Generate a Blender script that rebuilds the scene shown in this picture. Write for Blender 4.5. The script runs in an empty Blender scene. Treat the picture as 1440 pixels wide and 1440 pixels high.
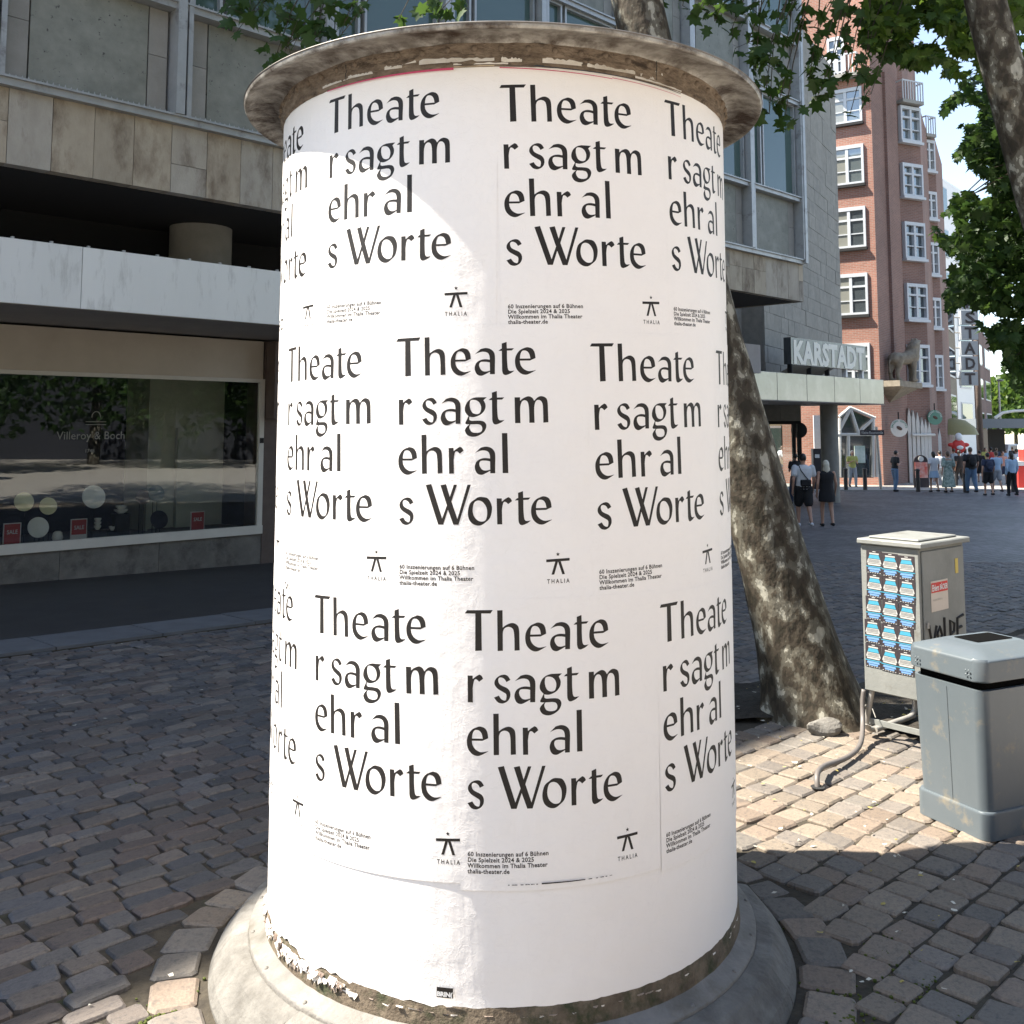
import bpy, bmesh, math, random
import numpy as np
from mathutils import Vector, Matrix, noise
from mathutils.geometry import tessellate_polygon
R = math.radians
rnd = random.Random(7)
sc = bpy.context.scene
col = sc.collection

# ------------------------------------------------------------------ camera
FPX, PYC, PITCH, CAMH = 1408.5, 473.2, R(5.194), 1.76
cd = bpy.data.cameras.new('camera')
cam = bpy.data.objects.new('camera', cd); col.objects.link(cam)
cam.location = (0, 0, CAMH); cam.rotation_euler = (R(90) + PITCH, 0, 0)
cd.sensor_width = 36; cd.lens = 36 * FPX / 1440
cd.shift_y = -(720 - PYC) / 1440
cd.clip_end = 3000; cd.clip_start = 0.05
sc.camera = cam

# ------------------------------------------------------------------ light
SUN_EL = R(54.5)
w = bpy.data.worlds.new('World'); sc.world = w; w.use_nodes = True
nt = w.node_tree; nt.nodes.clear()
sky = nt.nodes.new('ShaderNodeTexSky'); sky.sky_type = 'NISHITA'; sky.sun_disc = False
sky.sun_elevation = SUN_EL; sky.sun_rotation = R(272.9); sky.air_density = 1.0; sky.dust_density = 0.1; sky.ozone_density = 1.0
geo = nt.nodes.new('ShaderNodeNewGeometry'); sep = nt.nodes.new('ShaderNodeSeparateXYZ')
tc = nt.nodes.new('ShaderNodeTexCoord')
nz = nt.nodes.new('ShaderNodeTexNoise'); nz.inputs['Scale'].default_value = 3.2; nz.inputs['Detail'].default_value = 7
mpw = nt.nodes.new('ShaderNodeMapping'); mpw.inputs['Scale'].default_value = (1, 1, 2.6)
cr = nt.nodes.new('ShaderNodeValToRGB'); cr.color_ramp.elements[0].position = 0.60; cr.color_ramp.elements[1].position = 0.76
cr.color_ramp.elements[0].color = (0, 0, 0, 1); cr.color_ramp.elements[1].color = (.8, .8, .8, 1)
mx = nt.nodes.new('ShaderNodeMixRGB'); mx.inputs[2].default_value = (5.6, 5.8, 6.0, 1)
bg = nt.nodes.new('ShaderNodeBackground'); bg.inputs['Strength'].default_value = 0.086
wo = nt.nodes.new('ShaderNodeOutputWorld')
L = nt.links.new
L(tc.outputs['Generated'], mpw.inputs[0]); L(mpw.outputs[0], nz.inputs['Vector']); L(nz.outputs['Fac'], cr.inputs[0])
hsv = nt.nodes.new('ShaderNodeHueSaturation'); hsv.inputs['Saturation'].default_value = .80
L(sky.outputs[0], hsv.inputs['Color']); L(cr.outputs[0], mx.inputs[0]); L(hsv.outputs[0], mx.inputs[1]); L(mx.outputs[0], bg.inputs[0]); L(bg.outputs[0], wo.inputs[0])
sd = bpy.data.lights.new('sun', 'SUN'); sd.energy = 4.5; sd.angle = R(0.53); sd.color = (1.0, 0.93, 0.82)
sun = bpy.data.objects.new('sun', sd); col.objects.link(sun); sun.rotation_euler = (0, -(R(90) - SUN_EL), R(-2.9))
sun.location = (-20, 0, 30)
sc.view_settings.view_transform = 'Standard'; sc.view_settings.look = 'None'
sc.view_settings.exposure = 2.02; sc.view_settings.gamma = 1.0
try: sc.view_settings.use_curve_mapping = False
except Exception: pass
sc.cycles.max_bounces = 8; sc.cycles.transparent_max_bounces = 12
try: sc.cycles.use_denoising = True
except Exception: pass

# ------------------------------------------------------------------ geometry of the place
def sm(t, w_=1.5): return 0.5 * (t + math.sqrt(t * t + w_ * w_))
def gz(x, y): return -0.033 * (sm(y - 5) - sm(y - 25.4)) - 0.015 * sm(y - 25.4)
_c, _s = math.cos(PITCH), math.sin(PITCH)
def ray(px, py):
    x = (px - 720) / FPX; y = -(py - PYC) / FPX
    return Vector((x, _c - _s * y, _s + _c * y))
def at(px, py, Y):
    d = ray(px, py); return Vector((d.x / d.y * Y, Y, CAMH + d.z / d.y * Y))
def g(px, py):
    d = ray(px, py); lo, hi = 1.0, 500.0
    for _ in range(50):
        m = (lo + hi) / 2
        if CAMH + d.z / d.y * m > gz(0, m): lo = m
        else: hi = m
    return Vector((d.x / d.y * lo, lo, gz(0, lo)))
def gp(px, Y, dz=0.0):
    x = ray(px, 600); x = x.x / x.y * Y
    return Vector((x, Y, gz(x, Y) + dz))
def topx(p):
    Y = p[1] * _c + (p[2] - CAMH) * _s; y = -p[1] * _s + (p[2] - CAMH) * _c
    return 720 + FPX * p[0] / Y, PYC - FPX * y / Y
FANG = math.atan2(1, 1.01)
FU = Vector((math.cos(FANG), math.sin(FANG), 0)); FN = Vector((-math.sin(FANG), math.cos(FANG), 0))
FO = Vector((-6.549, 13.049, 0))
FM = Matrix.Translation(FO) @ Matrix.Rotation(FANG, 4, 'Z')
def uw(x, y):
    d = Vector((x, y, 0)) - FO; return d.dot(FU), d.dot(FN)
def fuw(u, v, z=0.0): return FO + FU * u + FN * v + Vector((0, 0, z))

# ------------------------------------------------------------------ mesh helpers
class MB:
    def __init__(s, M=None): s.v = []; s.f = []; s.m = []; s.M = M; s.mi = 0
    def add(s, vs, fs):
        o = len(s.v); s.v += [tuple(p) for p in vs]
        for f in fs: s.f.append(tuple(i + o for i in f)); s.m.append(s.mi)
        return s
    def box(s, x0, x1, y0, y1, z0, z1):
        return s.add([(x0,y0,z0),(x1,y0,z0),(x1,y1,z0),(x0,y1,z0),(x0,y0,z1),(x1,y0,z1),(x1,y1,z1),(x0,y1,z1)],
                     [(0,3,2,1),(4,5,6,7),(0,1,5,4),(1,2,6,5),(2,3,7,6),(3,0,4,7)])
    def cbox(s, x0, x1, y0, y1, z0, z1, c=.01):
        V = []; F = []
        xs = (x0, x1); ys = (y0, y1); zs = (z0, z1); idx = {}
        for i in (0,1):
            for j in (0,1):
                for k in (0,1):
                    X, Y, Z = xs[i], ys[j], zs[k]; dx = c if i == 0 else -c; dy = c if j == 0 else -c; dz = c if k == 0 else -c
                    idx[i,j,k,0] = len(V); V.append((X, Y+dy, Z+dz))
                    idx[i,j,k,1] = len(V); V.append((X+dx, Y, Z+dz))
                    idx[i,j,k,2] = len(V); V.append((X+dx, Y+dy, Z))
        I = idx
        for i in (0,1): F.append((I[i,0,0,0],I[i,1,0,0],I[i,1,1,0],I[i,0,1,0]))
        for j in (0,1): F.append((I[0,j,0,1],I[1,j,0,1],I[1,j,1,1],I[0,j,1,1]))
        for k in (0,1): F.append((I[0,0,k,2],I[1,0,k,2],I[1,1,k,2],I[0,1,k,2]))
        for j in (0,1):
            for k in (0,1): F.append((I[0,j,k,1],I[1,j,k,1],I[1,j,k,2],I[0,j,k,2]))
        for i in (0,1):
            for k in (0,1): F.append((I[i,0,k,0],I[i,1,k,0],I[i,1,k,2],I[i,0,k,2]))
        for i in (0,1):
            for j in (0,1): F.append((I[i,j,0,0],I[i,j,1,0],I[i,j,1,1],I[i,j,0,1]))
        for i in (0,1):
            for j in (0,1):
                for k in (0,1): F.append((I[i,j,k,0],I[i,j,k,1],I[i,j,k,2]))
        return s.add(V, F)
    def tube(s, pts, rad, n=10, caps=True):
        pts = [Vector(p) for p in pts]
        if not hasattr(rad, '__len__'): rad = [rad] * len(pts)
        V = []; F = []; prev = None
        for i, p in enumerate(pts):
            d = (pts[min(i+1, len(pts)-1)] - pts[max(i-1, 0)]).normalized()
            if prev is None:
                a = d.orthogonal().normalized()
            else:
                a = (prev - d * prev.dot(d))
                a = a.normalized() if a.length > 1e-6 else d.orthogonal().normalized()
            prev = a; b = d.cross(a)
            for k in range(n):
                t = 2 * math.pi * k / n; V.append(p + (a * math.cos(t) + b * math.sin(t)) * rad[i])
        for i in range(len(pts) - 1):
            for k in range(n):
                F.append((i*n+k, i*n+(k+1) % n, (i+1)*n+(k+1) % n, (i+1)*n+k))
        if caps: F.append(tuple(reversed(range(n)))); F.append(tuple((len(pts)-1)*n + k for k in range(n)))
        return s.add(V, F)
    def lathe(s, prof, c=(0, 0, 0), n=48, a0=0.0, a1=2*math.pi, jit=None):
        full = abs(a1 - a0 - 2*math.pi) < 1e-6; m = n if full else n + 1; V = []; F = []
        for (r, z) in prof:
            for k in range(m):
                t = a0 + (a1 - a0) * k / n
                rr, zz = (r, z) if jit is None else jit(r, z, t)
                V.append((c[0] + rr*math.cos(t), c[1] + rr*math.sin(t), c[2] + zz))
        for i in range(len(prof) - 1):
            for k in range(n):
                k2 = (k + 1) % m; F.append((i*m+k, i*m+k2, (i+1)*m+k2, (i+1)*m+k))
        return s.add(V, F)
    def prism(s, poly, z0, z1):
        n = len(poly); V = [(p[0], p[1], z0) for p in poly] + [(p[0], p[1], z1) for p in poly]
        F = [(i, (i+1) % n, n+(i+1) % n, n+i) for i in range(n)] + [tuple(range(n, 2*n)), tuple(reversed(range(n)))]
        return s.add(V, F)
    def ell(s, c, r, n=12, m=8, rot=None):
        V = []; F = []
        for i in range(m + 1):
            ph = math.pi * i / m
            for k in range(n):
                t = 2*math.pi*k/n; p = Vector((r[0]*math.sin(ph)*math.cos(t), r[1]*math.sin(ph)*math.sin(t), r[2]*math.cos(ph)))
                if rot: p = rot @ p
                V.append(Vector(c) + p)
        for i in range(m):
            for k in range(n): F.append((i*n+k, i*n+(k+1) % n, (i+1)*n+(k+1) % n, (i+1)*n+k))
        return s.add(V, F)
    def cap(s, p0, p1, r0, r1, n=10):
        p0 = Vector(p0); p1 = Vector(p1); d = (p1 - p0).normalized()
        pts = [p0 - d*r0*.98, p0 - d*r0*.7, p0 - d*r0*.3, p0, p1, p1 + d*r1*.3, p1 + d*r1*.7, p1 + d*r1*.98]
        return s.tube(pts, [r0*.15, r0*.7, r0*.95, r0, r1, r1*.95, r1*.7, r1*.15], n)
    def loft(s, secs, n=20):   # secs: (cx,cy,z,rx,ry)
        V = []; F = []
        for (cx, cy, z, rx, ry) in secs:
            for k in range(n):
                t = 2*math.pi*k/n; V.append((cx + rx*math.cos(t), cy + ry*math.sin(t), z))
        for i in range(len(secs)-1):
            for k in range(n): F.append((i*n+k, i*n+(k+1) % n, (i+1)*n+(k+1) % n, (i+1)*n+k))
        F.append(tuple(reversed(range(n)))); F.append(tuple((len(secs)-1)*n + k for k in range(n)))
        return s.add(V, F)
    def quad(s, a, b, c, d): return s.add([a, b, c, d], [(0, 1, 2, 3)])
    def mesh(s, name, mats=(), smooth=False, inv=None):
        me = bpy.data.meshes.new(name)
        V = s.v
        if s.M is not None: V = [s.M @ Vector(p) for p in V]
        if inv is not None: V = [inv @ Vector(p) for p in V]
        me.from_pydata([tuple(p) for p in V], [], s.f)
        if not isinstance(mats, (list, tuple)): mats = [mats]
        for m in mats: me.materials.append(m)
        if len(mats) > 1: me.polygons.foreach_set('material_index', s.m)
        if smooth: me.polygons.foreach_set('use_smooth', [True]*len(s.f))
        me.update(); return me

def fixn(me):
    bm = bmesh.new(); bm.from_mesh(me); bmesh.ops.recalc_face_normals(bm, faces=bm.faces[:]); bm.to_mesh(me); bm.free()
WM = {}
def tag(o, label=None, cat=None, group=None, kind=None):
    if label: o['label'] = label
    if cat: o['category'] = cat
    if group: o['group'] = group
    if kind: o['kind'] = kind
    return o
def thing(name, label, cat, loc=(0, 0, 0), rotz=0.0, group=None):
    o = bpy.data.objects.new(name, None); o.empty_display_size = .2; col.objects.link(o)
    o.location = loc; o.rotation_euler = (0, 0, rotz)
    WM[o.name] = Matrix.Translation(Vector(loc)) @ Matrix.Rotation(rotz, 4, 'Z')
    return tag(o, label, cat, group)
def build(name, mb, mats, parent=None, smooth=False, fix=True, label=None, auto=None, local=False, wn=False):
    """mesh given in world coordinates; linked under parent"""
    inv = None
    if parent is not None and not local: inv = WM[parent.name].inverted()
    me = mb.mesh(name, mats, smooth, inv)
    if fix: fixn(me)
    if smooth and len(me.polygons) < 60000:
        try: me.set_sharp_from_angle(angle=R(42))
        except Exception: pass
    o = bpy.data.objects.new(name, me); col.objects.link(o)
    if parent is not None: o.parent = parent; WM[o.name] = WM[parent.name]
    else: WM[o.name] = Matrix.Identity(4)
    if label: o['label'] = label
    if wn:
        md = o.modifiers.new('wn', 'WEIGHTED_NORMAL'); md.keep_sharp = True; md.weight = 100
    if auto is not None:
        md = o.modifiers.new('bevel', 'BEVEL'); md.width = auto; md.segments = 2; md.limit_method = 'ANGLE'
    return o
def single(name, mb, mats, label, cat, loc, rotz=0.0, group=None, smooth=False, auto=None, kind=None):
    """one-mesh thing, mesh given in world coordinates, origin moved to loc"""
    M = Matrix.Translation(Vector(loc)) @ Matrix.Rotation(rotz, 4, 'Z')
    me = mb.mesh(name, mats, smooth, M.inverted()); fixn(me)
    o = bpy.data.objects.new(name, me); col.objects.link(o); o.location = loc; o.rotation_euler = (0, 0, rotz); WM[o.name] = M
    if auto is not None:
        md = o.modifiers.new('bevel', 'BEVEL'); md.width = auto; md.segments = 2; md.limit_method = 'ANGLE'
    return tag(o, label, cat, group, kind)
def copy_tree(o, parent=None):
    c = o.copy(); col.objects.link(c); c.parent = parent
    for ch in list(o.children): copy_tree(ch, c)
    return c
def voxel(mb, vs, name, mats, smooth_it=4):
    me = mb.mesh(name, mats); ob = bpy.data.objects.new('tmp', me); col.objects.link(ob)
    fixn(me)
    m = ob.modifiers.new('r', 'REMESH'); m.mode = 'VOXEL'; m.voxel_size = vs; m.use_smooth_shade = True
    if smooth_it:
        m2 = ob.modifiers.new('s', 'SMOOTH'); m2.factor = .5; m2.iterations = smooth_it
    dg = bpy.context.evaluated_depsgraph_get(); e = ob.evaluated_get(dg)
    out = bpy.data.meshes.new_from_object(e); bpy.data.objects.remove(ob)
    out.name = name; out.materials.clear()
    for mm in (mats if isinstance(mats, (list, tuple)) else [mats]): out.materials.append(mm)
    return out
def link_mesh(name, me, parent, label=None):
    o = bpy.data.objects.new(name, me); col.objects.link(o); o.parent = parent; WM[o.name] = WM[parent.name]
    if label: o['label'] = label
    return o

# ------------------------------------------------------------------ materials
def mat(name, c1, c2=None, scale=6.0, rough=.75, bump=0.0, bscale=40.0, stretch=(1, 1, 1), rand=0.0, island=False,
        metal=0.0, detail=6, stain=None, stscale=1.2, stpos=(.5, .7), spec=.4, bd=.01, extra=None, coord='Object', tint=None):
    m = bpy.data.materials.new(name); m.use_nodes = True; n = m.node_tree; N = n.nodes; Lk = n.links.new
    b = N['Principled BSDF']; b.inputs['Roughness'].default_value = rough; b.inputs['Metallic'].default_value = metal
    b.inputs['Specular IOR Level'].default_value = spec
    t = N.new('ShaderNodeTexCoord'); mp = N.new('ShaderNodeMapping'); mp.inputs['Scale'].default_value = stretch
    Lk(t.outputs[coord], mp.inputs[0]); vec = mp.outputs[0]
    if rand or island:
        if island:
            gi = N.new('ShaderNodeNewGeometry'); rv = gi.outputs['Random Per Island']
        else:
            oi = N.new('ShaderNodeObjectInfo'); rv = oi.outputs['Random']
        if not island:
            ad = N.new('ShaderNodeVectorMath'); ad.operation = 'ADD'; sc_ = N.new('ShaderNodeMath'); sc_.operation = 'MULTIPLY'; sc_.inputs[1].default_value = 37.0
            Lk(rv, sc_.inputs[0]); cb = N.new('ShaderNodeCombineXYZ'); Lk(sc_.outputs[0], cb.inputs[0]); Lk(sc_.outputs[0], cb.inputs[2])
            Lk(vec, ad.inputs[0]); Lk(cb.outputs[0], ad.inputs[1]); vec = ad.outputs[0]
    nz = N.new('ShaderNodeTexNoise'); nz.inputs['Scale'].default_value = scale; nz.inputs['Detail'].default_value = detail
    nz.inputs['Roughness'].default_value = .62; Lk(vec, nz.inputs['Vector'])
    rp = N.new('ShaderNodeMapRange'); rp.inputs[1].default_value = .3; rp.inputs[2].default_value = .7; Lk(nz.outputs['Fac'], rp.inputs[0])
    mxx = N.new('ShaderNodeMixRGB'); mxx.inputs[1].default_value = (*c1, 1); mxx.inputs[2].default_value = (*(c2 or c1), 1)
    Lk(rp.outputs[0], mxx.inputs[0]); out = mxx.outputs[0]
    if stain:
        n2 = N.new('ShaderNodeTexNoise'); n2.inputs['Scale'].default_value = stscale; n2.inputs['Detail'].default_value = 8; n2.inputs['Roughness'].default_value = .7
        Lk(vec, n2.inputs['Vector']); r2 = N.new('ShaderNodeMapRange'); r2.inputs[1].default_value = stpos[0]; r2.inputs[2].default_value = stpos[1]
        Lk(n2.outputs['Fac'], r2.inputs[0]); m2 = N.new('ShaderNodeMixRGB'); m2.inputs[2].default_value = (*stain, 1)
        Lk(r2.outputs[0], m2.inputs[0]); Lk(out, m2.inputs[1]); out = m2.outputs[0]
    if tint:
        m4 = N.new('ShaderNodeValToRGB'); m4.color_ramp.interpolation = 'CONSTANT'
        els = m4.color_ramp.elements
        for i, cc in enumerate(tint):
            e_ = els[i] if i < 2 else els.new(i/len(tint)); e_.position = i/len(tint); e_.color = (*cc, 1)
        Lk(rv, m4.inputs[0]); m5 = N.new('ShaderNodeMixRGB'); m5.blend_type = 'MULTIPLY'; m5.inputs[0].default_value = 1
        Lk(out, m5.inputs[1]); Lk(m4.outputs[0], m5.inputs[2]); out = m5.outputs[0]
    if rand:
        wn = N.new('ShaderNodeTexWhiteNoise'); wn.noise_dimensions = '1D'
        sq = N.new('ShaderNodeMath'); sq.operation = 'MULTIPLY'; sq.inputs[1].default_value = 91.7; Lk(rv, sq.inputs[0]); Lk(sq.outputs[0], wn.inputs['W'])
        mr = N.new('ShaderNodeMapRange'); mr.inputs[3].default_value = 1 - rand; mr.inputs[4].default_value = 1 + rand; Lk(wn.outputs['Value'], mr.inputs[0])
        hs = N.new('ShaderNodeHueSaturation'); Lk(out, hs.inputs['Color']); Lk(mr.outputs[0], hs.inputs['Value']); out = hs.outputs[0]
    Lk(out, b.inputs['Base Color'])
    if bump:
        n3 = N.new('ShaderNodeTexNoise'); n3.inputs['Scale'].default_value = bscale; n3.inputs['Detail'].default_value = 5; n3.inputs['Roughness'].default_value = .6
        Lk(vec, n3.inputs['Vector']); bp = N.new('ShaderNodeBump'); bp.inputs['Strength'].default_value = bump; bp.inputs['Distance'].default_value = bd
        Lk(n3.outputs['Fac'], bp.inputs['Height']); Lk(bp.outputs[0], b.inputs['Normal'])
    if extra: extra(m, N, Lk, b, vec, out)
    return m
def plain(name, c, rough=.6, metal=0.0, spec=.5): return mat(name, c, tuple(x*.9 for x in c), 9, rough, metal=metal, spec=spec)

def brickmat(name, c1, c2, mortar, bw, bh, rough=.85, coordM=None, ms=.012):
    def ex(m, N, Lk, b, vec, out):
        t = N.new('ShaderNodeTexCoord'); sp = N.new('ShaderNodeSeparateXYZ'); Lk(t.outputs['Object'], sp.inputs[0])
        # wall coordinate: length along the wall from x and y, height from z
        gm = N.new('ShaderNodeNewGeometry'); vt = N.new('ShaderNodeVectorTransform'); vt.vector_type = 'NORMAL'; vt.convert_from = 'WORLD'; vt.convert_to = 'OBJECT'
        Lk(gm.outputs['True Normal'], vt.inputs[0]); sn = N.new('ShaderNodeSeparateXYZ'); Lk(vt.outputs[0], sn.inputs[0])
        a = N.new('ShaderNodeMath'); a.operation = 'MULTIPLY'; Lk(sp.outputs[0], a.inputs[0]); Lk(sn.outputs[1], a.inputs[1])
        c = N.new('ShaderNodeMath'); c.operation = 'MULTIPLY'; Lk(sp.outputs[1], c.inputs[0]); Lk(sn.outputs[0], c.inputs[1])
        d = N.new('ShaderNodeMath'); d.operation = 'SUBTRACT'; Lk(c.outputs[0], d.inputs[0]); Lk(a.outputs[0], d.inputs[1])
        cb = N.new('ShaderNodeCombineXYZ'); Lk(d.outputs[0], cb.inputs[0]); Lk(sp.outputs[2], cb.inputs[1])
        br = N.new('ShaderNodeTexBrick'); br.inputs['Scale'].default_value = 1; br.inputs['Brick Width'].default_value = bw; br.inputs['Row Height'].default_value = bh
        br.inputs['Mortar Size'].default_value = ms; br.inputs['Color1'].default_value = (*c1, 1); br.inputs['Color2'].default_value = (*c2, 1); br.inputs['Mortar'].default_value = (*mortar, 1)
        br.inputs['Bias'].default_value = 0.0; Lk(cb.outputs[0], br.inputs['Vector'])
        nn = N.new('ShaderNodeTexNoise'); nn.inputs['Scale'].default_value = .35; nn.inputs['Detail'].default_value = 6; Lk(t.outputs['Object'], nn.inputs['Vector'])
        mr = N.new('ShaderNodeMapRange'); mr.inputs[1].default_value = .3; mr.inputs[2].default_value = .7; mr.inputs[3].default_value = .78; mr.inputs[4].default_value = 1.12; Lk(nn.outputs['Fac'], mr.inputs[0])
        hs = N.new('ShaderNodeHueSaturation'); Lk(br.outputs['Color'], hs.inputs['Color']); Lk(mr.outputs[0], hs.inputs['Value'])
        Lk(hs.outputs[0], b.inputs['Base Color'])
        bp = N.new('ShaderNodeBump'); bp.inputs['Strength'].default_value = .5; bp.inputs['Distance'].default_value = .01; bp.invert = True
        Lk(br.outputs['Fac'], bp.inputs['Height']); Lk(bp.outputs[0], b.inputs['Normal'])
    return mat(name, c1, rough=rough, extra=ex)
def glassmat(name, tint=(.02, .03, .03), rough=.03, refl=.5, alpha=1.0, wob=.05):
    m = bpy.data.materials.new(name); m.use_nodes = True; N = m.node_tree.nodes; Lk = m.node_tree.links.new; N.clear()
    o = N.new('ShaderNodeOutputMaterial'); gl = N.new('ShaderNodeBsdfGlossy'); gl.inputs['Roughness'].default_value = rough; gl.inputs['Color'].default_value = (.9, .95, 1, 1)
    fr = N.new('ShaderNodeFresnel'); fr.inputs['IOR'].default_value = 1.5; ma = N.new('ShaderNodeMath'); ma.operation = 'MULTIPLY_ADD'; ma.inputs[1].default_value = 1.0; ma.inputs[2].default_value = refl
    ma.use_clamp = True; Lk(fr.outputs[0], ma.inputs[0]); ms = N.new('ShaderNodeMixShader'); Lk(ma.outputs[0], ms.inputs[0]); Lk(gl.outputs[0], ms.inputs[2]); Lk(ms.outputs[0], o.inputs[0])
    nn = N.new('ShaderNodeTexNoise'); nn.inputs['Scale'].default_value = .9; bp = N.new('ShaderNodeBump'); bp.inputs['Strength'].default_value = wob; bp.inputs['Distance'].default_value = .02
    Lk(nn.outputs['Fac'], bp.inputs['Height']); Lk(bp.outputs[0], gl.inputs['Normal'])
    if alpha < 1:
        tr = N.new('ShaderNodeBsdfTransparent'); tr.inputs[0].default_value = (*tint, 1); Lk(tr.outputs[0], ms.inputs[1])
    else:
        df = N.new('ShaderNodeBsdfDiffuse'); df.inputs[0].default_value = (*tint, 1); Lk(df.outputs[0], ms.inputs[1])
    return m
def leafmat(name, c1, c2):
    m = bpy.data.materials.new(name); m.use_nodes = True; N = m.node_tree.nodes; Lk = m.node_tree.links.new; N.clear()
    o = N.new('ShaderNodeOutputMaterial'); gi = N.new('ShaderNodeNewGeometry'); mx_ = N.new('ShaderNodeMixRGB'); mx_.inputs[1].default_value = (*c1, 1); mx_.inputs[2].default_value = (*c2, 1)
    Lk(gi.outputs['Random Per Island'], mx_.inputs[0]); pb = N.new('ShaderNodeBsdfPrincipled'); pb.inputs['Roughness'].default_value = .5; pb.inputs['Specular IOR Level'].default_value = .35
    Lk(mx_.outputs[0], pb.inputs['Base Color']); tl = N.new('ShaderNodeBsdfTranslucent'); hs = N.new('ShaderNodeHueSaturation'); hs.inputs['Value'].default_value = 1.7; hs.inputs['Hue'].default_value = .48
    Lk(mx_.outputs[0], hs.inputs['Color']); Lk(hs.outputs[0], tl.inputs[0]); ms = N.new('ShaderNodeMixShader'); ms.inputs[0].default_value = .45
    Lk(pb.outputs[0], ms.inputs[1]); Lk(tl.outputs[0], ms.inputs[2]); Lk(ms.outputs[0], o.inputs[0])
    return m

def ex_paper(m, N, Lk, b, vec, out):
    t = N.new('ShaderNodeTexCoord')
    def nz(sc_, st, det=4):
        mp = N.new('ShaderNodeMapping'); mp.inputs['Scale'].default_value = st; Lk(t.outputs['Object'], mp.inputs[0])
        q = N.new('ShaderNodeTexNoise'); q.inputs['Scale'].default_value = sc_; q.inputs['Detail'].default_value = det; Lk(mp.outputs[0], q.inputs['Vector']); return q
    a = nz(17, (1, 1, .13), 3); c = nz(9, (1, 1, 1.2), 7); v = N.new('ShaderNodeTexVoronoi'); v.feature = 'DISTANCE_TO_EDGE'; v.inputs['Scale'].default_value = 7
    mp = N.new('ShaderNodeMapping'); mp.inputs['Scale'].default_value = (1, 1, .5); ad = N.new('ShaderNodeVectorMath'); ad.operation = 'ADD'
    Lk(t.outputs['Object'], mp.inputs[0]); Lk(mp.outputs[0], ad.inputs[0]); Lk(c.outputs['Color'], ad.inputs[1]); Lk(ad.outputs[0], v.inputs['Vector'])
    mr = N.new('ShaderNodeMapRange'); mr.inputs[1].default_value = 0; mr.inputs[2].default_value = .05; mr.inputs[3].default_value = .07; mr.inputs[4].default_value = 0; Lk(v.outputs['Distance'], mr.inputs[0])
    s0 = N.new('ShaderNodeMath'); s0.operation = 'MULTIPLY'; s0.inputs[1].default_value = .5; Lk(a.outputs['Fac'], s0.inputs[0]); s1 = N.new('ShaderNodeMath'); s1.operation = 'ADD'; Lk(s0.outputs[0], s1.inputs[0]); Lk(c.outputs['Fac'], s1.inputs[1])
    s2 = N.new('ShaderNodeMath'); s2.operation = 'ADD'; Lk(s1.outputs[0], s2.inputs[0]); Lk(mr.outputs[0], s2.inputs[1])
    bp = N.new('ShaderNodeBump'); bp.inputs['Strength'].default_value = .75; bp.inputs['Distance'].default_value = .0055
    Lk(s2.outputs[0], bp.inputs['Height']); Lk(bp.outputs[0], b.inputs['Normal'])

def ex_bark(m, N, Lk, b, vec, out):
    t = N.new('ShaderNodeTexCoord'); mp = N.new('ShaderNodeMapping'); mp.inputs['Scale'].default_value = (1.2, 1.2, .75); Lk(t.outputs['Object'], mp.inputs[0])
    d = N.new('ShaderNodeTexNoise'); d.inputs['Scale'].default_value = 26; d.inputs['Detail'].default_value = 5; Lk(mp.outputs[0], d.inputs['Vector'])
    n1 = N.new('ShaderNodeTexNoise'); n1.inputs['Scale'].default_value = 10.0; n1.inputs['Detail'].default_value = 5; n1.inputs['Roughness'].default_value = .55; n1.inputs['Distortion'].default_value = .15; Lk(mp.outputs[0], n1.inputs['Vector'])
    r = N.new('ShaderNodeValToRGB'); r.color_ramp.interpolation = 'LINEAR'; e = r.color_ramp.elements
    cs = [(0, (.016, .013, .008)), (.40, (.025, .020, .011)), (.41, (.042, .031, .020)), (.505, (.052, .042, .027)), (.510, (.095, .084, .062)), (.600, (.115, .104, .078)), (.604, (.27, .255, .205)), (.67, (.32, .305, .25))]
    e[0].position = cs[0][0]; e[0].color = (*cs[0][1], 1); e[1].position = cs[-1][0]; e[1].color = (*cs[-1][1], 1)
    for p, c in cs[1:-1]: q = e.new(p); q.color = (*c, 1)
    Lk(n1.outputs['Fac'], r.inputs[0]); mxx = N.new('ShaderNodeMixRGB'); mxx.blend_type = 'MULTIPLY'; mxx.inputs[0].default_value = .75
    mr = N.new('ShaderNodeMapRange'); mr.inputs[1].default_value = .3; mr.inputs[2].default_value = .65; mr.inputs[3].default_value = .68; mr.inputs[4].default_value = 1.12; Lk(d.outputs['Fac'], mr.inputs[0])
    Lk(r.outputs[0], mxx.inputs[1]); Lk(mr.outputs[0], mxx.inputs[2]); Lk(mxx.outputs[0], b.inputs['Base Color'])
    s1 = N.new('ShaderNodeMath'); s1.operation = 'ADD'; Lk(n1.outputs['Fac'], s1.inputs[0]); Lk(d.outputs['Fac'], s1.inputs[1])
    bp = N.new('ShaderNodeBump'); bp.inputs['Strength'].default_value = .7; bp.inputs['Distance'].default_value = .012; bp.invert = True
    Lk(s1.outputs[0], bp.inputs['Height']); Lk(bp.outputs[0], b.inputs['Normal'])

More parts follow.
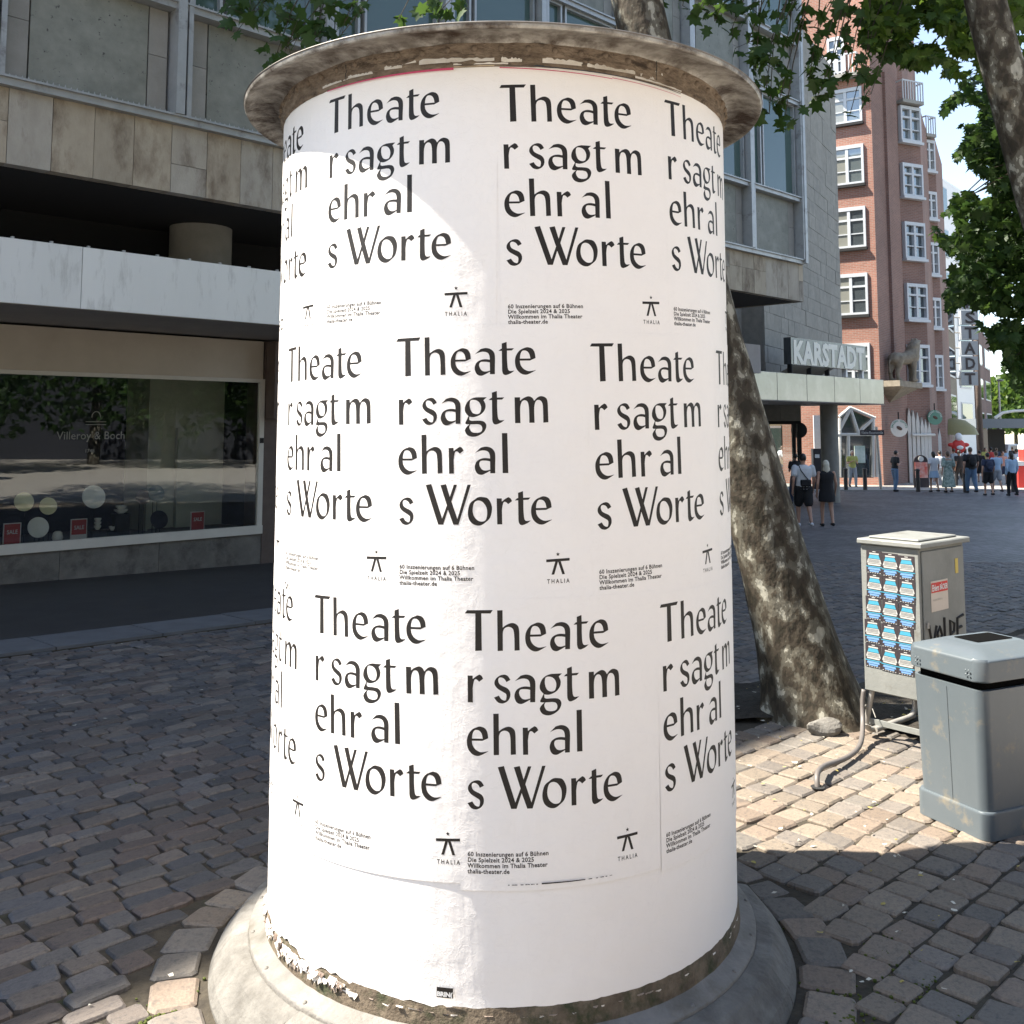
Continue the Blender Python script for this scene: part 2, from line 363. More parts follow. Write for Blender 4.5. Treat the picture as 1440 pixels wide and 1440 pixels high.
M = {}
M['dirt'] = mat('joint_dirt', (.028, .023, .017), (.07, .058, .04), 14, .95, .6, 60, stain=(.035, .05, .012), stscale=2.2, stpos=(.58, .72))
M['soil'] = mat('soil', (.018, .015, .011), (.05, .042, .032), 18, .95, .9, 40, bd=.02)
STT = [(1.0, .86, .80), (1.1, 1.0, .92), (.74, .78, .86), (.9, .9, .9), (1.3, 1.2, 1.1), (.84, .75, .70), (.98, .98, 1.0), (.62, .64, .68)]
M['sett'] = mat('road_sett', (.092, .084, .078), (.148, .137, .128), 22, .62, .55, 55, rand=.18, tint=STT, bd=.006, stain=(.05, .05, .055), stscale=6, spec=.45)
M['sett_i'] = mat('road_sett_mass', (.092, .084, .078), (.148, .137, .128), 22, .62, .55, 55, rand=.18, island=True, tint=STT, bd=.006, stain=(.05, .05, .055), stscale=6, spec=.45)
PVT = [(1.0, .93, .86), (1.05, 1.0, .93), (.85, .85, .87), (.95, .85, .78), (1.08, 1.02, .94), (.78, .8, .82)]
M['pave'] = mat('pavement_sett', (.165, .142, .12), (.235, .205, .17), 18, .7, .5, 60, rand=.14, tint=PVT, bd=.005, stain=(.10, .095, .09), stscale=7)
M['pave_i'] = mat('pavement_sett_mass', (.165, .142, .12), (.235, .205, .17), 18, .7, .5, 60, rand=.14, island=True, tint=PVT, bd=.005, stain=(.10, .095, .09), stscale=7)
def ex_far(m, N, Lk, b, vec, out):
    t = N.new('ShaderNodeTexCoord'); mp = N.new('ShaderNodeMapping'); mp.inputs['Rotation'].default_value = (0, 0, -FANG); Lk(t.outputs['Object'], mp.inputs[0])
    br = N.new('ShaderNodeTexBrick'); br.inputs['Scale'].default_value = 1; br.inputs['Brick Width'].default_value = .2; br.inputs['Row Height'].default_value = .13; br.inputs['Mortar Size'].default_value = .012
    br.inputs['Mortar Smooth'].default_value = .5; br.inputs['Color1'].default_value = (.075, .074, .078, 1); br.inputs['Color2'].default_value = (.15, .147, .15, 1); br.inputs['Mortar'].default_value = (.022, .02, .018, 1)
    Lk(mp.outputs[0], br.inputs['Vector']); nn = N.new('ShaderNodeTexNoise'); nn.inputs['Scale'].default_value = .5; nn.inputs['Detail'].default_value = 8; Lk(t.outputs['Object'], nn.inputs['Vector'])
    mr = N.new('ShaderNodeMapRange'); mr.inputs[1].default_value = .3; mr.inputs[2].default_value = .7; mr.inputs[3].default_value = .6; mr.inputs[4].default_value = 1.35; Lk(nn.outputs['Fac'], mr.inputs[0])
    hs = N.new('ShaderNodeHueSaturation'); Lk(br.outputs['Color'], hs.inputs['Color']); Lk(mr.outputs[0], hs.inputs['Value']); Lk(hs.outputs[0], b.inputs['Base Color'])
    bp = N.new('ShaderNodeBump'); bp.inputs['Strength'].default_value = .8; bp.inputs['Distance'].default_value = .012; bp.invert = True; Lk(br.outputs['Fac'], bp.inputs['Height']); Lk(bp.outputs[0], b.inputs['Normal'])
M['farroad'] = mat('distant_setts', (.1, .1, .1), rough=.55, extra=ex_far)
M['farpave'] = mat('distant_pavement', (.26, .245, .22), (.33, .31, .28), 1.5, .8, .3, 8)
M['plaza'] = mat('plaza_bounce_paving', (.32, .29, .25), (.40, .365, .32), 1.5, .8, .3, 8)  # pale tone chosen so the unseen ground bounces more light onto the column
M['slab'] = mat('kerb_slab', (.09, .092, .098), (.125, .128, .135), 5, .6, .3, 50, rand=.06)
M['walk'] = mat('dark_walkway', (.022, .021, .021), (.036, .034, .033), 3, .6, .3, 30, rand=.1)
M['paper'] = mat('poster_paper', (.855, .82, .79), (.88, .845, .815), 3, .55, extra=ex_paper, spec=.3)
M['ink'] = mat('black_ink', (.012, .010, .009), (.02, .016, .014), 30, .55, spec=.35)
M['cap'] = mat('weathered_cap_metal', (.17, .15, .125), (.48, .455, .41), 16, .45, .8, 38, stretch=(1, 1, 1), stain=(.06, .04, .028), stscale=6, stpos=(.46, .62), bd=.006, metal=.4)
M['capband'] = mat('crusted_band', (.085, .06, .042), (.25, .195, .145), 22, .9, 1.0, 45, stretch=(1, 1, 2.5), stain=(.05, .035, .025), stscale=9, stpos=(.55, .66), bd=.012)
M['capdark'] = mat('cap_rim', (.10, .09, .08), (.2, .185, .17), 8, .55, .2, 40, metal=.3)
M['rust'] = mat('rusty_band', (.07, .052, .035), (.19, .15, .105), 18, .85, .8, 60, stain=(.04, .045, .02), stscale=7, stpos=(.5, .62), bd=.008)
M['conc'] = mat('pedestal_concrete', (.12, .112, .10), (.20, .19, .17), 14, .85, .9, 55, stain=(.075, .068, .058), stscale=4.5, stpos=(.48, .70), rand=.14, bd=.007)
M['ledge'] = mat('pedestal_ledge', (.13, .122, .11), (.22, .205, .185), 9, .7, .5, 70, stain=(.1, .09, .07), stscale=5, stpos=(.5, .7))
M['layers'] = mat('old_poster_layers', (.20, .12, .085), (.45, .40, .34), 16, .9, 1, 60, stretch=(1, 1, 6), stain=(.10, .05, .035), stscale=8, bd=.01)
M['scrap'] = mat('torn_scrap', (.5, .45, .38), (.72, .69, .65), 12, .8, .6, 50, rand=.15)
M['pink'] = plain('pink_print', (.55, .06, .14)); M['dark_print'] = plain('dark_print', (.03, .04, .05)); M['orange'] = plain('orange_print', (.6, .2, .09)); M['beige'] = plain('cream_print', (.55, .44, .3))
M['bark'] = mat('plane_bark', (.1, .1, .1), rough=.85, extra=ex_bark)
M['twig'] = mat('twig', (.035, .028, .018), (.07, .06, .04), 30, .85)
M['leaf'] = leafmat('plane_leaf', (.020, .050, .012), (.045, .092, .018))
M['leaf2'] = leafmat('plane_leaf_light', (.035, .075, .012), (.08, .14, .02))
M['stone'] = mat('facade_stone', (.33, .295, .24), (.44, .40, .33), 5, .8, .35, 60, rand=.10, stretch=(1, 1, .45), stain=(.17, .135, .10), stscale=2.6, stpos=(.50, .70), tint=[(1, 1, 1), (.97, .93, .86), (.93, .95, .98), (1.05, 1.0, .93)])
M['stonew'] = mat('wall_stone', (.20, .192, .168), (.265, .255, .225), 4, .8, .3, 50, rand=.07, stain=(.155, .155, .145), stscale=1.2, stpos=(.5, .75))
M['darkstone'] = mat('dark_spandrel_stone', (.165, .17, .145), (.25, .255, .22), 4, .6, .3, 60, rand=.08, stain=(.05, .05, .045), stscale=14, stpos=(.62, .66))
M['greystone'] = mat('grey_spandrel_stone', (.24, .235, .21), (.30, .29, .265), 4, .75, .25, 60, rand=.08)
M['alu'] = mat('facade_aluminium', (.34, .35, .35), (.42, .43, .43), 5, .45, .1, 30, metal=.35, stain=(.16, .15, .14), stscale=3, stpos=(.55, .75))
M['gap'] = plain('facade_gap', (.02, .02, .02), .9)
M['white_alu'] = mat('canopy_panel', (.70, .72, .70), (.77, .785, .765), 1.2, .42, .05, 20, rand=.04, stretch=(1, 1, .22), stain=(.38, .38, .36), stscale=4.5, stpos=(.54, .78), metal=.1)
M['soffit'] = mat('soffit', (.28, .26, .25), (.33, .31, .30), 3, .7)
M['signboard'] = mat('shop_fascia', (.40, .35, .285), (.47, .42, .345), 1.5, .6)
M['sframe'] = mat('shop_frame', (.5, .48, .43), (.56, .54, .48), 4, .5)
M['plinth'] = mat('shop_plinth', (.09, .085, .075), (.16, .15, .135), 3.5, .8, .3, 40, stain=(.05, .045, .04), stscale=2.5, rand=.12)
M['brownstone'] = mat('brown_pier', (.085, .062, .052), (.12, .09, .076), 5, .7, .2, 40)
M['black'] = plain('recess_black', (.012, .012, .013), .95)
M['navy'] = mat('navy_backdrop', (.006, .007, .018), (.01, .012, .026), 2, .8)
M['partition'] = mat('partition', (.34, .36, .29), (.4, .42, .34), 2, .8)
M['glass_shop'] = glassmat('shop_glass', (.97, .98, .97), .008, .02, alpha=.5, wob=.0)
M['glass_up'] = glassmat('upper_glass', (.06, .10, .085), .05, .02)
M['glass_win'] = glassmat('window_glass', (.05, .06, .065), .04, .12)
M['porcelain'] = plain('white_porcelain', (.86, .88, .80), .2); M['porcelain_y'] = plain('yellow_porcelain', (.85, .82, .48), .2); M['blockdark'] = plain('reflection_blocker', (.02, .022, .03), .7)
M['red'] = plain('red_card', (.35, .03, .025)); M['white'] = plain('white_paint', (.75, .75, .74), .5); M['offwhite'] = plain('off_white', (.62, .61, .57), .6)
M['brick_lit'] = brickmat('lit_brick', (.34, .155, .11), (.26, .115, .08), (.30, .23, .19), .27, .085)  # sunlight on the left face is put into this brick colour
M['brick_shaded'] = brickmat('shaded_brick', (.23, .118, .092), (.175, .088, .07), (.23, .185, .16), .27, .085)  # same brick, with the shade of the right faces put into its colour
M['brick_far'] = brickmat('far_brick', (.20, .115, .095), (.15, .085, .07), (.2, .16, .14), .27, .085)
M['glass_b'] = glassmat('blind_glass', (.22, .22, .19), .05, .08); M['glass_c'] = glassmat('curtain_glass', (.10, .12, .12), .04, .18)
M['wframe'] = plain('white_window_frame', (.50, .52, .54), .45)
M['statue'] = mat('statue_stone', (.16, .135, .10), (.27, .235, .18), 4, .85, .4, 20)
M['cabgrey'] = mat('cabinet_paint', (.175, .18, .168), (.235, .24, .224), 5, .55, .15, 50, stain=(.13, .12, .10), stscale=4, stpos=(.56, .72))
M['galv'] = mat('galvanised_tube', (.30, .285, .26), (.42, .40, .365), 12, .5, .1, 60, metal=.4)
M['cable'] = plain('cable_conduit', (.14, .125, .115), .5)
M['bin'] = mat('bin_grey', (.095, .115, .128), (.108, .128, .142), 3, .33, .05, 30, stain=(.20, .18, .14), stscale=7, stpos=(.56, .70), spec=.5)
M['binblack'] = plain('bin_gap', (.004, .004, .004), .95, 0, .05)
M['cyan'] = plain('sticker_cyan', (.05, .28, .40)); M['skyblue'] = plain('sticker_blue', (.14, .28, .52)); M['stcream2'] = plain('sticker_pale', (.42, .42, .40)); M['stblack'] = plain('sticker_black', (.03, .022, .025))
M['stred'] = plain('sticker_red', (.6, .04, .03)); M['stcream'] = plain('sticker_cream', (.6, .52, .44)); M['yellow'] = plain('yellow_tag', (.55, .42, .1))
M['spray'] = plain('black_spray', (.015, .015, .015), .7)
M['skin'] = plain('skin', (.42, .24, .17), .5); M['skind'] = plain('tan_skin', (.22, .12, .08), .5)
M['hair_dk'] = plain('dark_hair', (.012, .009, .007), .5); M['hair_bl'] = mat('pale_hair', (.50, .46, .36), (.62, .58, .48), 40, .5, stretch=(1, 1, .2)); M['hair_br'] = plain('brown_hair', (.08, .045, .025), .5)
M['cblack'] = plain('black_cloth', (.012, .012, .014), .85); M['cwhite'] = plain('white_cloth', (.6, .61, .63), .85); M['cjean'] = plain('blue_denim', (.10, .17, .27), .85)
M['cjeand'] = plain('dark_denim', (.06, .08, .12), .85); M['cblue'] = plain('blue_cloth', (.15, .24, .38), .85); M['cnavy'] = plain('navy_cloth', (.025, .035, .07), .85)
M['cgrey'] = plain('grey_cloth', (.3, .32, .34), .85); M['clblue'] = plain('pale_blue_cloth', (.32, .45, .6), .85); M['cpink'] = plain('pink_cloth', (.5, .25, .2), .85)
M['cred'] = plain('red_cloth', (.45, .05, .04), .85); M['cyel'] = plain('yellow_cloth', (.42, .42, .12), .85)
M['cfloral'] = mat('green_floral_cloth', (.10, .17, .15), (.42, .48, .42), 12, .85, detail=2)
M['bollard'] = plain('dark_bollard', (.035, .03, .028), .5)
M['green'] = plain('sign_green', (.12, .27, .2)); M['brown'] = plain('bean_brown', (.08, .045, .03)); M['awn'] = plain('ochre_awning', (.25, .22, .09)); M['slate'] = plain('slate_awning', (.13, .15, .17))
M['concgrey'] = mat('concrete_column', (.20, .195, .17), (.26, .25, .22), 3, .8, .2, 30)
M['cream'] = mat('cream_wall', (.55, .48, .32), (.62, .55, .4), 1, .8); M['teal'] = plain('teal_glass_panel', (.08, .14, .13), .3)
M['steel'] = mat('canopy_steel', (.27, .27, .235), (.34, .34, .30), 1.1, .3, .08, 6, metal=.45, stain=(.4, .39, .36), stscale=.8)
M['petal'] = plain('pale_petal', (.6, .57, .48), .8); M['dryleaf'] = plain('dry_leaf', (.4, .33, .1), .8); M['moss'] = mat('moss', (.035, .05, .008), (.09, .105, .018), 20, .9)

# ================================================================== GROUND
def sheet(name, xs, ys, dz, m, parent=None, kind='structure'):
    mb = MB()
    V = [(x, y, gz(x, y) + dz) for y in ys for x in xs]; nx = len(xs)
    F = [(j*nx+i, j*nx+i+1, (j+1)*nx+i+1, (j+1)*nx+i) for j in range(len(ys)-1) for i in range(nx-1)]
    mb.add(V, F); o = build(name, mb, m, None, fix=False); o['kind'] = kind; return o
YS = [-60, -30, -10, 0, 2, 4, 5, 6, 7, 8, 9, 10, 12, 14, 16, 18, 20, 23, 25, 27, 30, 35, 42, 50, 60, 80, 120, 200, 400, 900]
ground = sheet('ground', [-500, -60, -20, 0, 20, 60, 500], YS, -.022, M['dirt'])
far_road = sheet('distant_road', [-40, -20, -10, 0, 10, 20, 40, 80, 160, 400], [y for y in YS if y >= 14], -.006, M['farroad'])
back_road = sheet('plaza', [-60, -20, -6, 6, 20, 60], [-60, -30, -10, 0, .9], -.006, M['plaza'])

def side(name, sgn, m):
    mb = MB(); ys = [-10, .9, 2, 3, 4, 5, 6, 8, 10, 12, 14.2]; V = []; xo = [0, 3, 8, 20, 50]
    for y in ys:
        for k in xo: x = sgn*(max(.56*max(y, 0) + .95, 1.6) + k); V.append((x, y, gz(x, y) - .003))
    n = len(xo); F = [(j*n+i, j*n+i+1, (j+1)*n+i+1, (j+1)*n+i) for j in range(len(ys)-1) for i in range(n-1)]
    mb.add(V, F); o = build(name, mb, m, None, fix=False); o['kind'] = 'structure'
side('side_bounce_pavement', 1, M['plaza']); side('side_road', -1, M['farroad'])  # right sheet added out of view as a pale surface bouncing fill light
CX, CY, CR = -.0315, 3.661, .8            # the column
def stone_variant(seed, a=1.0, b=1.0, lod=0):
    r = random.Random(seed); cu = .10
    P = [(-.5+cu, -.5), (.5-cu, -.5), (.5, -.5+cu), (.5, .5-cu), (.5-cu, .5), (-.5+cu, .5), (-.5, .5-cu), (-.5, -.5+cu)]
    if lod: P = [(-.5, -.5), (.5, -.5), (.5, .5), (-.5, .5)]
    J = .045
    P = [(x + r.uniform(-J, J), y + r.uniform(-J, J)) for x, y in P]
    n = len(P); t = (r.uniform(-.004, .004), r.uniform(-.004, .004))
    V = [(x*.88, y*.85, 0.0 + x*t[0] + y*t[1] + r.uniform(-.0012, .0012)) for x, y in P] + [(x*.985, y*.98, -.0075 + x*t[0] + y*t[1]) for x, y in P]
    F = [tuple(range(n))] + [(i, n+i, n+(i+1) % n, (i+1) % n) for i in range(n)]
    if not lod:
        V += [(x, y, -.034) for x, y in P]; F += [(n+i, 2*n+i, 2*n+(i+1) % n, n+(i+1) % n) for i in range(n)]
    # centre vertex for a slightly domed face
    return V, F
VAR = [stone_variant(i) for i in range(16)]; VARL = [stone_variant(100+i, lod=1) for i in range(10)]

PIT = [(0.75, 6.55), (1.35, 6.36), (1.85, 6.47), (2.12, 6.3), (2.42, 6.02), (3.4, 5.5), (4.6, 5.9), (3.4, 7.0), (2.2, 7.35), (1.0, 7.5), (.5, 7.2)]
def inpoly(x, y, P):
    c = False; j = len(P)-1
    for i in range(len(P)):
        if (P[i][1] > y) != (P[j][1] > y) and x < (P[j][0]-P[i][0])*(y-P[i][1])/(P[j][1]-P[i][1]) + P[i][0]: c = not c
        j = i
    return c
def visible_xy(x, y, m=1.0): return y > 1.2 and abs(x) < .56*y + m and y < 16.2
RS = []; PS = []      # (x,y,ang,len,wid)
r2 = random.Random(3)
# road: rectangular setts in courses parallel to the shop front
v = -14.0
while v < -4.98:
    bw = .100 * r2.uniform(.92, 1.08); u = -14 + r2.uniform(0, .2)
    while u < 22:
        ln = .165 * r2.uniform(.68, 1.32); p = fuw(u + ln/2, v + bw/2); x, y = p.x, p.y
        if visible_xy(x, y) and (v > -10.42 or u < -2.05 + .15*math.sin(v*3)):
            if math.hypot(x-CX, y-CY) > 1.195 and not inpoly(x, y, PIT):
                RS.append((x + r2.uniform(-.003, .003), y + r2.uniform(-.003, .003), FANG + r2.gauss(0, .022), ln - .008 - r2.random()*.007, bw - .007 - r2.random()*.006))
        u += ln
    v += bw
# pavement: squarer setts
v = -15.0
while v < -10.42:
    bw = .143 * r2.uniform(.93, 1.07); u = -2.05 + r2.uniform(0, .16)
    while u < 16:
        ln = .148 * r2.uniform(.84, 1.22); p = fuw(u + ln/2, v + bw/2); x, y = p.x, p.y
        if visible_xy(x, y) and math.hypot(x-CX, y-CY) > 1.195 and not inpoly(x, y, PIT) and v + bw < -10.40:
            PS.append((x, y, FANG + r2.gauss(0, .03), ln - .005 - r2.random()*.006, bw - .005 - r2.random()*.006))
        u += ln
    v += bw
# one curved course of bigger setts round the pedestal
a = 0.0
while a < 2*math.pi - .08:
    da = r2.uniform(.13, .185); am = a + da/2; rr = 1.085 + r2.uniform(-.006, .006)
    PS.append((CX + rr*math.cos(am), CY + rr*math.sin(am), am + R(90) + r2.gauss(0, .02), rr*da - .012, .165 * r2.uniform(.88, 1.06))); a += da

def lay(stones, sheet_name, m_one, m_many, basemat, label=None):
    # the base sheet under the setts carries them
    infr = []
    for i, (x, y, an, l_, w_) in enumerate(stones):
        px, py = topx((x, y, gz(x, y)))
        vis = -10 < px < 1450 and py < 1450 and not (385 < px < 1035 and py < 1390 and y > 3.6)
        infr.append((0 if vis else 1, math.hypot(x, y), i))
    infr.sort(); ones = set(i for _, _, i in infr[:300])
    root = None
    mb = MB()
    xs = [s[0] for s in stones]; ys = [s[1] for s in stones]
    V = []; 
    # small base patch (kept under the stones) as the structure object
    P = [(min(xs), min(ys)), (max(xs), min(ys)), (max(xs), max(ys)), (min(xs), max(ys))]
    yy = [min(ys) + (max(ys)-min(ys))*k/14 for k in range(15)]; zo = -.014 if sheet_name == 'road' else -.012
    VV = [(x, y, gz(x, y) + zo) for y in yy for x in (min(xs), max(xs))]
    FF = [(2*k, 2*k+1, 2*k+3, 2*k+2) for k in range(14)]
    mb.add(VV, FF); root = build(sheet_name, mb, basemat, None, fix=False); root['kind'] = 'structure'
    mes = []
    for k, (vv, ff) in enumerate(VAR):
        b = MB(); b.add(vv, ff); mes.append(b.mesh('stone', m_one, False))
    big = MB()
    for i, (x, y, an, l_, w_) in enumerate(stones):
        dz = r2.gauss(0, .0030); ca, sa = math.cos(an), math.sin(an)
        if i in ones:
            o = bpy.data.objects.new('stone', mes[r2.randrange(16)]); col.objects.link(o); o.parent = root
            o.location = (x, y, gz(x, y) + dz); o.rotation_euler = (r2.gauss(0, .012), -.0 + r2.gauss(0, .012), an); o.scale = (l_, w_, 1)
        else:
            near = math.hypot(x, y) < 9
            vv, ff = (VAR[r2.randrange(16)] if near else VARL[r2.randrange(10)]); tx, ty = r2.gauss(0, .012), r2.gauss(0, .012)
            z0 = gz(x, y) + dz
            big.add([(x + (vx*l_*ca - vy*w_*sa), y + (vx*l_*sa + vy*w_*ca), z0 + vz + vx*l_*tx + vy*w_*ty) for vx, vy, vz in vv], ff)
    o = build('stone_setts', big, m_many, root, fix=False); o['kind'] = 'stuff'
    return root
lay(RS, 'road', M['sett'], M['sett_i'], M['dirt'])
lay(PS, 'pavement', M['pave'], M['pave_i'], M['dirt'])

# kerb strip, dark walkway along the shops
kr = MB(); kr.box(-10, 34, -5.0, -4.98, -3, 0)
def strip(name, u0, u1, v0, v1, dz, m, nu=24):
    mb = MB(); us = [u0 + (u1-u0)*k/nu for k in range(nu+1)]
    V = []; F = []
    for u in us:
        for vv in (v0, v1):
            p = fuw(u, vv); V.append((p.x, p.y, gz(p.x, p.y) + dz))
    for k in range(nu): F.append((2*k, 2*k+2, 2*k+3, 2*k+1))
    # front face
    o_ = len(V)
    for u in us:
        p = fuw(u, v0); V.append((p.x, p.y, gz(p.x, p.y) + dz)); V.append((p.x, p.y, gz(p.x, p.y) - .05))
    for k in range(nu): F.append((o_+2*k, o_+2*k+1, o_+2*k+3, o_+2*k+2))
    mb.add(V, F); return mb
wk = build('walkway', strip('w', -12, 9.5, -4.28, 6, .028, M['walk']), M['walk'], None, fix=False); wk['kind'] = 'structure'
kb = build('kerb', strip('k', -12, 9.5, -4.98, -4.27, .006, M['dirt']), M['dirt'], None, fix=False); kb['kind'] = 'structure'
u = -4.0
for k in range(14):
    ln = .95
    mb = MB(); p0 = fuw(u + .006, -4.97); 
    V = []
    for (uu, vv) in ((u+.006, -4.97), (u+ln-.006, -4.97), (u+ln-.006, -4.29), (u+.006, -4.29)):
        p = fuw(uu, vv); V.append((p.x, p.y, gz(p.x, p.y)))
    j = r2.uniform(-.004, .004)
    mb.add([(a[0], a[1], a[2]-.02) for a in V] + [(a[0], a[1], a[2]+.034+j) for a in V], [(4,5,6,7), (0,1,5,4), (1,2,6,5), (2,3,7,6), (3,0,4,7)])
    build('slab', mb, M['slab'], kb, fix=True); u += ln
# bright far pavement strip in front of the brick building
fp = MB(); pts = [(at(1060, 640, 43.6).x - 5, 43.6), (26, 43.0), (60, 41.5), (60, 62), (5, 62)]
V = []; F = []
xs_ = [2 + k*5 for k in range(20)]; ys_ = [43.4, 44, 50, 56, 66, 90]
V = [(x, y, gz(x, y) + .03) for y in ys_ for x in xs_]; nx = len(xs_)
F = [(j*nx+i, j*nx+i+1, (j+1)*nx+i+1, (j+1)*nx+i) for j in range(len(ys_)-1) for i in range(nx-1)]
V += [(x, 43.4, gz(x, 43.4) - .02) for x in xs_]; o_ = len(ys_)*nx; F += [(o_+i, o_+i+1, i+1, i) for i in range(nx-1)]
fp.add(V, F); o = build('far_pavement', fp, M['farpave'], None, fix=False); o['kind'] = 'structure'

# soil round the tree
mb = MB(); n = 46; xs_ = [0.3 + 4.6*i/n for i in range(n+1)]; ys_ = [5.4 + 2.3*j/30 for j in range(31)]
V = []; F = []
for y in ys_:
    for x in xs_:
        h = .018 + .035*noise.noise(Vector((x*4, y*4, 0))) + .02*noise.noise(Vector((x*14, y*14, 3)))
        h += .06*math.exp(-((x-1.87)**2 + (y-6.6)**2)/.35)
        V.append((x, y, gz(x, y) + h - .012))
for j in range(30):
    for i in range(n):
        xm = (xs_[i]+xs_[i+1])/2; ym = (ys_[j]+ys_[j+1])/2
        if inpoly(xm, ym, PIT): F.append((j*(n+1)+i, j*(n+1)+i+1, (j+1)*(n+1)+i+1, (j+1)*(n+1)+i))
mb.add(V, F); o = build('soil', mb, M['soil'], None, smooth=True, fix=False); o['kind'] = 'stuff'
# litter: petals, dry leaf bits, moss in the joints
mb = MB()
for k in range(520):
    if k < 330: x, y = r2.uniform(.9, 3.2), r2.uniform(2.4, 6.3)
    else: x, y = r2.uniform(-3.5, 5), r2.uniform(2.5, 11)
    if k % 3 == 0: x, y = r2.uniform(.9, 4), r2.uniform(6.2, 7.2)
    if math.hypot(x-CX, y-CY) < 1.0: continue
    s_ = r2.uniform(.003, .009); an = r2.uniform(0, 6.28); z = gz(x, y) + r2.uniform(.004, .012) + (.03 if inpoly(x, y, PIT) else 0); mb.mi = 0 if r2.random() < .6 else 1
    P = [(s_*r2.uniform(.8, 2.4)*math.cos(an + t), s_*r2.uniform(.6, 1.3)*math.sin(an + t)) for t in (0, 1.3, 2.6, 3.9, 5.1)]
    mb.add([(x+a, y+b, z + r2.uniform(-.002, .006)) for a, b in P], [(0, 1, 2, 3, 4)])
o = build('litter', mb, [M['petal'], M['dryleaf']], None, fix=False); o['kind'] = 'stuff'
mb = MB()
def mossat(x, y, n_, sp, s0=.006):
    for k in range(n_):
        a, b = r2.gauss(0, sp), r2.gauss(0, sp*.5); q = FU*a + FN*b if r2.random() < .5 else FN*a + FU*b
        X, Y = x+q.x, y+q.y; s_ = s0*r2.uniform(.4, 1.1); mb.ell((X, Y, gz(X, Y) - .0085 + s_*.3), (s_*1.2, s_*1.2, s_*1.0), 5, 3)
for (px, py, n_, sp) in ((240, 1400, 150, .05), (215, 1425, 60, .04), (1240, 1330, 80, .06), (1200, 1420, 70, .08), (1110, 1300, 30, .05), (1170, 1390, 60, .05), (1290, 1400, 50, .08), (1215, 1130, 22, .05), (1290, 1370, 40, .08), (190, 1100, 14, .04)):
    p = g(px, py); mossat(p.x, p.y, n_, sp)
o = build('moss', mb, M['moss'], None, fix=False); o['kind'] = 'stuff'

# ================================================================== ADVERTISING COLUMN
ZT = CAMH + 1.059; ZB = CAMH - 1.584
RC = .938
rim_z = at(708, 31, CY - RC).z; 
colm = thing('advertising_column', 'round advertising column pasted with white theatre posters, flared weathered cap and stone foot', 'advertising column', (CX, CY, 0))
def cyl_pt(s, z, r): t = s/CR; return (CX + r*math.sin(t), CY - r*math.cos(t), z)
C3 = (CX, CY, 0)
# shaft: older pasted layers
mb = MB(); mb.lathe([(CR-.004, .12), (CR-.003, ZT+.05)], C3, 128)
build('shaft', mb, M['layers'], colm, True)
# blank paper skin below the posters, cut roughly at the lower edge
mb = MB(); n = 240; V = []; F = []
zz = [0, .012, .05, .12, .22, .34, .46, .6, 1.2, 1.9, 2.63]
for j, dz in enumerate(zz):
    for k in range(n):
        t = 2*math.pi*k/n; s_ = ((t + math.pi) % (2*math.pi) - math.pi)*CR
        low = ZB + .006*math.sin(t*5) + .004*noise.noise(Vector((t*9, 0, 1)))
        if s_ < -.12: low += .012 + .02*abs(noise.noise(Vector((t*16, 2, 1)))) + (.012 if int((t*7) % 2) else 0)
        if .0 < s_ < .2: low += -.004
        if .2 <= s_: low += .006 + .007*(int(s_*9) % 2)
        z = low if j == 0 else (low + dz if dz < .03 else max(low + .02, ZB + dz))
        wv = .0035*noise.noise(Vector((s_*2.2, z*13 + s_*2, 4)))*(1 if s_ < -.05 else .15)*math.exp(-max(0, z - ZB - .06)/.06)
        V.append(cyl_pt(s_, z, CR + .0006 + wv + (.002 if j == 0 and s_ < 0 else 0)))
m_ = len(zz)
for j in range(m_-1):
    for k in range(n): F.append((j*n+k, j*n+(k+1) % n, (j+1)*n+(k+1) % n, (j+1)*n+k))
mb.add(V, F); build('blank_paper', mb, M['paper'], colm, True)

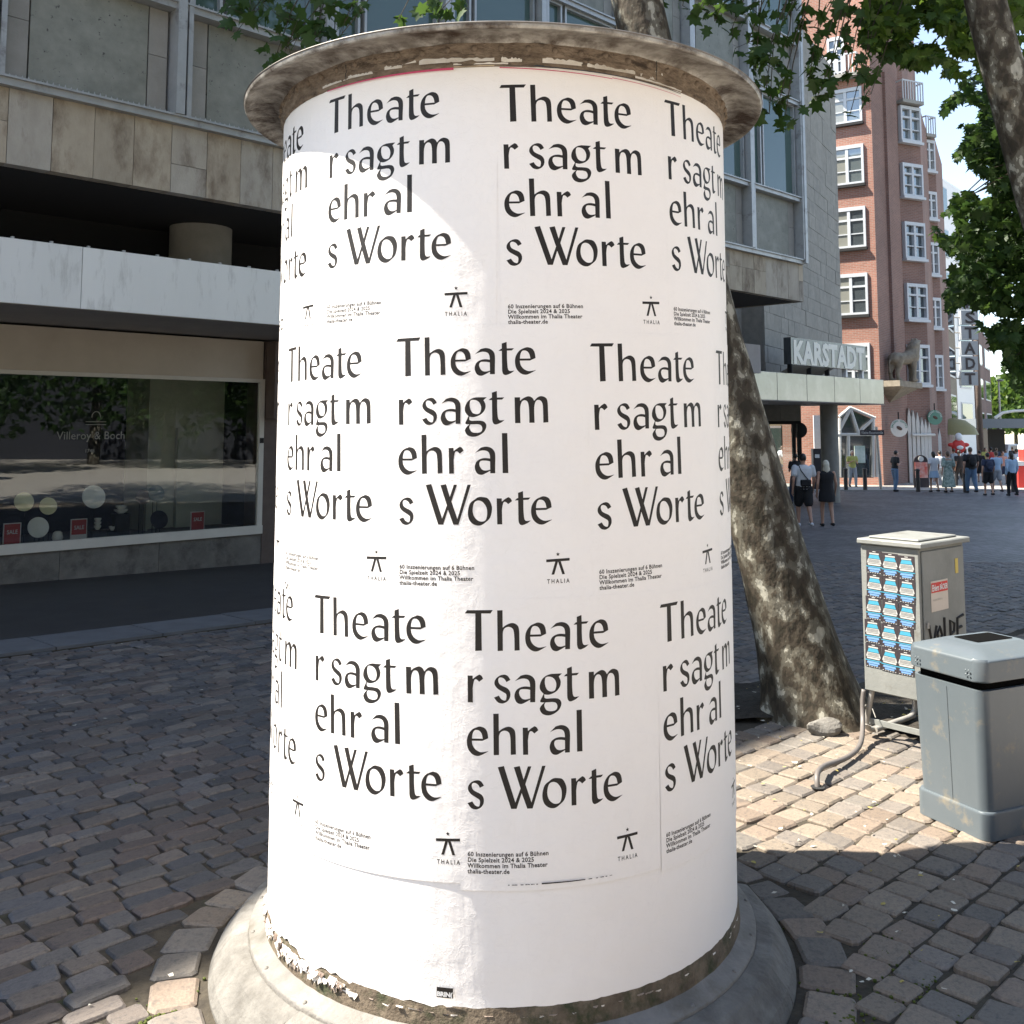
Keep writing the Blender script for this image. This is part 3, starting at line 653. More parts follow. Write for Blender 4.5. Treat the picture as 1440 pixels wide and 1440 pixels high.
# --- lettering traced as outlines: each loop is x,y[,c]; c marks a corner
def G(s): return [[(float(a.split(',')[0]), float(a.split(',')[1]), a.endswith('c')) for a in loop.split()] for loop in s.split('|')]
GL = {
 'T': (13.09, 550, 470, 775, G('107,137,c 140,80,c 555,67,c 517,127,c 368,130,c 371,770,c 265,778,c 272,135,c')),
 'h': (13.09, 550, 470, 771, G('628,68,c 718,64,c 718,365,c 775,322 860,287 930,298 982,348 998,430 1000,560 1003,762,c 915,768,c 914,560 905,440 885,385 840,357 790,357 745,385 722,440 718,520,c 718,768,c 630,772,c')),
 'e': (13.09, 650, 470, 750, G('1355,685,c 1290,722 1180,768 1080,745 1000,660 972,540 990,420 1060,320 1150,275 1210,262 1290,290 1335,360 1350,462,c 1245,508,c 1062,508,c 1072,575 1110,640 1170,685 1240,702 1355,683,c|1064,470,c 1072,400 1095,345 1130,322 1190,332 1235,385 1255,470,c')),
 'a': (13.09, 650, 470, 745, G('240,375,c 345,280,c 440,262 530,285 590,345 608,430 604,600 602,745,c 512,745,c 512,700,c 440,738 350,772 270,740 232,640 260,540 330,487 420,468 512,478,c 508,420 490,370 450,340 380,330 310,345 240,375,c|512,530,c 440,516 345,520 315,570 330,630 370,680 430,695 512,680,c')),
 't': (13.09, 650, 470, 750, G('672,325,c 720,285,c 735,285,c 735,190,c 825,160,c 828,280,c 960,278,c 920,318,c 830,320,c 829,480 838,630 855,680 885,697 960,690,c 900,735 810,770 760,755 738,700 735,600 735,325,c')),
 'r': (12.0, 550, 550, 575, G('130,152,c 203,152,c 205,206,c 250,165 300,132,c 332,150 357,197,c 297,247,c 262,212 232,215 214,270 203,350,c 203,575,c 130,575,c')),
 's': (12.0, 550, 550, 575, G('770,213,c 708,247,c 680,200 640,176 600,178 582,215 600,275 650,310 720,345 762,400 765,480 730,545 680,578 630,587 570,565 517,493,c 590,462,c 630,520 685,541 705,500 702,440 650,402 570,350 527,285 535,215 590,155 670,128 730,150 770,213,c')),
 'g': (12.0, 550, 550, 565, G('1610,122,c 1555,170,c 1588,250 1570,340 1500,415 1390,455 1312,446,c 1314,500 1350,517,c 1500,517 1570,545 1597,610 1560,700 1480,760 1380,788 1280,760 1235,680 1265,620 1314,577,c 1252,572,c 1240,552,c 1270,495 1300,438,c 1245,370 1240,290 1280,200 1350,145 1430,122,c|1345,170 1322,230 1330,310 1365,380 1430,405 1490,385 1513,300 1490,220 1430,172|1330,577,c 1310,630 1350,705 1440,722 1510,700 1527,640 1500,590 1440,575,c')),
 'm': (12.0, 660, 550, 556, G('757,122,c 848,122,c 850,182,c 900,140 985,107 1050,130 1086,184,c 1140,130 1205,107 1280,135 1310,200 1316,350 1320,550,c 1235,555,c 1232,300 1215,210 1170,172 1120,185 1092,250 1084,350 1088,555,c 1000,555,c 997,330 980,215 940,175 890,185 860,240 848,330 850,557,c 760,557,c')),
 'l': (8.0, 550, 605, 495, G('1237,45,c 1298,45,c 1303,495,c 1240,495,c')),
 'W': (12.0, 550, 675, 755, G('565,92,c 658,72,c 832,655,c 915,430,c 812,92,c 905,72,c 965,290,c 1035,82,c 1090,82,c 992,365,c 1088,660,c 1265,82,c 1322,82,c 1105,757,c 1020,757,c 932,505,c 850,755,c 765,755,c')),
 'o': (12.0, 660, 675, 763, G('190,298 290,330 350,470 320,640 240,725 150,778 50,765 -30,690 -57,560 -20,410 60,340 120,303|110,358 190,380 255,470 268,580 245,680 190,712 120,700 50,630 25,520 50,400')),
}
def px2cyl(px, py):
    d = ray(px, py); a = d.x**2 + d.y**2; b = -2*(d.x*CX + d.y*CY); c = CX*CX + CY*CY - CR*CR
    t = (-b - math.sqrt(max(b*b - 4*a*c, 0)))/(2*a); X = d*t
    return math.atan2(X.x-CX, CY-X.y)*CR, X.z + CAMH
def smooth_loop(L_, sub=4):
    out = []; n_ = len(L_)
    for i in range(n_):
        p0, p1, p2, p3 = L_[i-1], L_[i], L_[(i+1) % n_], L_[(i+2) % n_]
        out.append((p1[0], p1[1]))
        if p1[2] and p2[2]: continue
        if p1[2]: p0 = p1
        if p2[2]: p3 = p2
        for k in range(1, sub):
            t = k/sub; t2 = t*t; t3 = t2*t
            out.append(tuple(.5*((2*p1[j]) + (-p0[j]+p2[j])*t + (2*p0[j]-5*p1[j]+4*p2[j]-p3[j])*t2 + (-p0[j]+3*p1[j]-3*p2[j]+p3[j])*t3) for j in (0, 1)))
    return out
GLF = {}
for ch, (scl, ox, oy, base, loops) in GL.items():
    LL = []
    xmin = min(p[0] for lp in loops for p in lp); s0, z0 = px2cyl(ox + xmin/scl, oy + base/scl)
    for lp in loops:
        pts = []
        for (x, y) in smooth_loop(lp):
            s_, z_ = px2cyl(ox + x/scl, oy + y/scl); _, zb = px2cyl(ox + x/scl, oy + base/scl); pts.append(Vector((s_-s0, z_-zb, 0)))
        LL.append(pts)
    tri = tessellate_polygon(LL); flat = [p for lp in LL for p in lp]; GLF[ch] = (flat, tri)
S0, ZF = px2cyl(558.2, 529.2)
def lx(px, py): return px2cyl(px, py)[0] - S0
LINES = [(0, [('T', 558.2), ('h', 598), ('e', 634), ('a', 667.7), ('t', 701.3), ('e', 724.3)], 529),
         (1, [('r', 560.8), ('s', 593.1), ('a', 619.2), ('g', 652.9), ('t', 686.5), ('m', 723.1)], 597.5),
         (2, [('e', 559), ('h', 591.9), ('r', 630), ('a', 666), ('l', 704.6)], 666.9),
         (3, [('s', 559.3), ('W', 597.1), ('o', 655.4), ('r', 696.4), ('t', 721.3), ('e', 744)], 738.2)]
TV = []; TF = []
for _, chs, by in LINES:
    zl = px2cyl(600, by)[1] - px2cyl(600, 529)[1]
    for ch, px in chs:
        fl, tr = GLF[ch]; o_ = len(TV); dx = lx(px, by)
        TV += [(p.x + dx, p.y + zl, 0) for p in fl]; TF += [tuple(i+o_ for i in t) for t in tr]
def cut_flat(V, F, x0, x1, step=.02):
    bm = bmesh.new(); bv = [bm.verts.new(v) for v in V]
    for f in F:
        try: bm.faces.new([bv[i] for i in f])
        except ValueError: pass
    x = x0
    while x < x1:
        bmesh.ops.bisect_plane(bm, geom=bm.verts[:]+bm.edges[:]+bm.faces[:], plane_co=(x, 0, 0), plane_no=(1, 0, 0)); x += step
    bm.verts.ensure_lookup_table(); bm.verts.index_update()
    V2 = [tuple(v.co) for v in bm.verts]; F2 = [tuple(v.index for v in f.verts) for f in bm.faces]; bm.free(); return V2, F2
TV, TF = cut_flat(TV, TF, .01, .45)
FONT = {}
def ftext(s, size, bold=0.0, spacing=1.0, xs=1.0, align='LEFT'):
    k = (s, size, bold, spacing, xs, align)
    if k in FONT: return FONT[k]
    c = bpy.data.curves.new('t', 'FONT'); c.body = s; c.size = size; c.offset = bold; c.space_character = spacing; c.align_x = align; c.resolution_u = 2
    o = bpy.data.objects.new('t', c); col.objects.link(o); dg = bpy.context.evaluated_depsgraph_get(); me = bpy.data.meshes.new_from_object(o.evaluated_get(dg))
    V = [(v.co.x*xs, v.co.y, 0) for v in me.vertices]; F = [tuple(p.vertices) for p in me.polygons]
    bpy.data.objects.remove(o); bpy.data.meshes.remove(me); FONT[k] = (V, F); return V, F
# small print and emblem, in poster coordinates (origin: left foot line of "Theate")
SV = []; SF = []
def addflat(V, F, dx, dz):
    o_ = len(SV); SV.extend([(v[0]+dx, v[1]+dz, 0) for v in V]); SF.extend([tuple(i+o_ for i in f) for f in F])
SX = .008; SZ = -.536 - .0135
for k, s_ in enumerate(('60 Inszenierungen auf 6 Bühnen', 'Die Spielzeit 2024 & 2025', 'Willkommen im Thalia Theater', 'thalia-theater.de')):
    V_, F_ = ftext(s_, .0165, .00042, 1.06, .93)
    if k == 0: kk = .222/ max(v[0] for v in V_)
    addflat([(v[0]*kk, v[1], 0) for v in V_], F_, SX, SZ - k*.0150)
EV = []; EF = []
ex0 = .467; ez = -.548
def eq(pts): o_ = len(EV); EV.extend([(ex0+a, ez+b, 0) for a, b in pts]); EF.append(tuple(range(o_, o_+len(pts))))
eq([(-.034, .016), (.034, .018), (.034, .0255), (-.034, .0235)])
eq([(-.008, .017), (.000, .017), (-.0115, -.019), (-.0195, -.019)]); eq([(.000, .017), (.008, .017), (.0195, -.019), (.0115, -.019)])
o_ = len(EV); EV.append((ex0, ez+.037, 0))
for k in range(10):
    rr = .0062 if k % 2 == 0 else .0026; t = R(90 + 36*k); EV.append((ex0 + rr*math.cos(t), ez + .037 + rr*math.sin(t), 0))
for k in range(10): EF.append((o_, o_+1+k, o_+1+(k+1) % 10))
V_, F_ = ftext('THALIA', .0165, .0003, 1.55, .82, 'CENTER'); o_ = len(EV); EV += [(v[0]+ex0, v[1]+ez-.043, 0) for v in V_]; EF += [tuple(i+o_ for i in f) for f in F_]
EV, EF = cut_flat(EV, EF, .43, .51, .012); SV, SF = cut_flat(SV, SF, .0, .25, .03)
def wrap(V, s0, z0, rot, r):
    c, s_ = math.cos(rot), math.sin(rot)
    return [cyl_pt(s0 + x*c - y*s_, z0 + x*s_ + y*c, r) for x, y, _ in V]
POST = []
rows = {0: [(-1.165, .908, 0), (-.596, .914, -.2), (-.002, .890, 1.4), (.549, .907, 1.9)], 1: [(-1.42, .150, .4), (-.847, .146, .7), (-.312, .148, .78), (.265, .133, 1.3), (.842, .141, .5)], 2: [(-1.172, -.606, .3), (-.624, -.614, 1.3), (-.099, -.620, .1), (.497, -.630, .4)]}
for r_, L_ in rows.items():
    for p in L_: POST.append((r_, *p))
    last = L_[-1]; first = L_[0]; s_ = last[0] + .575
    while s_ + .55 < first[0] + 2*math.pi*CR - .02: POST.append((r_, s_, last[1] + .004, r2.uniform(-.4, .8))); s_ += .58
RIX = {0: 0, 1: 0, 2: 0}
for i, (row, s0, z1, rot) in enumerate(POST):
    ri = RIX[row]; RIX[row] += 1
    z1 += CAMH; rt = R(rot); r_ = CR + .0010 + .0007*row + .00025*min(ri, 5)
    x0, x1, y0, y1 = -.012, .585, -.640, .143
    if row == 0: y1 = ZT - z1 - .001
    V = []; F = []; nx, nz_ = 54, 22
    for j in range(nz_+1):
        for k in range(nx+1):
            x = x0 + (x1-x0)*k/nx; y = y0 + (y1-y0)*j/nz_; V.append((x, y, 0))
    for j in range(nz_):
        for k in range(nx): F.append((j*(nx+1)+k, j*(nx+1)+k+1, (j+1)*(nx+1)+k+1, (j+1)*(nx+1)+k))
    P = wrap(V, s0, z1, rt, r_)
    # gentle blisters and creases in the pasted sheet
    PP = []
    for (x, y, z) in P:
        th = math.atan2(x-CX, CY-y); d = .0*noise.noise(Vector((th*7, z*6, row)))
        PP.append((x + math.sin(th)*d, y - math.cos(th)*d, z))
    mb = MB(); mb.add(PP, F); po = build('poster', mb, M['paper'], colm, True, fix=False)
    mb = MB(); mb.add(wrap(TV, s0, z1, rt, r_ + .0003), TF); build('lettering', mb, M['ink'], po, fix=False)
    mb = MB(); mb.add(wrap(SV, s0, z1, rt, r_ + .0003), SF); build('small_print', mb, M['ink'], po, fix=False)
    mb = MB(); mb.add(wrap(EV, s0, z1, rt, r_ + .0003), EF); build('emblem', mb, M['ink'], po, fix=False)
def arc(s0, s1, z0, z1, h0, h1, r, n=24, jz=0.0):
    mb = MB(); V = []; F = []
    for k in range(n+1):
        t = k/n; s_ = s0+(s1-s0)*t; z = z0+(z1-z0)*t; h = h0+(h1-h0)*t + (r2.uniform(-jz, jz) if jz else 0)
        V.append(cyl_pt(s_, z, r)); V.append(cyl_pt(s_, z+h, r))
    for k in range(n): F.append((2*k, 2*k+2, 2*k+3, 2*k+1))
    return mb.add(V, F)
RP = CR + .004
def zrel(z): return z + CAMH
for (a0, a1, b0, b1, h0, h1, m_) in ((-.60, -.14, 1.052, 1.049, .003, .007, 'pink'), (-.004, .125, 1.058, 1.057, .010, .004, 'dark_print'), (.035, .08, 1.0625, 1.0625, .006, .005, 'orange'),
        (-.005, .34, 1.050, 1.042, .003, .002, 'pink'), (.34, .62, 1.045, 1.04, .002, .001, 'pink'), (.12, .62, 1.056, 1.050, .003, .002, 'dark_print'), (-.14, -.02, 1.056, 1.056, .012, .012, 'beige')):
    build('print_remnant', arc(a0, a1, zrel(b0), zrel(b1), h0, h1, CR + .0075), M[m_], colm, fix=False)
# torn scraps on the upper band
for (a0, a1, z_, h_) in ((-.245, -.02, 1.072, .014), (.0, .06, 1.066, .014), (.12, .28, 1.068, .016), (.28, .42, 1.066, .014), (-.36, -.30, 1.072, .012), (-.5, -.40, 1.070, .010), (-.30, -.255, 1.080, .008), (.44, .50, 1.067, .010), (.50, .53, 1.085, .010), (-.62, -.5, 1.066, .007), (-.14, .02, 1.062, .006), (.42, .62, 1.058, .006)):
    build('torn_scrap', arc(a0, a1, zrel(z_), zrel(z_ + r2.uniform(-.003, .003)), h_, h_*.6, CR + .0105, 18, h_*.25), M['scrap'], colm, fix=False)
# cap: crusted band, flared brim, rim, low cone
def jb(r, z, t): return r + .0045*noise.noise(Vector((math.cos(t)*9, math.sin(t)*9, z*30))) + .004*noise.noise(Vector((math.cos(t)*34, math.sin(t)*34, z*70))), z
zc = CAMH + 1.056
mb = MB(); mb.lathe([(CR+.001, zc), (CR+.007, zc+.003), (CR+.010, zc+.012), (CR+.009, zc+.022), (CR+.011, zc+.032), (CR+.010, zc+.044), (CR+.013, zc+.056), (CR+.016, zc+.068)], C3, 240, jit=jb)
build('cap_band', mb, M['capband'], colm, True)
rimz = rim_z
mb = MB(); mb.lathe([(CR+.014, zc+.067), (CR+.020, zc+.074), (CR+.035, zc+.079), (CR+.060, zc+.081), (CR+.095, zc+.077), (RC-.022, rimz-.010), (RC-.010, rimz-.015), (RC-.003, rimz-.014), (RC, rimz-.008), (RC, rimz-.002)], C3, 160)
build('cap_brim', mb, M['cap'], colm, True)
mb = MB(); mb.lathe([(RC, rimz-.002), (RC+.003, rimz+.001), (RC+.001, rimz+.004), (RC-.02, rimz+.003), (RC-.2, rimz+.035), (.25, rimz+.11), (0.001, rimz+.14)], C3, 160)
build('cap_roof', mb, M['capdark'], colm, True)
rv = MB(); rv.ell((0, 0, 0), (.0105, .0105, .0105), 8, 5); rvm = rv.mesh('rivet', M['capband'], True)
for k in range(64):
    t = 2*math.pi*k/64; o = bpy.data.objects.new('rivet', rvm); col.objects.link(o); o.parent = colm
    o.location = ((CR+.010)*math.sin(t), -(CR+.010)*math.cos(t), zc + .052 + r2.uniform(-.003, .003))
# seam cracks of the band
for t in (-.63, .62, 2.0, -2.2):
    mb = MB(); 
    for k in range(5):
        z = zc + .008 + k*.012; s_ = t*CR + r2.uniform(-.003, .003)
        mb.add([cyl_pt(s_, z, CR+.017), cyl_pt(s_+.003, z, CR+.017), cyl_pt(s_+.003+r2.uniform(-.002, .002), z+.012, CR+.018), cyl_pt(s_, z+.012, CR+.018)], [(0, 1, 2, 3)])
    build('band_seam', mb, M['gap'], colm, fix=False)
# foot
mb = MB(); mb.lathe([(CR-.002, ZB+.03), (CR+.004, ZB+.012), (CR+.008, ZB-.03), (CR+.010, ZB-.06)], C3, 160, jit=lambda r, z, t: (r + .002*noise.noise(Vector((t*20, z*40, 2))), z)); build('rust_band', mb, M['rust'], colm, True)
mb = MB(); mb.lathe([(CR+.006, ZB-.036), (CR+.022, ZB-.048), (CR+.056, ZB-.060), (CR+.060, ZB-.066), (CR+.058, ZB-.085)], C3, 160, jit=lambda r, z, t: (r + .0015*noise.noise(Vector((t*6, 3, 2))), z)); build('foot_ledge', mb, M['ledge'], colm, True)
bo = MB(); bo.lathe([(0.001, .006), (.006, .005), (.007, 0), (.007, -.006)], n=8); bom = bo.mesh('bolt', M['ledge'], True)
for k in range(22):
    t = 2*math.pi*k/22 + .13; o = bpy.data.objects.new('bolt', bom); col.objects.link(o); o.parent = colm; o.location = ((CR+.045)*math.sin(t), -(CR+.045)*math.cos(t), ZB - .058)
nseg = 10
for k in range(nseg):
    a0 = 2*math.pi*k/nseg + .21; a1 = a0 + 2*math.pi/nseg
    g0, g1 = a0 + .003, a1 - .003
    hj = r2.uniform(-.006, .006)
    mb = MB(); prof = [(CR+.044, ZB-.078), (CR+.062, ZB-.074), (CR+.108, ZB-.084), (CR+.118, ZB-.090), (CR+.168, ZB-.148), (CR+.183, -.01), (CR+.183, -.05), (CR+.04, -.05), (CR+.044, ZB-.078)]
    prof = [(a_, b_ + (hj if b_ > 0 else 0)) for a_, b_ in prof]; mb.lathe(prof, C3, 12, g0, g1)
    npf = len(prof); mb.add([(CX + r_*math.cos(g0), CY + r_*math.sin(g0), z) for r_, z in prof[:-1]], [tuple(range(npf-1))]); mb.add([(CX + r_*math.cos(g1), CY + r_*math.sin(g1), z) for r_, z in prof[:-1]], [tuple(range(npf-1))])
    build('foot_stone', mb, M['conc'], colm, False)
mb = MB(); mb.lathe([(CR+.03, ZB-.10), (CR+.14, ZB-.145), (CR+.16, -.03)], C3, 64); build('foot_core', mb, M['gap'], colm, True)
# shreds of torn paper at the lower left edge
mb = MB()
for k in range(150):
    main = k < 105
    s_ = r2.gauss(-.80, .17) if main else r2.uniform(-1.25, 1.0)
    w_ = r2.uniform(.010, .045) if main else r2.uniform(.008, .03); z = ZB + r2.uniform(.0, .022) if main else ZB + r2.uniform(-.002, .008)
    dr = r2.uniform(.010, .036) if main and s_ < -.3 else r2.uniform(.002, .008); cu = r2.uniform(.002, .014) if main else .002
    mb.mi = r2.choice([0, 1, 1, 2]) if main else r2.choice([1, 2, 2]); n_ = 5; V = []
    for a in range(n_+1):
        f_ = a/n_; edge_ = dr*(.45 + .55*abs(noise.noise(Vector((s_*40 + a*1.7, k*.37, 2))))*2)
        if a in (0, n_): edge_ *= .4
        V += [cyl_pt(s_ + w_*f_, z, CR + .0042 + .0012*(k % 3)), cyl_pt(s_ + w_*f_ + r2.uniform(-.002, .002), z - edge_*.5, CR + .0045 + cu*.5), cyl_pt(s_ + w_*f_ + r2.uniform(-.003, .003), z - edge_, CR + .004 + cu*r2.uniform(.4, 1.3))]
    mb.add(V, [(3*a, 3*a+3, 3*a+4, 3*a+1) for a in range(n_)] + [(3*a+1, 3*a+4, 3*a+5, 3*a+2) for a in range(n_)])
build('paper_shreds', mb, [M['paper'], M['scrap'], M['layers']], colm, fix=False)['kind'] = 'stuff'
# remnant label BRING and a cut print line
s0_, z0_ = px2cyl(615, 1400); s1_, z1_ = px2cyl(638, 1388)
build('label_remnant', arc(s0_, s1_, z0_, z0_, z1_-z0_, z1_-z0_, CR + .0072), M['ink'], colm, fix=False)
V_, F_ = ftext('BRIN(', .0165, .0008, .95, .9); wdt = max(v[0] for v in V_); V_ = [(v[0]*(s1_-s0_)*.97/wdt, v[1], 0) for v in V_]
mb = MB(); mb.add(wrap(V_, s0_+.0008, z0_+.004, 0, CR + .0082), F_); build('label_letters', mb, M['white'], colm, fix=False)
build('print_line', arc(.112, .235, zrel(-1.243), zrel(-1.243), .0035, .0025, CR + .0078), M['ink'], colm, fix=False)
mb = MB()
for k in range(26):
    s_ = r2.uniform(.012, .108) if k < 16 else r2.uniform(.24, .33); b = arc(s_, s_ + r2.uniform(.002, .006), zrel(-1.243), zrel(-1.243), .0022, .002, CR+.0078, 1); mb.add(b.v, b.f)
build('print_specks', mb, M['ink'], colm, fix=False)
# faint pen scribble on the left
mb = MB()
s_, z_ = px2cyl(403, 822); pts = []
for k in range(60): t = k/60; pts.append(cyl_pt(s_ + .05*t + .008*math.cos(k*.9), z_ + .014*math.sin(k*1.1)*(1-.3*t), CR + .0085))
mb.tube(pts, .0004, 4); build('pen_scribble', mb, M['stblack'], colm, fix=False)

# ================================================================== DEPARTMENT STORE (left and behind the column)
r3 = random.Random(11)
store = thing('department_store', 'long stone-clad department store with shop windows, white canopy and overhanging upper floors', 'building', FO, FANG)
def FB(): return MB(FM)
def part(name, mb, m, parent=store, **k): return build(name, mb, m, parent, **k)
TOPZ = 17.4
# body volumes (behind the visible skins)
mb = FB(); mb.box(-12, 17.35, -1.52, 12, 9.0 - 4.02, TOPZ); part('upper_body', mb, M['greystone'])
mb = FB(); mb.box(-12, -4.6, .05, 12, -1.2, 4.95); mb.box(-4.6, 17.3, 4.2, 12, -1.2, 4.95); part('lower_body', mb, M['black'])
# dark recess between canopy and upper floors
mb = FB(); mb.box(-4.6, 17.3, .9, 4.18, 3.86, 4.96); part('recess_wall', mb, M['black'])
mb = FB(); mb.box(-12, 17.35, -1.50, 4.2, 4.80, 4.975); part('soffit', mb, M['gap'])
for u0 in (2.75, 9.3, 15.2):
    mb = FB(); mb.lathe([(.46, 3.4), (.46, 4.80)], (u0, .25, 0), 28); part('round_column', mb, M['concgrey'], smooth=True)
# frieze: individual stone panels
u = -5.2
while u < 17.45:
    wd = .5 if u + .5 < 17.5 else 17.5 - u
    z0, z1 = 4.80, 5.70
    def pan(za, zb, y=0.0):
        mb = FB(); mb.box(u + .004, u + wd - .004, -1.70 + y, -1.53, za + .003, zb - .003); part('stone_panel', mb, M['stone'])
    q = r3.random()
    if q < .45: pan(z0, z1, r3.uniform(-.003, .004))
    else:
        s_ = z0 + r3.choice([.38, .5, .55]); pan(z0, s_, r3.uniform(-.003, .004)); pan(s_, z1, r3.uniform(-.003, .004))
    u += .5
# return end of the overhang
mb = FB(); mb.box(17.502, 17.53, -1.69, 4, 4.80, 5.70); part('end_panel', mb, M['stone'])
# storeys: rail, spandrel band, window band
def storey(zr, zs, zw):
    # zr rail bottom .. spandrel top zs .. window top zw
    mods = [-5.6 + 2.29*k for k in range(11)]
    for z in (zr, zs):
        mb = FB(); mb.box(-6, 17.46, -1.80, -1.55, z, z + .085); mb.box(-6, 17.46, -1.84, -1.55, z + .085, z + .11); part('rail', mb, M['alu'])
        mb = FB()
        for k in range(int((17.4+6)/.07)):
            x = -6 + k*.07; h = .035 + .02*r3.random(); mb.add([(x, -1.79, z+.11), (x+.035, -1.79, z+.11), (x+.018, -1.79, z+.11+h)], [(0, 1, 2)])
        part('bird_spikes', mb, M['alu'], fix=False)['kind'] = 'stuff'
    for i, m0 in enumerate(mods):
        m1 = m0 + 2.29
        if m0 > 17.3: break
        e = min(m1, 17.36)
        for dx in (0, .16):
            mb = FB(); mb.box(m0 + dx, m0 + dx + .12 - dx*.35, -1.86 + dx*.2, -1.54, zr + .112, zw); part('mullion', mb, M['alu'])
        a = m0 + .27
        zt = zs - .002; zb_ = zr + .112; sp = zb_ + (zt - zb_)*.55
        def sb(x0, x1, za, zb, m, y=-1.62):
            if x1 > 17.36: x1 = 17.36
            if x1 - x0 < .05: return
            mb = FB(); mb.box(x0 + .004, x1 - .004, y, -1.525, za + .004, zb - .004); part('spandrel_panel', mb, m)
        sb(a, a + .26, zb_, sp, M['greystone']); sb(a, a + .26, sp, zt, M['greystone'])
        sb(a + .27, e - .30, zb_, zt, M['darkstone'], -1.625)
        if e > a + 1: sb(e - .29, e - .03, zb_, sp, M['greystone']); sb(e - .29, e - .03, sp, zt, M['greystone'])
        # windows
        z2 = zs + .112
        for (x0, x1) in ((a - .02, a + .42), (a + .50, e - .05)):
            if x1 > 17.3: x1 = 17.3
            if x1 - x0 < .1: continue
            mb = FB(); y0, y1 = -1.72, -1.56; t = .045
            mb.box(x0, x0+t, y0, y1, z2, zw); mb.box(x1-t, x1, y0, y1, z2, zw); mb.box(x0+t, x1-t, y0, y1, z2, z2+t); mb.box(x0+t, x1-t, y0, y1, zw-t, zw)
            f = part('window', mb, M['alu'])
            mb = FB(); mb.box(x0+t, x1-t, -1.64, -1.62, z2+t, zw-t); build('pane', mb, M['glass_up'], f)
storey(5.70, 7.22, 9.62)
storey(9.62, 11.14, 13.5)
mb = FB(); mb.box(-6, 17.46, -1.75, -1.53, 13.5, TOPZ - .1); part('upper_cladding', mb, M['greystone'])
mb = FB(); mb.box(17.36, 17.47, -1.88, -1.56, 5.72, 13.5); part('corner_post', mb, M['alu'])
mb = FB(); mb.box(17.36, 17.40, -1.53, 12, 4.97, TOPZ - .01); part('side_cladding', mb, M['greystone'])
# canopy with fascia panels
mb = FB(); mb.box(-6, 3.98, -2.17, .9, 3.18, 3.80); mb.box(-6, 3.98, -2.10, .02, 3.13, 3.18); part('canopy', mb, M['soffit'])
for u0, u1 in ((-6, -3.3), (-3.3, .02), (.02, 3.96), (3.975, 4.0)):
    if u1 - u0 < .5: continue
    mb = FB(); mb.box(u0 + .004, u1 - .004, -2.20, -2.172, 3.13, 3.85); part('fascia_panel', mb, M['white_alu'])
mb = FB()
for k in range(24): u0 = -5.8 + k*.42; mb.box(u0, u0+.03, -2.19, -2.15, 3.851, 3.875)
part('fascia_clip', mb, M['alu'], fix=False)['kind'] = 'stuff'
mb = FB(); mb.box(4.0, 17.3, -.6, .9, 3.10, 3.80); part('canopy', mb, M['soffit'])
# shop front
mb = FB(); mb.box(-4.6, 3.72, -.02, .06, 2.515, 3.10); part('shop_fascia', mb, M['signboard'])
mb = FB(); mb.box(-4.6, 3.74, -.05, .02, 2.455, 2.512); mb.box(3.66, 3.74, -.05, .02, .26, 2.455); mb.box(-4.6, 3.74, -.07, .02, .135, .262); part('shop_frame', mb, M['sframe'])
mb = FB(); mb.box(-4.6, 3.655, -.015, -.003, .263, 2.453); part('shop_pane', mb, M['glass_shop'])
for (u0, u1) in ((-4.6, -2.6), (-2.6, -.3), (-.3, .72), (.72, 2.1), (2.1, 3.745)):
    mb = FB(); mb.box(u0+.003, u1-.003, -.03, .05, -1.0, .13); part('plinth_slab', mb, M['plinth'])
mb = FB(); mb.box(3.745, 4.0, -.04, .5, -1.2, 3.10); mb.box(3.76, 3.98, -.30, -.05, 1.9, 3.09); part('pier', mb, M['brownstone'])
mb = FB(); mb.box(3.67, 3.73, -.065, -.05, 1.52, 1.60); part('lock', mb, M['gap'])
mb = FB(); mb.box(-4.6, 3.74, .02, 1.7, .13, .20); part('display_floor', mb, M['brownstone'])
mb = FB(); mb.box(-4.6, 2.35, 1.70, 1.74, .2, 3.1); part('backdrop', mb, M['navy'])
mb = FB(); mb.box(2.35, 3.74, 1.2, 1.24, .2, 3.1); mb.box(2.32, 2.35, .9, 1.7, .2, 3.1); mb.box(2.9, 3.3, 1.1, 1.19, .2, 1.75); part('partition', mb, M['partition'])
mb = FB(); mb.box(-4.6, 3.74, .02, 1.75, 2.6, 2.64); part('display_ceiling', mb, M['partition'])
mb = FB(); mb.box(4.0, 17.3, .0, .3, -1.5, 3.1); part('ground_floor_wall', mb, M['plinth'])
for k in range(5):
    u0 = 4.6 + 2.5*k; mb = FB(); mb.box(u0, u0+2.1, -.06, -.004, .1, .16); mb.box(u0, u0+2.1, -.06, -.004, 2.4, 2.46); mb.box(u0, u0+.06, -.06, -.004, .16, 2.4); mb.box(u0+2.04, u0+2.1, -.06, -.004, .16, 2.4)
    f = part('window', mb, M['sframe']); mb = FB(); mb.box(u0+.06, u0+2.04, -.03, -.006, .16, 2.4); build('pane', mb, M['glass_win'], f)
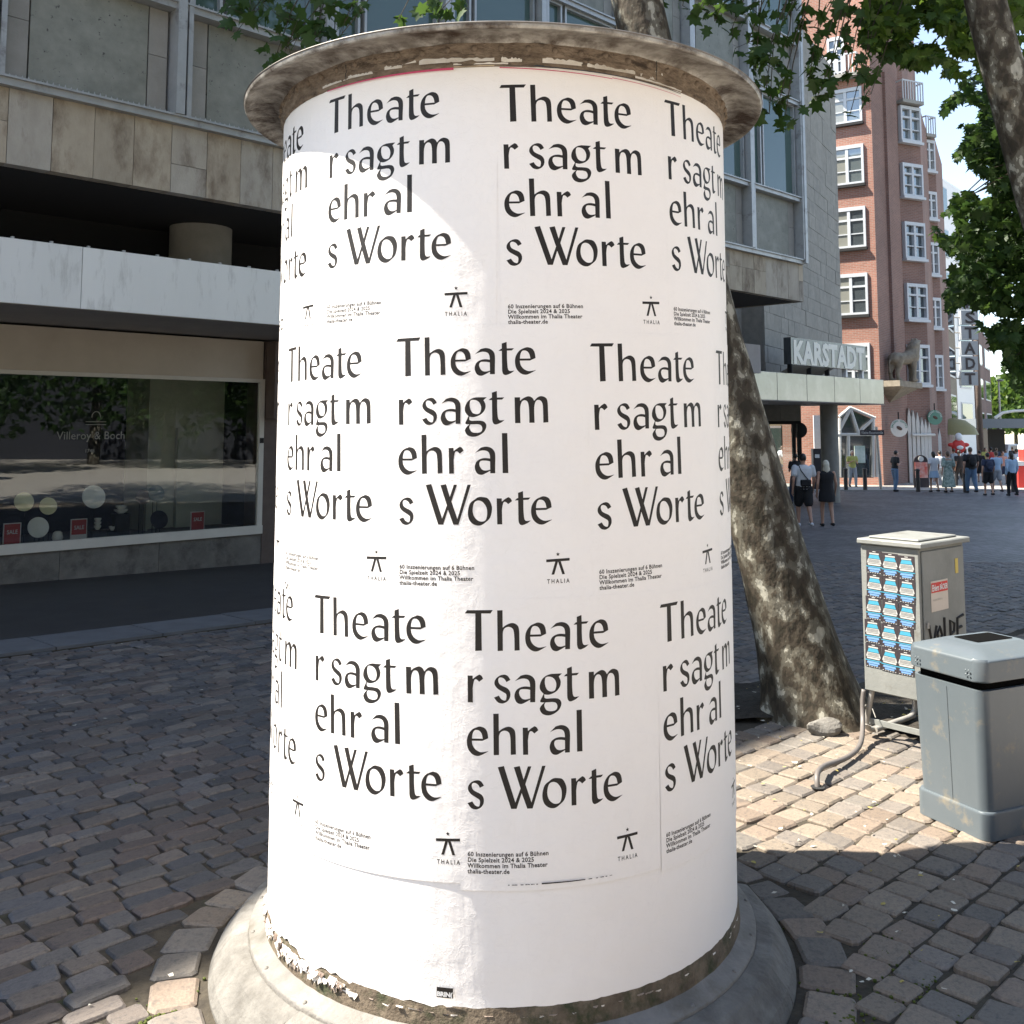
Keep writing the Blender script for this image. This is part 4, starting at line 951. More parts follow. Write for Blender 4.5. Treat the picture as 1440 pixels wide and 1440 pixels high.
# faint lettering on the shop glass
def ftxt3(s, size, org, ux, up, xs=1.0, bold=0, align='LEFT', sp=1.0):
    V_, F_ = ftext(s, size, bold, sp, xs, align); mb = MB(); o_ = Vector(org); ux = Vector(ux); up = Vector(up)
    return mb.add([o_ + ux*v[0] + up*v[1] for v in V_], F_)
build('window_lettering', ftxt3('Villeroy & Boch', .155, fuw(.62, -.018, 1.60), FU, (0, 0, 1), .95), M['greystone'], store, fix=False)
build('window_lettering', ftxt3('1748', .07, fuw(1.0, -.018, 1.42), FU, (0, 0, 1), .95), M['greystone'], store, fix=False)
mb = MB(); P = []
for k in range(13): t = math.pi*k/12; P.append(fuw(1.14 + .06*math.cos(t), -.018, 1.90 + .08*math.sin(t)))
mb.tube(P, .006, 4); mb.tube([fuw(1.0, -.018, 1.84), fuw(1.28, -.018, 1.84)], .005, 4); mb.tube([fuw(1.0, -.018, 1.80), fuw(1.28, -.018, 1.80)], .005, 4); build('window_emblem', mb, M['greystone'], store, fix=False)

# things in the display, placed on the floor or on little stands
def disp(px, py, wv):      # point on plane w=wv seen at pixel
    d = ray(px, py); P0 = FO + FN*wv; t = ((P0.x*FN.x + P0.y*FN.y))/(d.x*FN.x + d.y*FN.y); q = d*t
    u_ = (Vector((q.x, q.y, 0)) - FO).dot(FU); return u_, q.z + CAMH
def plate(px, py, rpx, m, label, wv=.35, tilt=-.25, sx=1.0):
    u_, z_ = disp(px, py, wv); d = fuw(u_, wv).length; r_ = rpx*d/FPX; base = fuw(u_, wv, z_ - r_)
    t = thing('plate', label, 'plate', base, FANG, 'china on show in the shop window')
    mb = MB(); mb.lathe([(0.001, .0), (r_*.55, .0), (r_*.7, .012), (r_, .02), (r_*.99, .026), (r_*.68, .018), (.001, .006)], n=28)
    Mx = Matrix.Translation(Vector(fuw(u_, wv, z_))) @ Matrix.Rotation(FANG, 4, 'Z') @ Matrix.Rotation(R(90)+tilt, 4, 'X') @ Matrix.Diagonal((sx, 1, 1, 1)); mb.M = Mx
    build('dish', mb, m, t, True)
    mb = MB(); mb.tube([fuw(u_, wv+.03, z_-r_+.004), fuw(u_, wv+.10, z_)], .004, 5); mb.tube([fuw(u_-.03, wv+.02, .205), fuw(u_-.03, wv+.02, z_-r_+.01)], .006, 5); mb.tube([fuw(u_+.03, wv+.02, .205), fuw(u_+.03, wv+.02, z_-r_+.01)], .006, 5); build('stand', mb, M['black'], t)
plate(33, 706, 12, M['porcelain_y'], 'patterned plate standing left of the yellow plate in the shop window')
plate(67, 712, 11, M['porcelain_y'], 'yellow plate leaning above the small white plate in the shop window')
plate(53, 742, 13, M['porcelain'], 'round white plate beside the left sale card in the shop window')
plate(131, 699, 15, M['porcelain'], 'largest white oval platter in the shop window', sx=1.0)
plate(219, 694, 11, M['teal'], 'green plate nearest the grey partition in the shop window')
plate(200, 699, 10, M['brownstone'], 'brown plate partly behind the green plate in the shop window', .5)
plate(223, 731, 12, M['navy'], 'dark plate low by the right sale card in the shop window')
def bowls(px, py, label, kind, cat, n_=2):
    u_, z_ = disp(px, py, .35); t = thing(kind, label, cat, fuw(u_, .35, z_), FANG)
    for k in range(n_):
        mb = MB(); r_ = .10 - .02*k if kind == 'bowl_stack' else .05; h = .06
        mb.lathe([(r_*.4, 0), (r_*.9, h*.6), (r_, h), (r_*.95, h), (r_*.4, .012)], fuw(u_, .35, z_ + k*h*.85), 20); build('bowl' if kind == 'bowl_stack' else 'cup', mb, M['porcelain'], t, True)
    if z_ > .21:
        mb = MB(); mb.cbox(-.1, .1, -.08, .08, 0, z_-.203, .004); mb.M = Matrix.Translation(fuw(u_, .35, .201)) @ Matrix.Rotation(FANG, 4, 'Z'); build('stand', mb, M['black'], t)
bowls(170, 722, 'stack of white bowls right of the oval platter in the shop window', 'bowl_stack', 'bowls')
bowls(137, 745, 'stacked white cups beside the middle sale card in the shop window', 'cup_stack', 'cups', 3)
bowls(158, 746, 'single white cup below the bowl stack in the shop window', 'cup_stack', 'cups', 1)
u_, z_ = disp(81, 752, .35); mb = MB(); mb.lathe([(.001, 0), (.05, 0), (.075, .06), (.06, .13), (.035, .15), (.03, .15), (.001, .14)], fuw(u_, .35, .2), 20)
single('vase', mb, M['porcelain'], 'squat white vase between the round white plate and the middle sale card', 'vase', fuw(u_, .35, .2), FANG, None, True)
def salecard(px, py, label, lower=False):
    u_, z_ = disp(px, py, .10); t = thing('sale_card', label, 'sale card', fuw(u_, .10, .2), FANG, 'red sale cards in the shop window')
    mb = FB(); mb.box(u_-.11, u_+.11, .10, .115, .2, .52); build('card_frame', mb, M['offwhite'], t)
    mb = FB(); mb.box(u_-.098, u_+.098, .094, .10, .31 if lower else .212, .508); build('card_face', mb, M['red'], t)
    V_, F_ = ftext('SALE', .075, .001, 1.0, .85, 'CENTER'); mb = FB(); mb.add([(u_ + v[0], .092, .38 + v[1]) for v in V_], F_); build('card_lettering', mb, M['offwhite'], t, fix=False)
salecard(17, 748, 'red sale card at the far left of the shop window')
salecard(111, 741, 'red sale card with pale lower half in the middle of the shop window', True)
salecard(278, 727, 'red sale card beside the grey partition in the shop window')

# ---- rear block with the stone side wall, arcade, steel canopy and sign
PA = at(1131, 325, 36.8); PB = at(1181, 358, 42.0)
DA = Vector((PB.x-PA.x, PB.y-PA.y, 0)).normalized(); DL = math.hypot(PB.x-PA.x, PB.y-PA.y); NA = Vector((-DA.y, DA.x, 0))
ANG2 = math.atan2(DA.y, DA.x)
PC = Vector((PA.x, PA.y, 0)) - DA*5.5
blk = thing('rear_store_block', 'pale stone store block with blind wall behind the steel canopy', 'building', (PC.x, PC.y, gz(PC.x, PC.y)), ANG2)
BMx = Matrix.Translation(PC) @ Matrix.Rotation(ANG2, 4, 'Z')
LW = 5.5 + DL; Z1 = 3.3
mb = MB(BMx); mb.box(0, LW - .02, .06, 11, Z1 - .01, TOPZ - .3); build('block_body', mb, M['stonew'], blk)
mb = MB(BMx); mb.box(-3.5, -.35, .4, 11, -2, 3.29); build('block_base', mb, M['greystone'], blk)
zr = Z1; row = 0
bandz = at(1131, 325, 36.8).z
while zr < TOPZ - .8:
    h = .55; x = -(row % 2)*.5 - r3.uniform(0, .2)
    if zr > 11.6: h = 1.1
    while x < LW:
        l_ = r3.uniform(.8, 1.15); x0 = max(x, 0); x1 = min(x + l_, LW)
        if x1 - x0 > .12:
            y = r3.uniform(0, .02); mb = MB(BMx); mb.box(x0+.006, x1-.006, y, .055, zr+.006, min(zr+h, TOPZ-.31)-.006); build('stone_block', mb, M['stonew'], blk)
        x += l_
    zr += h; row += 1
# link between the overhang and the rear block
mb = FB(); mb.box(17.45, 21.5, 3.0, 12, -1.5, TOPZ-.2); part('link_body', mb, M['gap'])
mb = FB(); mb.box(17.45, 26, 3.9, 12, 3.3, TOPZ-.4); part('link_wall', mb, M['stonew'])

# arcade ground floor: stone lintel and glazed corner shop
gy = 35.8
lx0, lx1 = at(1040, 600, gy).x, at(1127, 600, gy).x
zt_, zb_ = at(1100, 566, gy).z, at(1100, 592, gy).z
sh = thing('corner_shop', 'glazed corner shop under the steel canopy with stone lintel and dark frame', 'shop', (lx0, gy, gz(0, gy)))
mb = MB(); 
nP = 3
for k in range(nP):
    a_, b_ = lx0 + (lx1-lx0)*k/nP, lx0 + (lx1-lx0)*(k+1)/nP
    q = MB(); q.box(a_+.006, b_-.006, gy, gy+.3, zb_, zt_+.5); build('lintel_panel', q, M['stonew'], sh)
q = MB(); q.box(lx1-.12, lx1, gy+.02, gy+.2, gz(0, gy), zb_); q.box(lx0, lx1-.12, gy+.02, gy+.2, zb_-.12, zb_); q.box(lx0+1.9, lx0+2.0, gy+.02, gy+.2, gz(0, gy), zb_-.12); build('dark_frame', q, M['gap'], sh)
q = MB(); q.box(lx0, lx1-.12, gy+.08, gy+.10, gz(0, gy), zb_-.12); build('shop_pane', q, glassmat('corner_glass', (.82, .86, .86), .02, .02, alpha=.5), sh)

# cream building far behind the corner shop
cy_ = 60.0; cx0, cx1 = at(1040, 600, cy_).x, at(1121, 600, cy_).x
cb_ = thing('cream_building', 'cream building with dark panelled window seen through the corner shop', 'building', (cx0, cy_, gz(0, cy_)))
q = MB(); q.box(cx0-2, cx1+.3, cy_, cy_+6, gz(0, cy_)-.2, 5.0); build('wall', q, M['cream'], cb_)
a_, b_ = at(1083, 600, cy_).x, at(1098, 600, cy_).x; zc0, zc1 = at(0, 638, cy_).z, at(0, 602, cy_).z
q = MB(); q.box(a_-.12, b_+.12, cy_-.06, cy_-.003, zc0-.12, zc1+.12); w_ = build('window', q, M['white'], cb_)
q = MB(); q.box(a_, b_, cy_-.09, cy_-.062, zc0, zc1); build('pane', q, M['teal'], w_)
a2, b2 = at(1100, 600, cy_).x, at(1108, 600, cy_).x
q = MB(); q.box(a2-.08, b2+.08, cy_-.06, cy_-.003, zc0-.12, zc1+.12); w_ = build('window', q, M['white'], cb_); q = MB(); q.box(a2, b2, cy_-.09, cy_-.062, zc0, zc1); build('pane', q, M['teal'], w_)
for k in range(7):
    z = gz(0, cy_) + .55*k + .5; q = MB(); q.box(b2+.15, cx1+.28, cy_-.03, cy_-.002, z+.02, z+.53); build('wall_panel', q, M['cream'], cb_)

# steel canopy
c0 = at(1040, 521, 28.9); c1 = at(1246, 536, 35.4)
zt_ = 3.43; zb_ = 2.56
cd_ = Vector((c1.x-c0.x, c1.y-c0.y, 0)); cl = cd_.length; ca_ = math.atan2(cd_.y, cd_.x)
can = thing('steel_canopy', 'brushed steel entrance canopy on a round concrete column', 'canopy', (c0.x, c0.y, gz(0, c0.y)), ca_)
CM = Matrix.Translation(Vector((c0.x, c0.y, 0))) @ Matrix.Rotation(ca_, 4, 'Z')
mb = MB(CM); mb.box(-1.5, cl-.12, .06, 3.6, zb_+.02, zt_-.02); mb.box(-1.5, cl-.1, .02, 3.5, zb_-.0, zb_+.018); build('canopy_slab', mb, M['soffit'], can)
for k in range(6):
    a_ = -1.5 + (cl+1.3)*k/6; b_ = -1.5 + (cl+1.3)*(k+1)/6
    mb = MB(CM); mb.box(a_+.006, b_-.006, 0, .055, zb_+.02, zt_); build('steel_panel', mb, M['steel'], can, auto=.01)
mb = MB(CM); mb.prism([(cl-.2, 0), (cl, .1), (cl+.04, .35), (cl+.04, 3.5), (cl-.1, 3.5), (cl-.1, .06), (cl-.2, .06)], zb_+.02, zt_); build('canopy_end', mb, M['steel'], can)
for k in range(6):
    mb = MB(CM); x = 1.0 + k*1.45; mb.lathe([(.001, zb_-.012), (.12, zb_-.012), (.14, zb_-.002)], (x, .9 if k % 2 else 1.6, 0), 14); build('downlight', mb, M['white'], can)
pp = gp(1166, 35.0); mb = MB(); mb.lathe([(.30, gz(0, 35)-.05), (.30, zb_-.002)], (pp.x, pp.y, 0), 28); build('column', mb, M['concgrey'], can, True)
# store sign on top of the canopy
s0_ = at(1112, 475, 30.6); s1_ = at(1217, 487, 34.2); sv = Vector((s1_.x-s0_.x, s1_.y-s0_.y, 0)); sl = sv.length; sa = math.atan2(sv.y, sv.x)
sz0 = at(1112, 512, 30.6).z; sz1 = at(1112, 474, 30.6).z
sgn = thing('store_sign', 'mirrored store sign with pale capital letters on the steel canopy', 'sign', (s0_.x, s0_.y, zt_), sa)
SM = Matrix.Translation(Vector((s0_.x, s0_.y, 0))) @ Matrix.Rotation(sa, 4, 'Z')
mb = MB(SM); mb.box(0, sl, 0, .25, sz0, sz1); build('sign_box', mb, mat('mirror_steel', (.05, .06, .07), (.16, .17, .17), 5, .2, .3, 7, stretch=(2, 2, .4), metal=.15, stain=(.05, .06, .06), stscale=2.5), sgn)
V_, F_ = ftext('KARSTADT', 1.0, .045, 1.04, 1.0); wv = max(v[0] for v in V_); hv = max(v[1] for v in V_)
mb = MB(SM); mb.add([(.12 + v[0]/wv*(sl-.24), -.01, sz0 + .06 + v[1]/hv*(sz1-sz0-.12)) for v in V_], F_); build('sign_letters', mb, mat('sign_letter_cream', (.80, .77, .66), (.7, .69, .62), 4, .5), sgn, fix=False)
for k in range(5):
    mb = MB(SM); x = .1 + k*(sl-.3)/4; mb.box(x, x+.12 if k > 2 else x+.05, .05, .2, zt_, sz0); build('bracket', mb, M['white'] if k > 2 else M['gap'], sgn)
mb = MB(SM); mb.add([(.1, .02, sz0-.02), (sl*.55, .02, sz0-.02), (sl*.55, .5, zt_+.01), (.1, .5, zt_+.01)], [(0, 1, 2, 3)]); build('tray', mb, M['greystone'], sgn, fix=False)
# street name sign on its post
q0 = at(1223, 608, 44); mb = MB(); gx = gp(1236, 44)
ssn = thing('street_sign', 'dark street name sign on a leaning grey post before the truss entrance', 'sign', gx)
mb = MB(); mb.tube([gx, (at(1232, 600, 44).x, 44, at(0, 600, 44).z)], .07, 8); build('post', mb, M['galv'], ssn)
a_, b_ = at(1209, 606, 43.9), at(1243, 612, 43.9)
mb = MB(); mb.box(a_.x, b_.x, 43.85, 43.9, b_.z, a_.z+.04); build('sign_plate', mb, M['stblack'], ssn)
V_, F_ = ftext('Kleine Rosenstraße', .16, 0, 1, .75, 'CENTER'); mb = MB(); mb.add([((a_.x+b_.x)/2 + v[0], 43.84, b_.z+.06 + v[1]) for v in V_], F_); build('sign_letters', mb, M['offwhite'], ssn, fix=False)

# ================================================================== BRICK TOWER BUILDING
K = at(1240, 600, 48); K = Vector((K.x, K.y, 0))
bt = thing('brick_office_building', 'tall red brick office building with stepped bays and white sash windows', 'building', (K.x, K.y, gz(K.x, K.y)))
zg = gz(0, 48) - .1
DLf = Vector((-1.42, .9, 0)).normalized()
def rayhit(px, P0, D):
    d = ray(px, 600); a = d.x/d.y; t = (a*P0.y - P0.x)/(D.x - a*D.y); return t
Lwing = K + DLf*rayhit(1100, K, DLf)
P1 = at(1277, 600, 51.6); P1.z = 0
D1 = Vector((1.2, .55, 0)).normalized(); P2 = P1 + D1*rayhit(1309, P1, D1)
P3 = at(1309.3, 600, 57.0); P3.z = 0; P4 = P3 + D1*rayhit(1330, P3, D1)
P5 = at(1330.5, 600, 61.0); P5.z = 0
zroof = at(1240, 0, 48).z + 4
zs1 = at(1277, 142, 51.6).z; zs2 = at(1309, 190, 57).z
def wall(a, b, z0, z1, m, name='wall', th=.0):
    mb = MB(); mb.add([(a.x, a.y, z0), (b.x, b.y, z0), (b.x, b.y, z1), (a.x, a.y, z1)], [(0, 1, 2, 3)])
    me = mb.mesh(name, m, False, WM[bt.name].inverted()); o = bpy.data.objects.new(name, me); col.objects.link(o); o.parent = bt; WM[o.name] = WM[bt.name]; return o
back = Vector((6, 12, 0))
def body(poly, z0, z1, m, name='wall'):
    mb = MB(); mb.prism([(p.x, p.y) for p in poly], z0, z1); return build(name, mb, m, bt)
zt1 = at(1240, 90, 50).z
kk = K + (P1-K)*.02
body([K, P1, P1+back, Lwing+back, Lwing], zg, zroof, M['brick_shaded'])
wall(Lwing + Vector((0, -.0, 0)) + Vector((-.002, -.004, 0)), K + Vector((-.002, -.004, 0)), zg, zroof, M['brick_lit'], 'left_wall')
body([P1, P2, P2+back*.7, P1+back*.7], zg, zs1, M['brick_shaded'], 'bay_wall')
body([P2+Vector((-.3, 3, 0)), P3, P4, P4+back*.5, P2+back*.5], zg, zs2, M['brick_shaded'], 'bay_wall')
S1 = K + (P1-K)*.55
zst = [(at(1285, 86, 52).z, 1285), (at(1293, 113, 52.5).z, 1293)]
for zq, pxq in zst:
    mb = MB(); xq = at(pxq, 600, 52.5).x; mb.prism([(P1.x-.5, P1.y+.4), (xq, 52.4), (xq+3, 58), (P1.x+2, 59)], zs1, zq); build('stepped_top', mb, M['brick_shaded'], bt)
# sash windows
def sash(P, D, px0, px1, zlo, zhi, ncol=2, proud=.1, tall=False):
    """white window with panes on the vertical plane through P along D"""
    N_ = Vector((D.y, -D.x, 0));
    if N_.y > 0: N_ = -N_
    t0 = rayhit(px0, P, D); t1 = rayhit(px1, P, D)
    if t0 > t1: t0, t1 = t1, t0
    Mx = Matrix((( D.x, -N_.x, 0, P.x), (D.y, -N_.y, 0, P.y), (0, 0, 1, 0), (0, 0, 0, 1)))
    wd = t1 - t0; fr = .11; mb = MB(Mx)
    mb.box(t0, t0+fr, -proud, -.004, zlo, zhi); mb.box(t1-fr, t1, -proud, -.004, zlo, zhi); mb.box(t0+fr, t1-fr, -proud, -.004, zlo, zlo+fr); mb.box(t0+fr, t1-fr, -proud, -.004, zhi-fr*1.6, zhi)
    zt = zlo + (zhi-zlo)*.68
    for k in range(1, ncol): x = t0 + wd*k/ncol; mb.box(x-.07, x+.07, -proud+.02, -.004, zlo+fr, zhi-fr*1.6)
    f = build('window', mb, M['wframe'], bt)
    mb = MB(Mx); mb.box(t0-.05, t1+.05, -proud-.1, -.004, zlo-.14, zlo-.005); build('sill', mb, M['gap'] if not tall else M['wframe'], f)
    for k in range(ncol):
        a_ = t0 + wd*k/ncol + (.07 if k else fr); b_ = t0 + wd*(k+1)/ncol - (.07 if k < ncol-1 else fr)
        mb = MB(Mx); mb.box(a_, b_, -proud+.03, -.005, zt-.05, zt+.05); z2 = zlo + (zt-zlo)*.5; build('glazing_bar', mb, M['wframe'], f); mb = MB(Mx); mb.box(a_, b_, -proud+.04, -.005, z2-.025, z2+.025)
        build('glazing_bar', mb, M['wframe'], f)
        mb = MB(Mx); mb.box(a_, b_, -.02, -.006, zlo+fr, zhi-fr*1.6); build('pane', mb, r3.choice([M['glass_win'], M['glass_win'], M['glass_b'], M['glass_c']]), f)
YL = 48.6
for (ya, yb) in ((174, 125), (260, 205), (349, 292), (443, 385), (542, 483)):
    z0 = at(1200, ya, YL).z; z1 = at(1200, yb, YL).z
    sash(K, DLf, 1179, 1227, z0, z1)
    sash(K, DLf, 1118, 1166, z0, z1)
z0 = at(1200, 108, YL).z
sash(K, DLf, 1179, 1204, z0+.2, at(1200, 50, YL).z)
def balcony(P, D, px0, px1, zb, h=1.0, depth=.6):
    N_ = Vector((D.y, -D.x, 0)); 
    if N_.y > 0: N_ = -N_
    t0 = rayhit(px0, P, D); t1 = rayhit(px1, P, D)
    if t0 > t1: t0, t1 = t1, t0
    Mx = Matrix((( D.x, -N_.x, 0, P.x), (D.y, -N_.y, 0, P.y), (0, 0, 1, 0), (0, 0, 0, 1))); mb = MB(Mx)
    mb.box(t0, t1, -depth, -.004, zb-.18, zb); bb = build('balcony', mb, M['greystone'], bt)
    mb = MB(Mx); mb.box(t0, t1, -depth, -depth+.06, zb+h-.07, zb+h); mb.box(t0, t0+.06, -depth+.06, -.01, zb+h-.07, zb+h); mb.box(t1-.06, t1, -depth+.06, -.01, zb+h-.07, zb+h)
    n_ = max(4, int((t1-t0)/.17))
    for k in range(n_+1): x = t0 + (t1-t0-.05)*k/n_; mb.box(x, x+.05, -depth+.005, -depth+.055, zb+.001, zb+h-.07)
    build('railing', mb, M['wframe'], bb)
balcony(K, DLf, 1176, 1225, z0, 1.0)
for (ya, yb) in ((201, 152), (278, 232), (365, 314), (450, 400), (541, 485)):
    sash(P1, D1, 1278, 1307, at(1290, ya, 52).z, at(1290, yb, 52).z, 2, .22, True)
balcony(P1, D1, 1276, 1306, zs1, 1.05, .5)
for (ya, yb) in ((243, 200), (310, 272), (388, 343), (462, 420), (547, 500)):
    sash(P3, D1, 1310, 1326, at(1315, ya, 57.5).z, at(1315, yb, 57.5).z, 2, .22, True)
balcony(P3, D1, 1309, 1323, zs2, 1.05, .5)
# vertical pilaster line on the pier wall, plinth
mb = MB(); q = K + (P1-K)*.45; D_ = (P1-K).normalized(); Nn = Vector((D_.y, -D_.x, 0)); Nn = Nn if Nn.y < 0 else -Nn
mb.add([q + Nn*.0, q + Nn*.12, q + D_*.5 + Nn*.12, q + D_*.5], [(0, 1, 2, 3)]); mbx = MB(); a_ = q + Nn*.14; b_ = q + D_*1.9 + Nn*.14
mbx.prism([(q.x, q.y), (a_.x, a_.y), (b_.x, b_.y), ((q+D_*1.9).x, (q+D_*1.9).y)], at(1262, 545, 50).z, at(1262, 105, 50).z); build('pilaster', mbx, M['brick_shaded'], bt)
# pale pointed timber posts of the cafe front
Dc = (P2 - P1).normalized(); base = K + (P1-K)*.98
for k, px in enumerate((1279, 1285, 1291, 1297, 1302, 1307, 1312, 1317, 1321)):
    Pq = (P1 + D1*rayhit(px, P1, D1)) if px < 1308.5 else (P3 + D1*rayhit(px, P3, D1)); Y = Pq.y - .34; X = at(px, 600, Y).x; zt = at(px, 573 + k*3.2 + (0 if k < 3 else 4), Y).z; zb = gz(0, Y)
    mb = MB(); w2 = .085; mb.add([(X-w2, Y, zb), (X+w2, Y, zb), (X+w2, Y, zt-.5), (X, Y, zt), (X-w2, Y, zt-.5), (X-w2, Y+.2, zb), (X+w2, Y+.2, zb), (X+w2, Y+.2, zt-.5), (X, Y+.2, zt), (X-w2, Y+.2, zt-.5)],
        [(0, 1, 2, 3, 4), (9, 8, 7, 6, 5), (0, 5, 6, 1), (1, 6, 7, 2), (2, 7, 8, 3), (3, 8, 9, 4), (4, 9, 5, 0)]); build('pointed_post', mb, M['offwhite'], bt)
mb = MB(); z_ = at(1295, 611, 54).z; mb.tube([(P1.x, P1.y - .45, z_), (P2.x, P2.y - .45, z_)], .06, 6); build('crossbar', mb, M['offwhite'], bt)
# truss entrance (white timber) in the left wall
Ye = 47.2; ent = []
def TP(px, py): q = at(px, py, Ye); return q
tr = [((1180, 586), (1195, 573)), ((1195, 573), (1231, 588)), ((1180, 606), (1196, 575)), ((1196, 575), (1207, 609)), ((1207, 609), (1228, 589)), ((1178, 611), (1233, 611)), ((1228, 588), (1228, 671)), ((1193, 611), (1193, 672)), ((1181, 588), (1181, 671)), ((1233, 611), (1233, 671))]
mb = MB(); qa, qb = TP(1180, 672), TP(1232, 575)
mb.add([TP(1180, 672) + Vector((0, .15, 0)), TP(1230, 672) + Vector((0, .15, 0)), TP(1230, 590) + Vector((0, .15, 0)), TP(1196, 575) + Vector((0, .15, 0)), TP(1180, 588) + Vector((0, .15, 0))], [(0, 1, 2, 3, 4)])
en = build('entrance', mb, M['glass_win'], bt, fix=False)
for a_, b_ in tr:
    mb = MB(); mb.tube([TP(*a_), TP(*b_)], .075, 6); build('timber_strut', mb, M['offwhite'], en)
mb = MB(); a_, b_ = TP(1203, 651), TP(1217, 627); mb.box(a_.x, b_.x, Ye+.06, Ye+.1, a_.z, b_.z); build('door_poster', mb, mat('door_poster', (.30, .42, .34), (.7, .74, .7), 2.5, .6), en)
# white side window left of the column and brick pier
mb = MB(); a_, b_ = at(1145, 655, 49.3), at(1155, 584, 49.3); mb.box(a_.x, b_.x, 49.2, 49.3, a_.z, b_.z); build('window', mb, M['wframe'], bt)
# black notice box
mb = MB(); a_, b_ = at(1145, 690, 44), at(1156, 631, 44); mb.box(a_.x, b_.x, 44, 44.3, gz(0, 44), b_.z)
nb = thing('notice_box', 'black standing notice box with a white sheet left of the concrete column', 'notice box', (a_.x, 44, gz(0, 44)))
build('case', mb, M['stblack'], nb); mb = MB(); a2, b2 = at(1147, 644, 43.9), at(1153, 639, 43.9); mb.box(a2.x, b2.x, 43.97, 43.995, a2.z, b2.z); build('sheet', mb, M['white'], nb)
# round dark sign by the corner shop
q = at(1124, 605, 38); mb = MB(); mb.tube([(q.x, q.y, q.z), (q.x, q.y+.06, q.z)], .30, 20)
rs = thing('round_sign', 'dark round sign on the brick pier beside the corner shop', 'sign', (q.x, q.y, q.z)); build('disc', mb, M['gap'], rs)
mb = MB(); mb.tube([(q.x-.22, q.y+.1, gz(0, 38)), (q.x-.22, q.y+.1, q.z+1.2)], .05, 8); build('post', mb, M['gap'], rs)

# lion on its bracket
lb = at(1270, 540, 48.3)
br_ = thing('statue_bracket', 'triangular stone bracket under the lion on the brick pier', 'bracket', (lb.x, lb.y, lb.z))
zz1 = at(1270, 536, 48.3).z; zz0 = at(1262, 566, 48.3).z
xa, xb = at(1247, 540, 48).x, at(1296, 540, 48.6).x; Dk = (P1-K).normalized(); Nk = Vector((Dk.y, -Dk.x, 0)); Nk = Nk if Nk.y < 0 else -Nk
mb = MB(); a0 = K + Dk*.1; a1 = K + Dk*3.6; o1 = a0 + Nk*1.0; o2 = a1 + Nk*1.0; ap = K + Dk*1.4
mb.prism([(K.x+.0, K.y+.0), (a1.x, a1.y), (o2.x, o2.y), (o1.x-.2, o1.y-.2)], zz1-.28, zz1); build('slab', mb, M['statue'], br_)
mb = MB(); mb.add([(K.x, K.y, zz1-.28), (o1.x, o1.y, zz1-.28), (o2.x-.3, o2.y-.3, zz1-.28), (a1.x-.2, a1.y-.2, zz1-.28), (ap.x, ap.y, zz0)], [(0, 1, 2, 3), (0, 1, 4), (1, 2, 4), (2, 3, 4), (3, 0, 4)]); build('corbel', mb, M['statue'], br_)
Lc = K + Dk*1.6 + Nk*.72; Lc.z = zz1
lion = thing('lion_statue', 'standing stone lion statue looking up on the brick pier bracket', 'statue', Lc, .42)
LM = WM[lion.name]
mb = MB(LM)
mb.cap((-.62, 0, 1.10), (.0, 0, 1.12), .33, .30); mb.cap((.0, 0, 1.12), (.48, 0, 1.25), .31, .38); mb.cap((.5, 0, 1.35), (.66, 0, 1.80), .36, .29)
mb.ell((.74, 0, 1.92), (.25, .19, .22)); mb.cap((.82, 0, 1.90), (1.0, 0, 2.0), .13, .10); mb.ell((.66, .12, 2.10), (.06, .04, .07)); mb.ell((.66, -.12, 2.10), (.06, .04, .07))
for k in range(12): t = k*.55; mb.ell((.52 + .16*math.cos(t), .20*math.sin(t), 1.42 + .04*k), (.14, .12, .16))
for sx, sy in ((.52, .15), (.40, -.15)): mb.cap((sx, sy, 1.15), (sx+.04, sy, .62), .20, .13); mb.cap((sx+.04, sy, .62), (sx+.02, sy, .12), .125, .11); mb.ell((sx+.09, sy, .08), (.20, .13, .09))
for sx, sy in ((-.66, .15), (-.50, -.15)): mb.cap((sx, sy, 1.10), (sx-.02, sy, .72), .24, .17); mb.cap((sx-.02, sy, .72), (sx-.14, sy, .44), .14, .10); mb.cap((sx-.14, sy, .44), (sx-.08, sy, .10), .095, .095); mb.ell((sx, sy, .08), (.19, .12, .08))
mb.tube([(-.85, 0, 1.15), (-.98, 0, .95), (-.98, 0, .6), (-.9, .05, .4)], [.06, .05, .045, .07], 8)
me = voxel(mb, .035, 'lion_body', M['statue'], 3); me.transform(LM.inverted()); link_mesh('lion_body', me, lion)

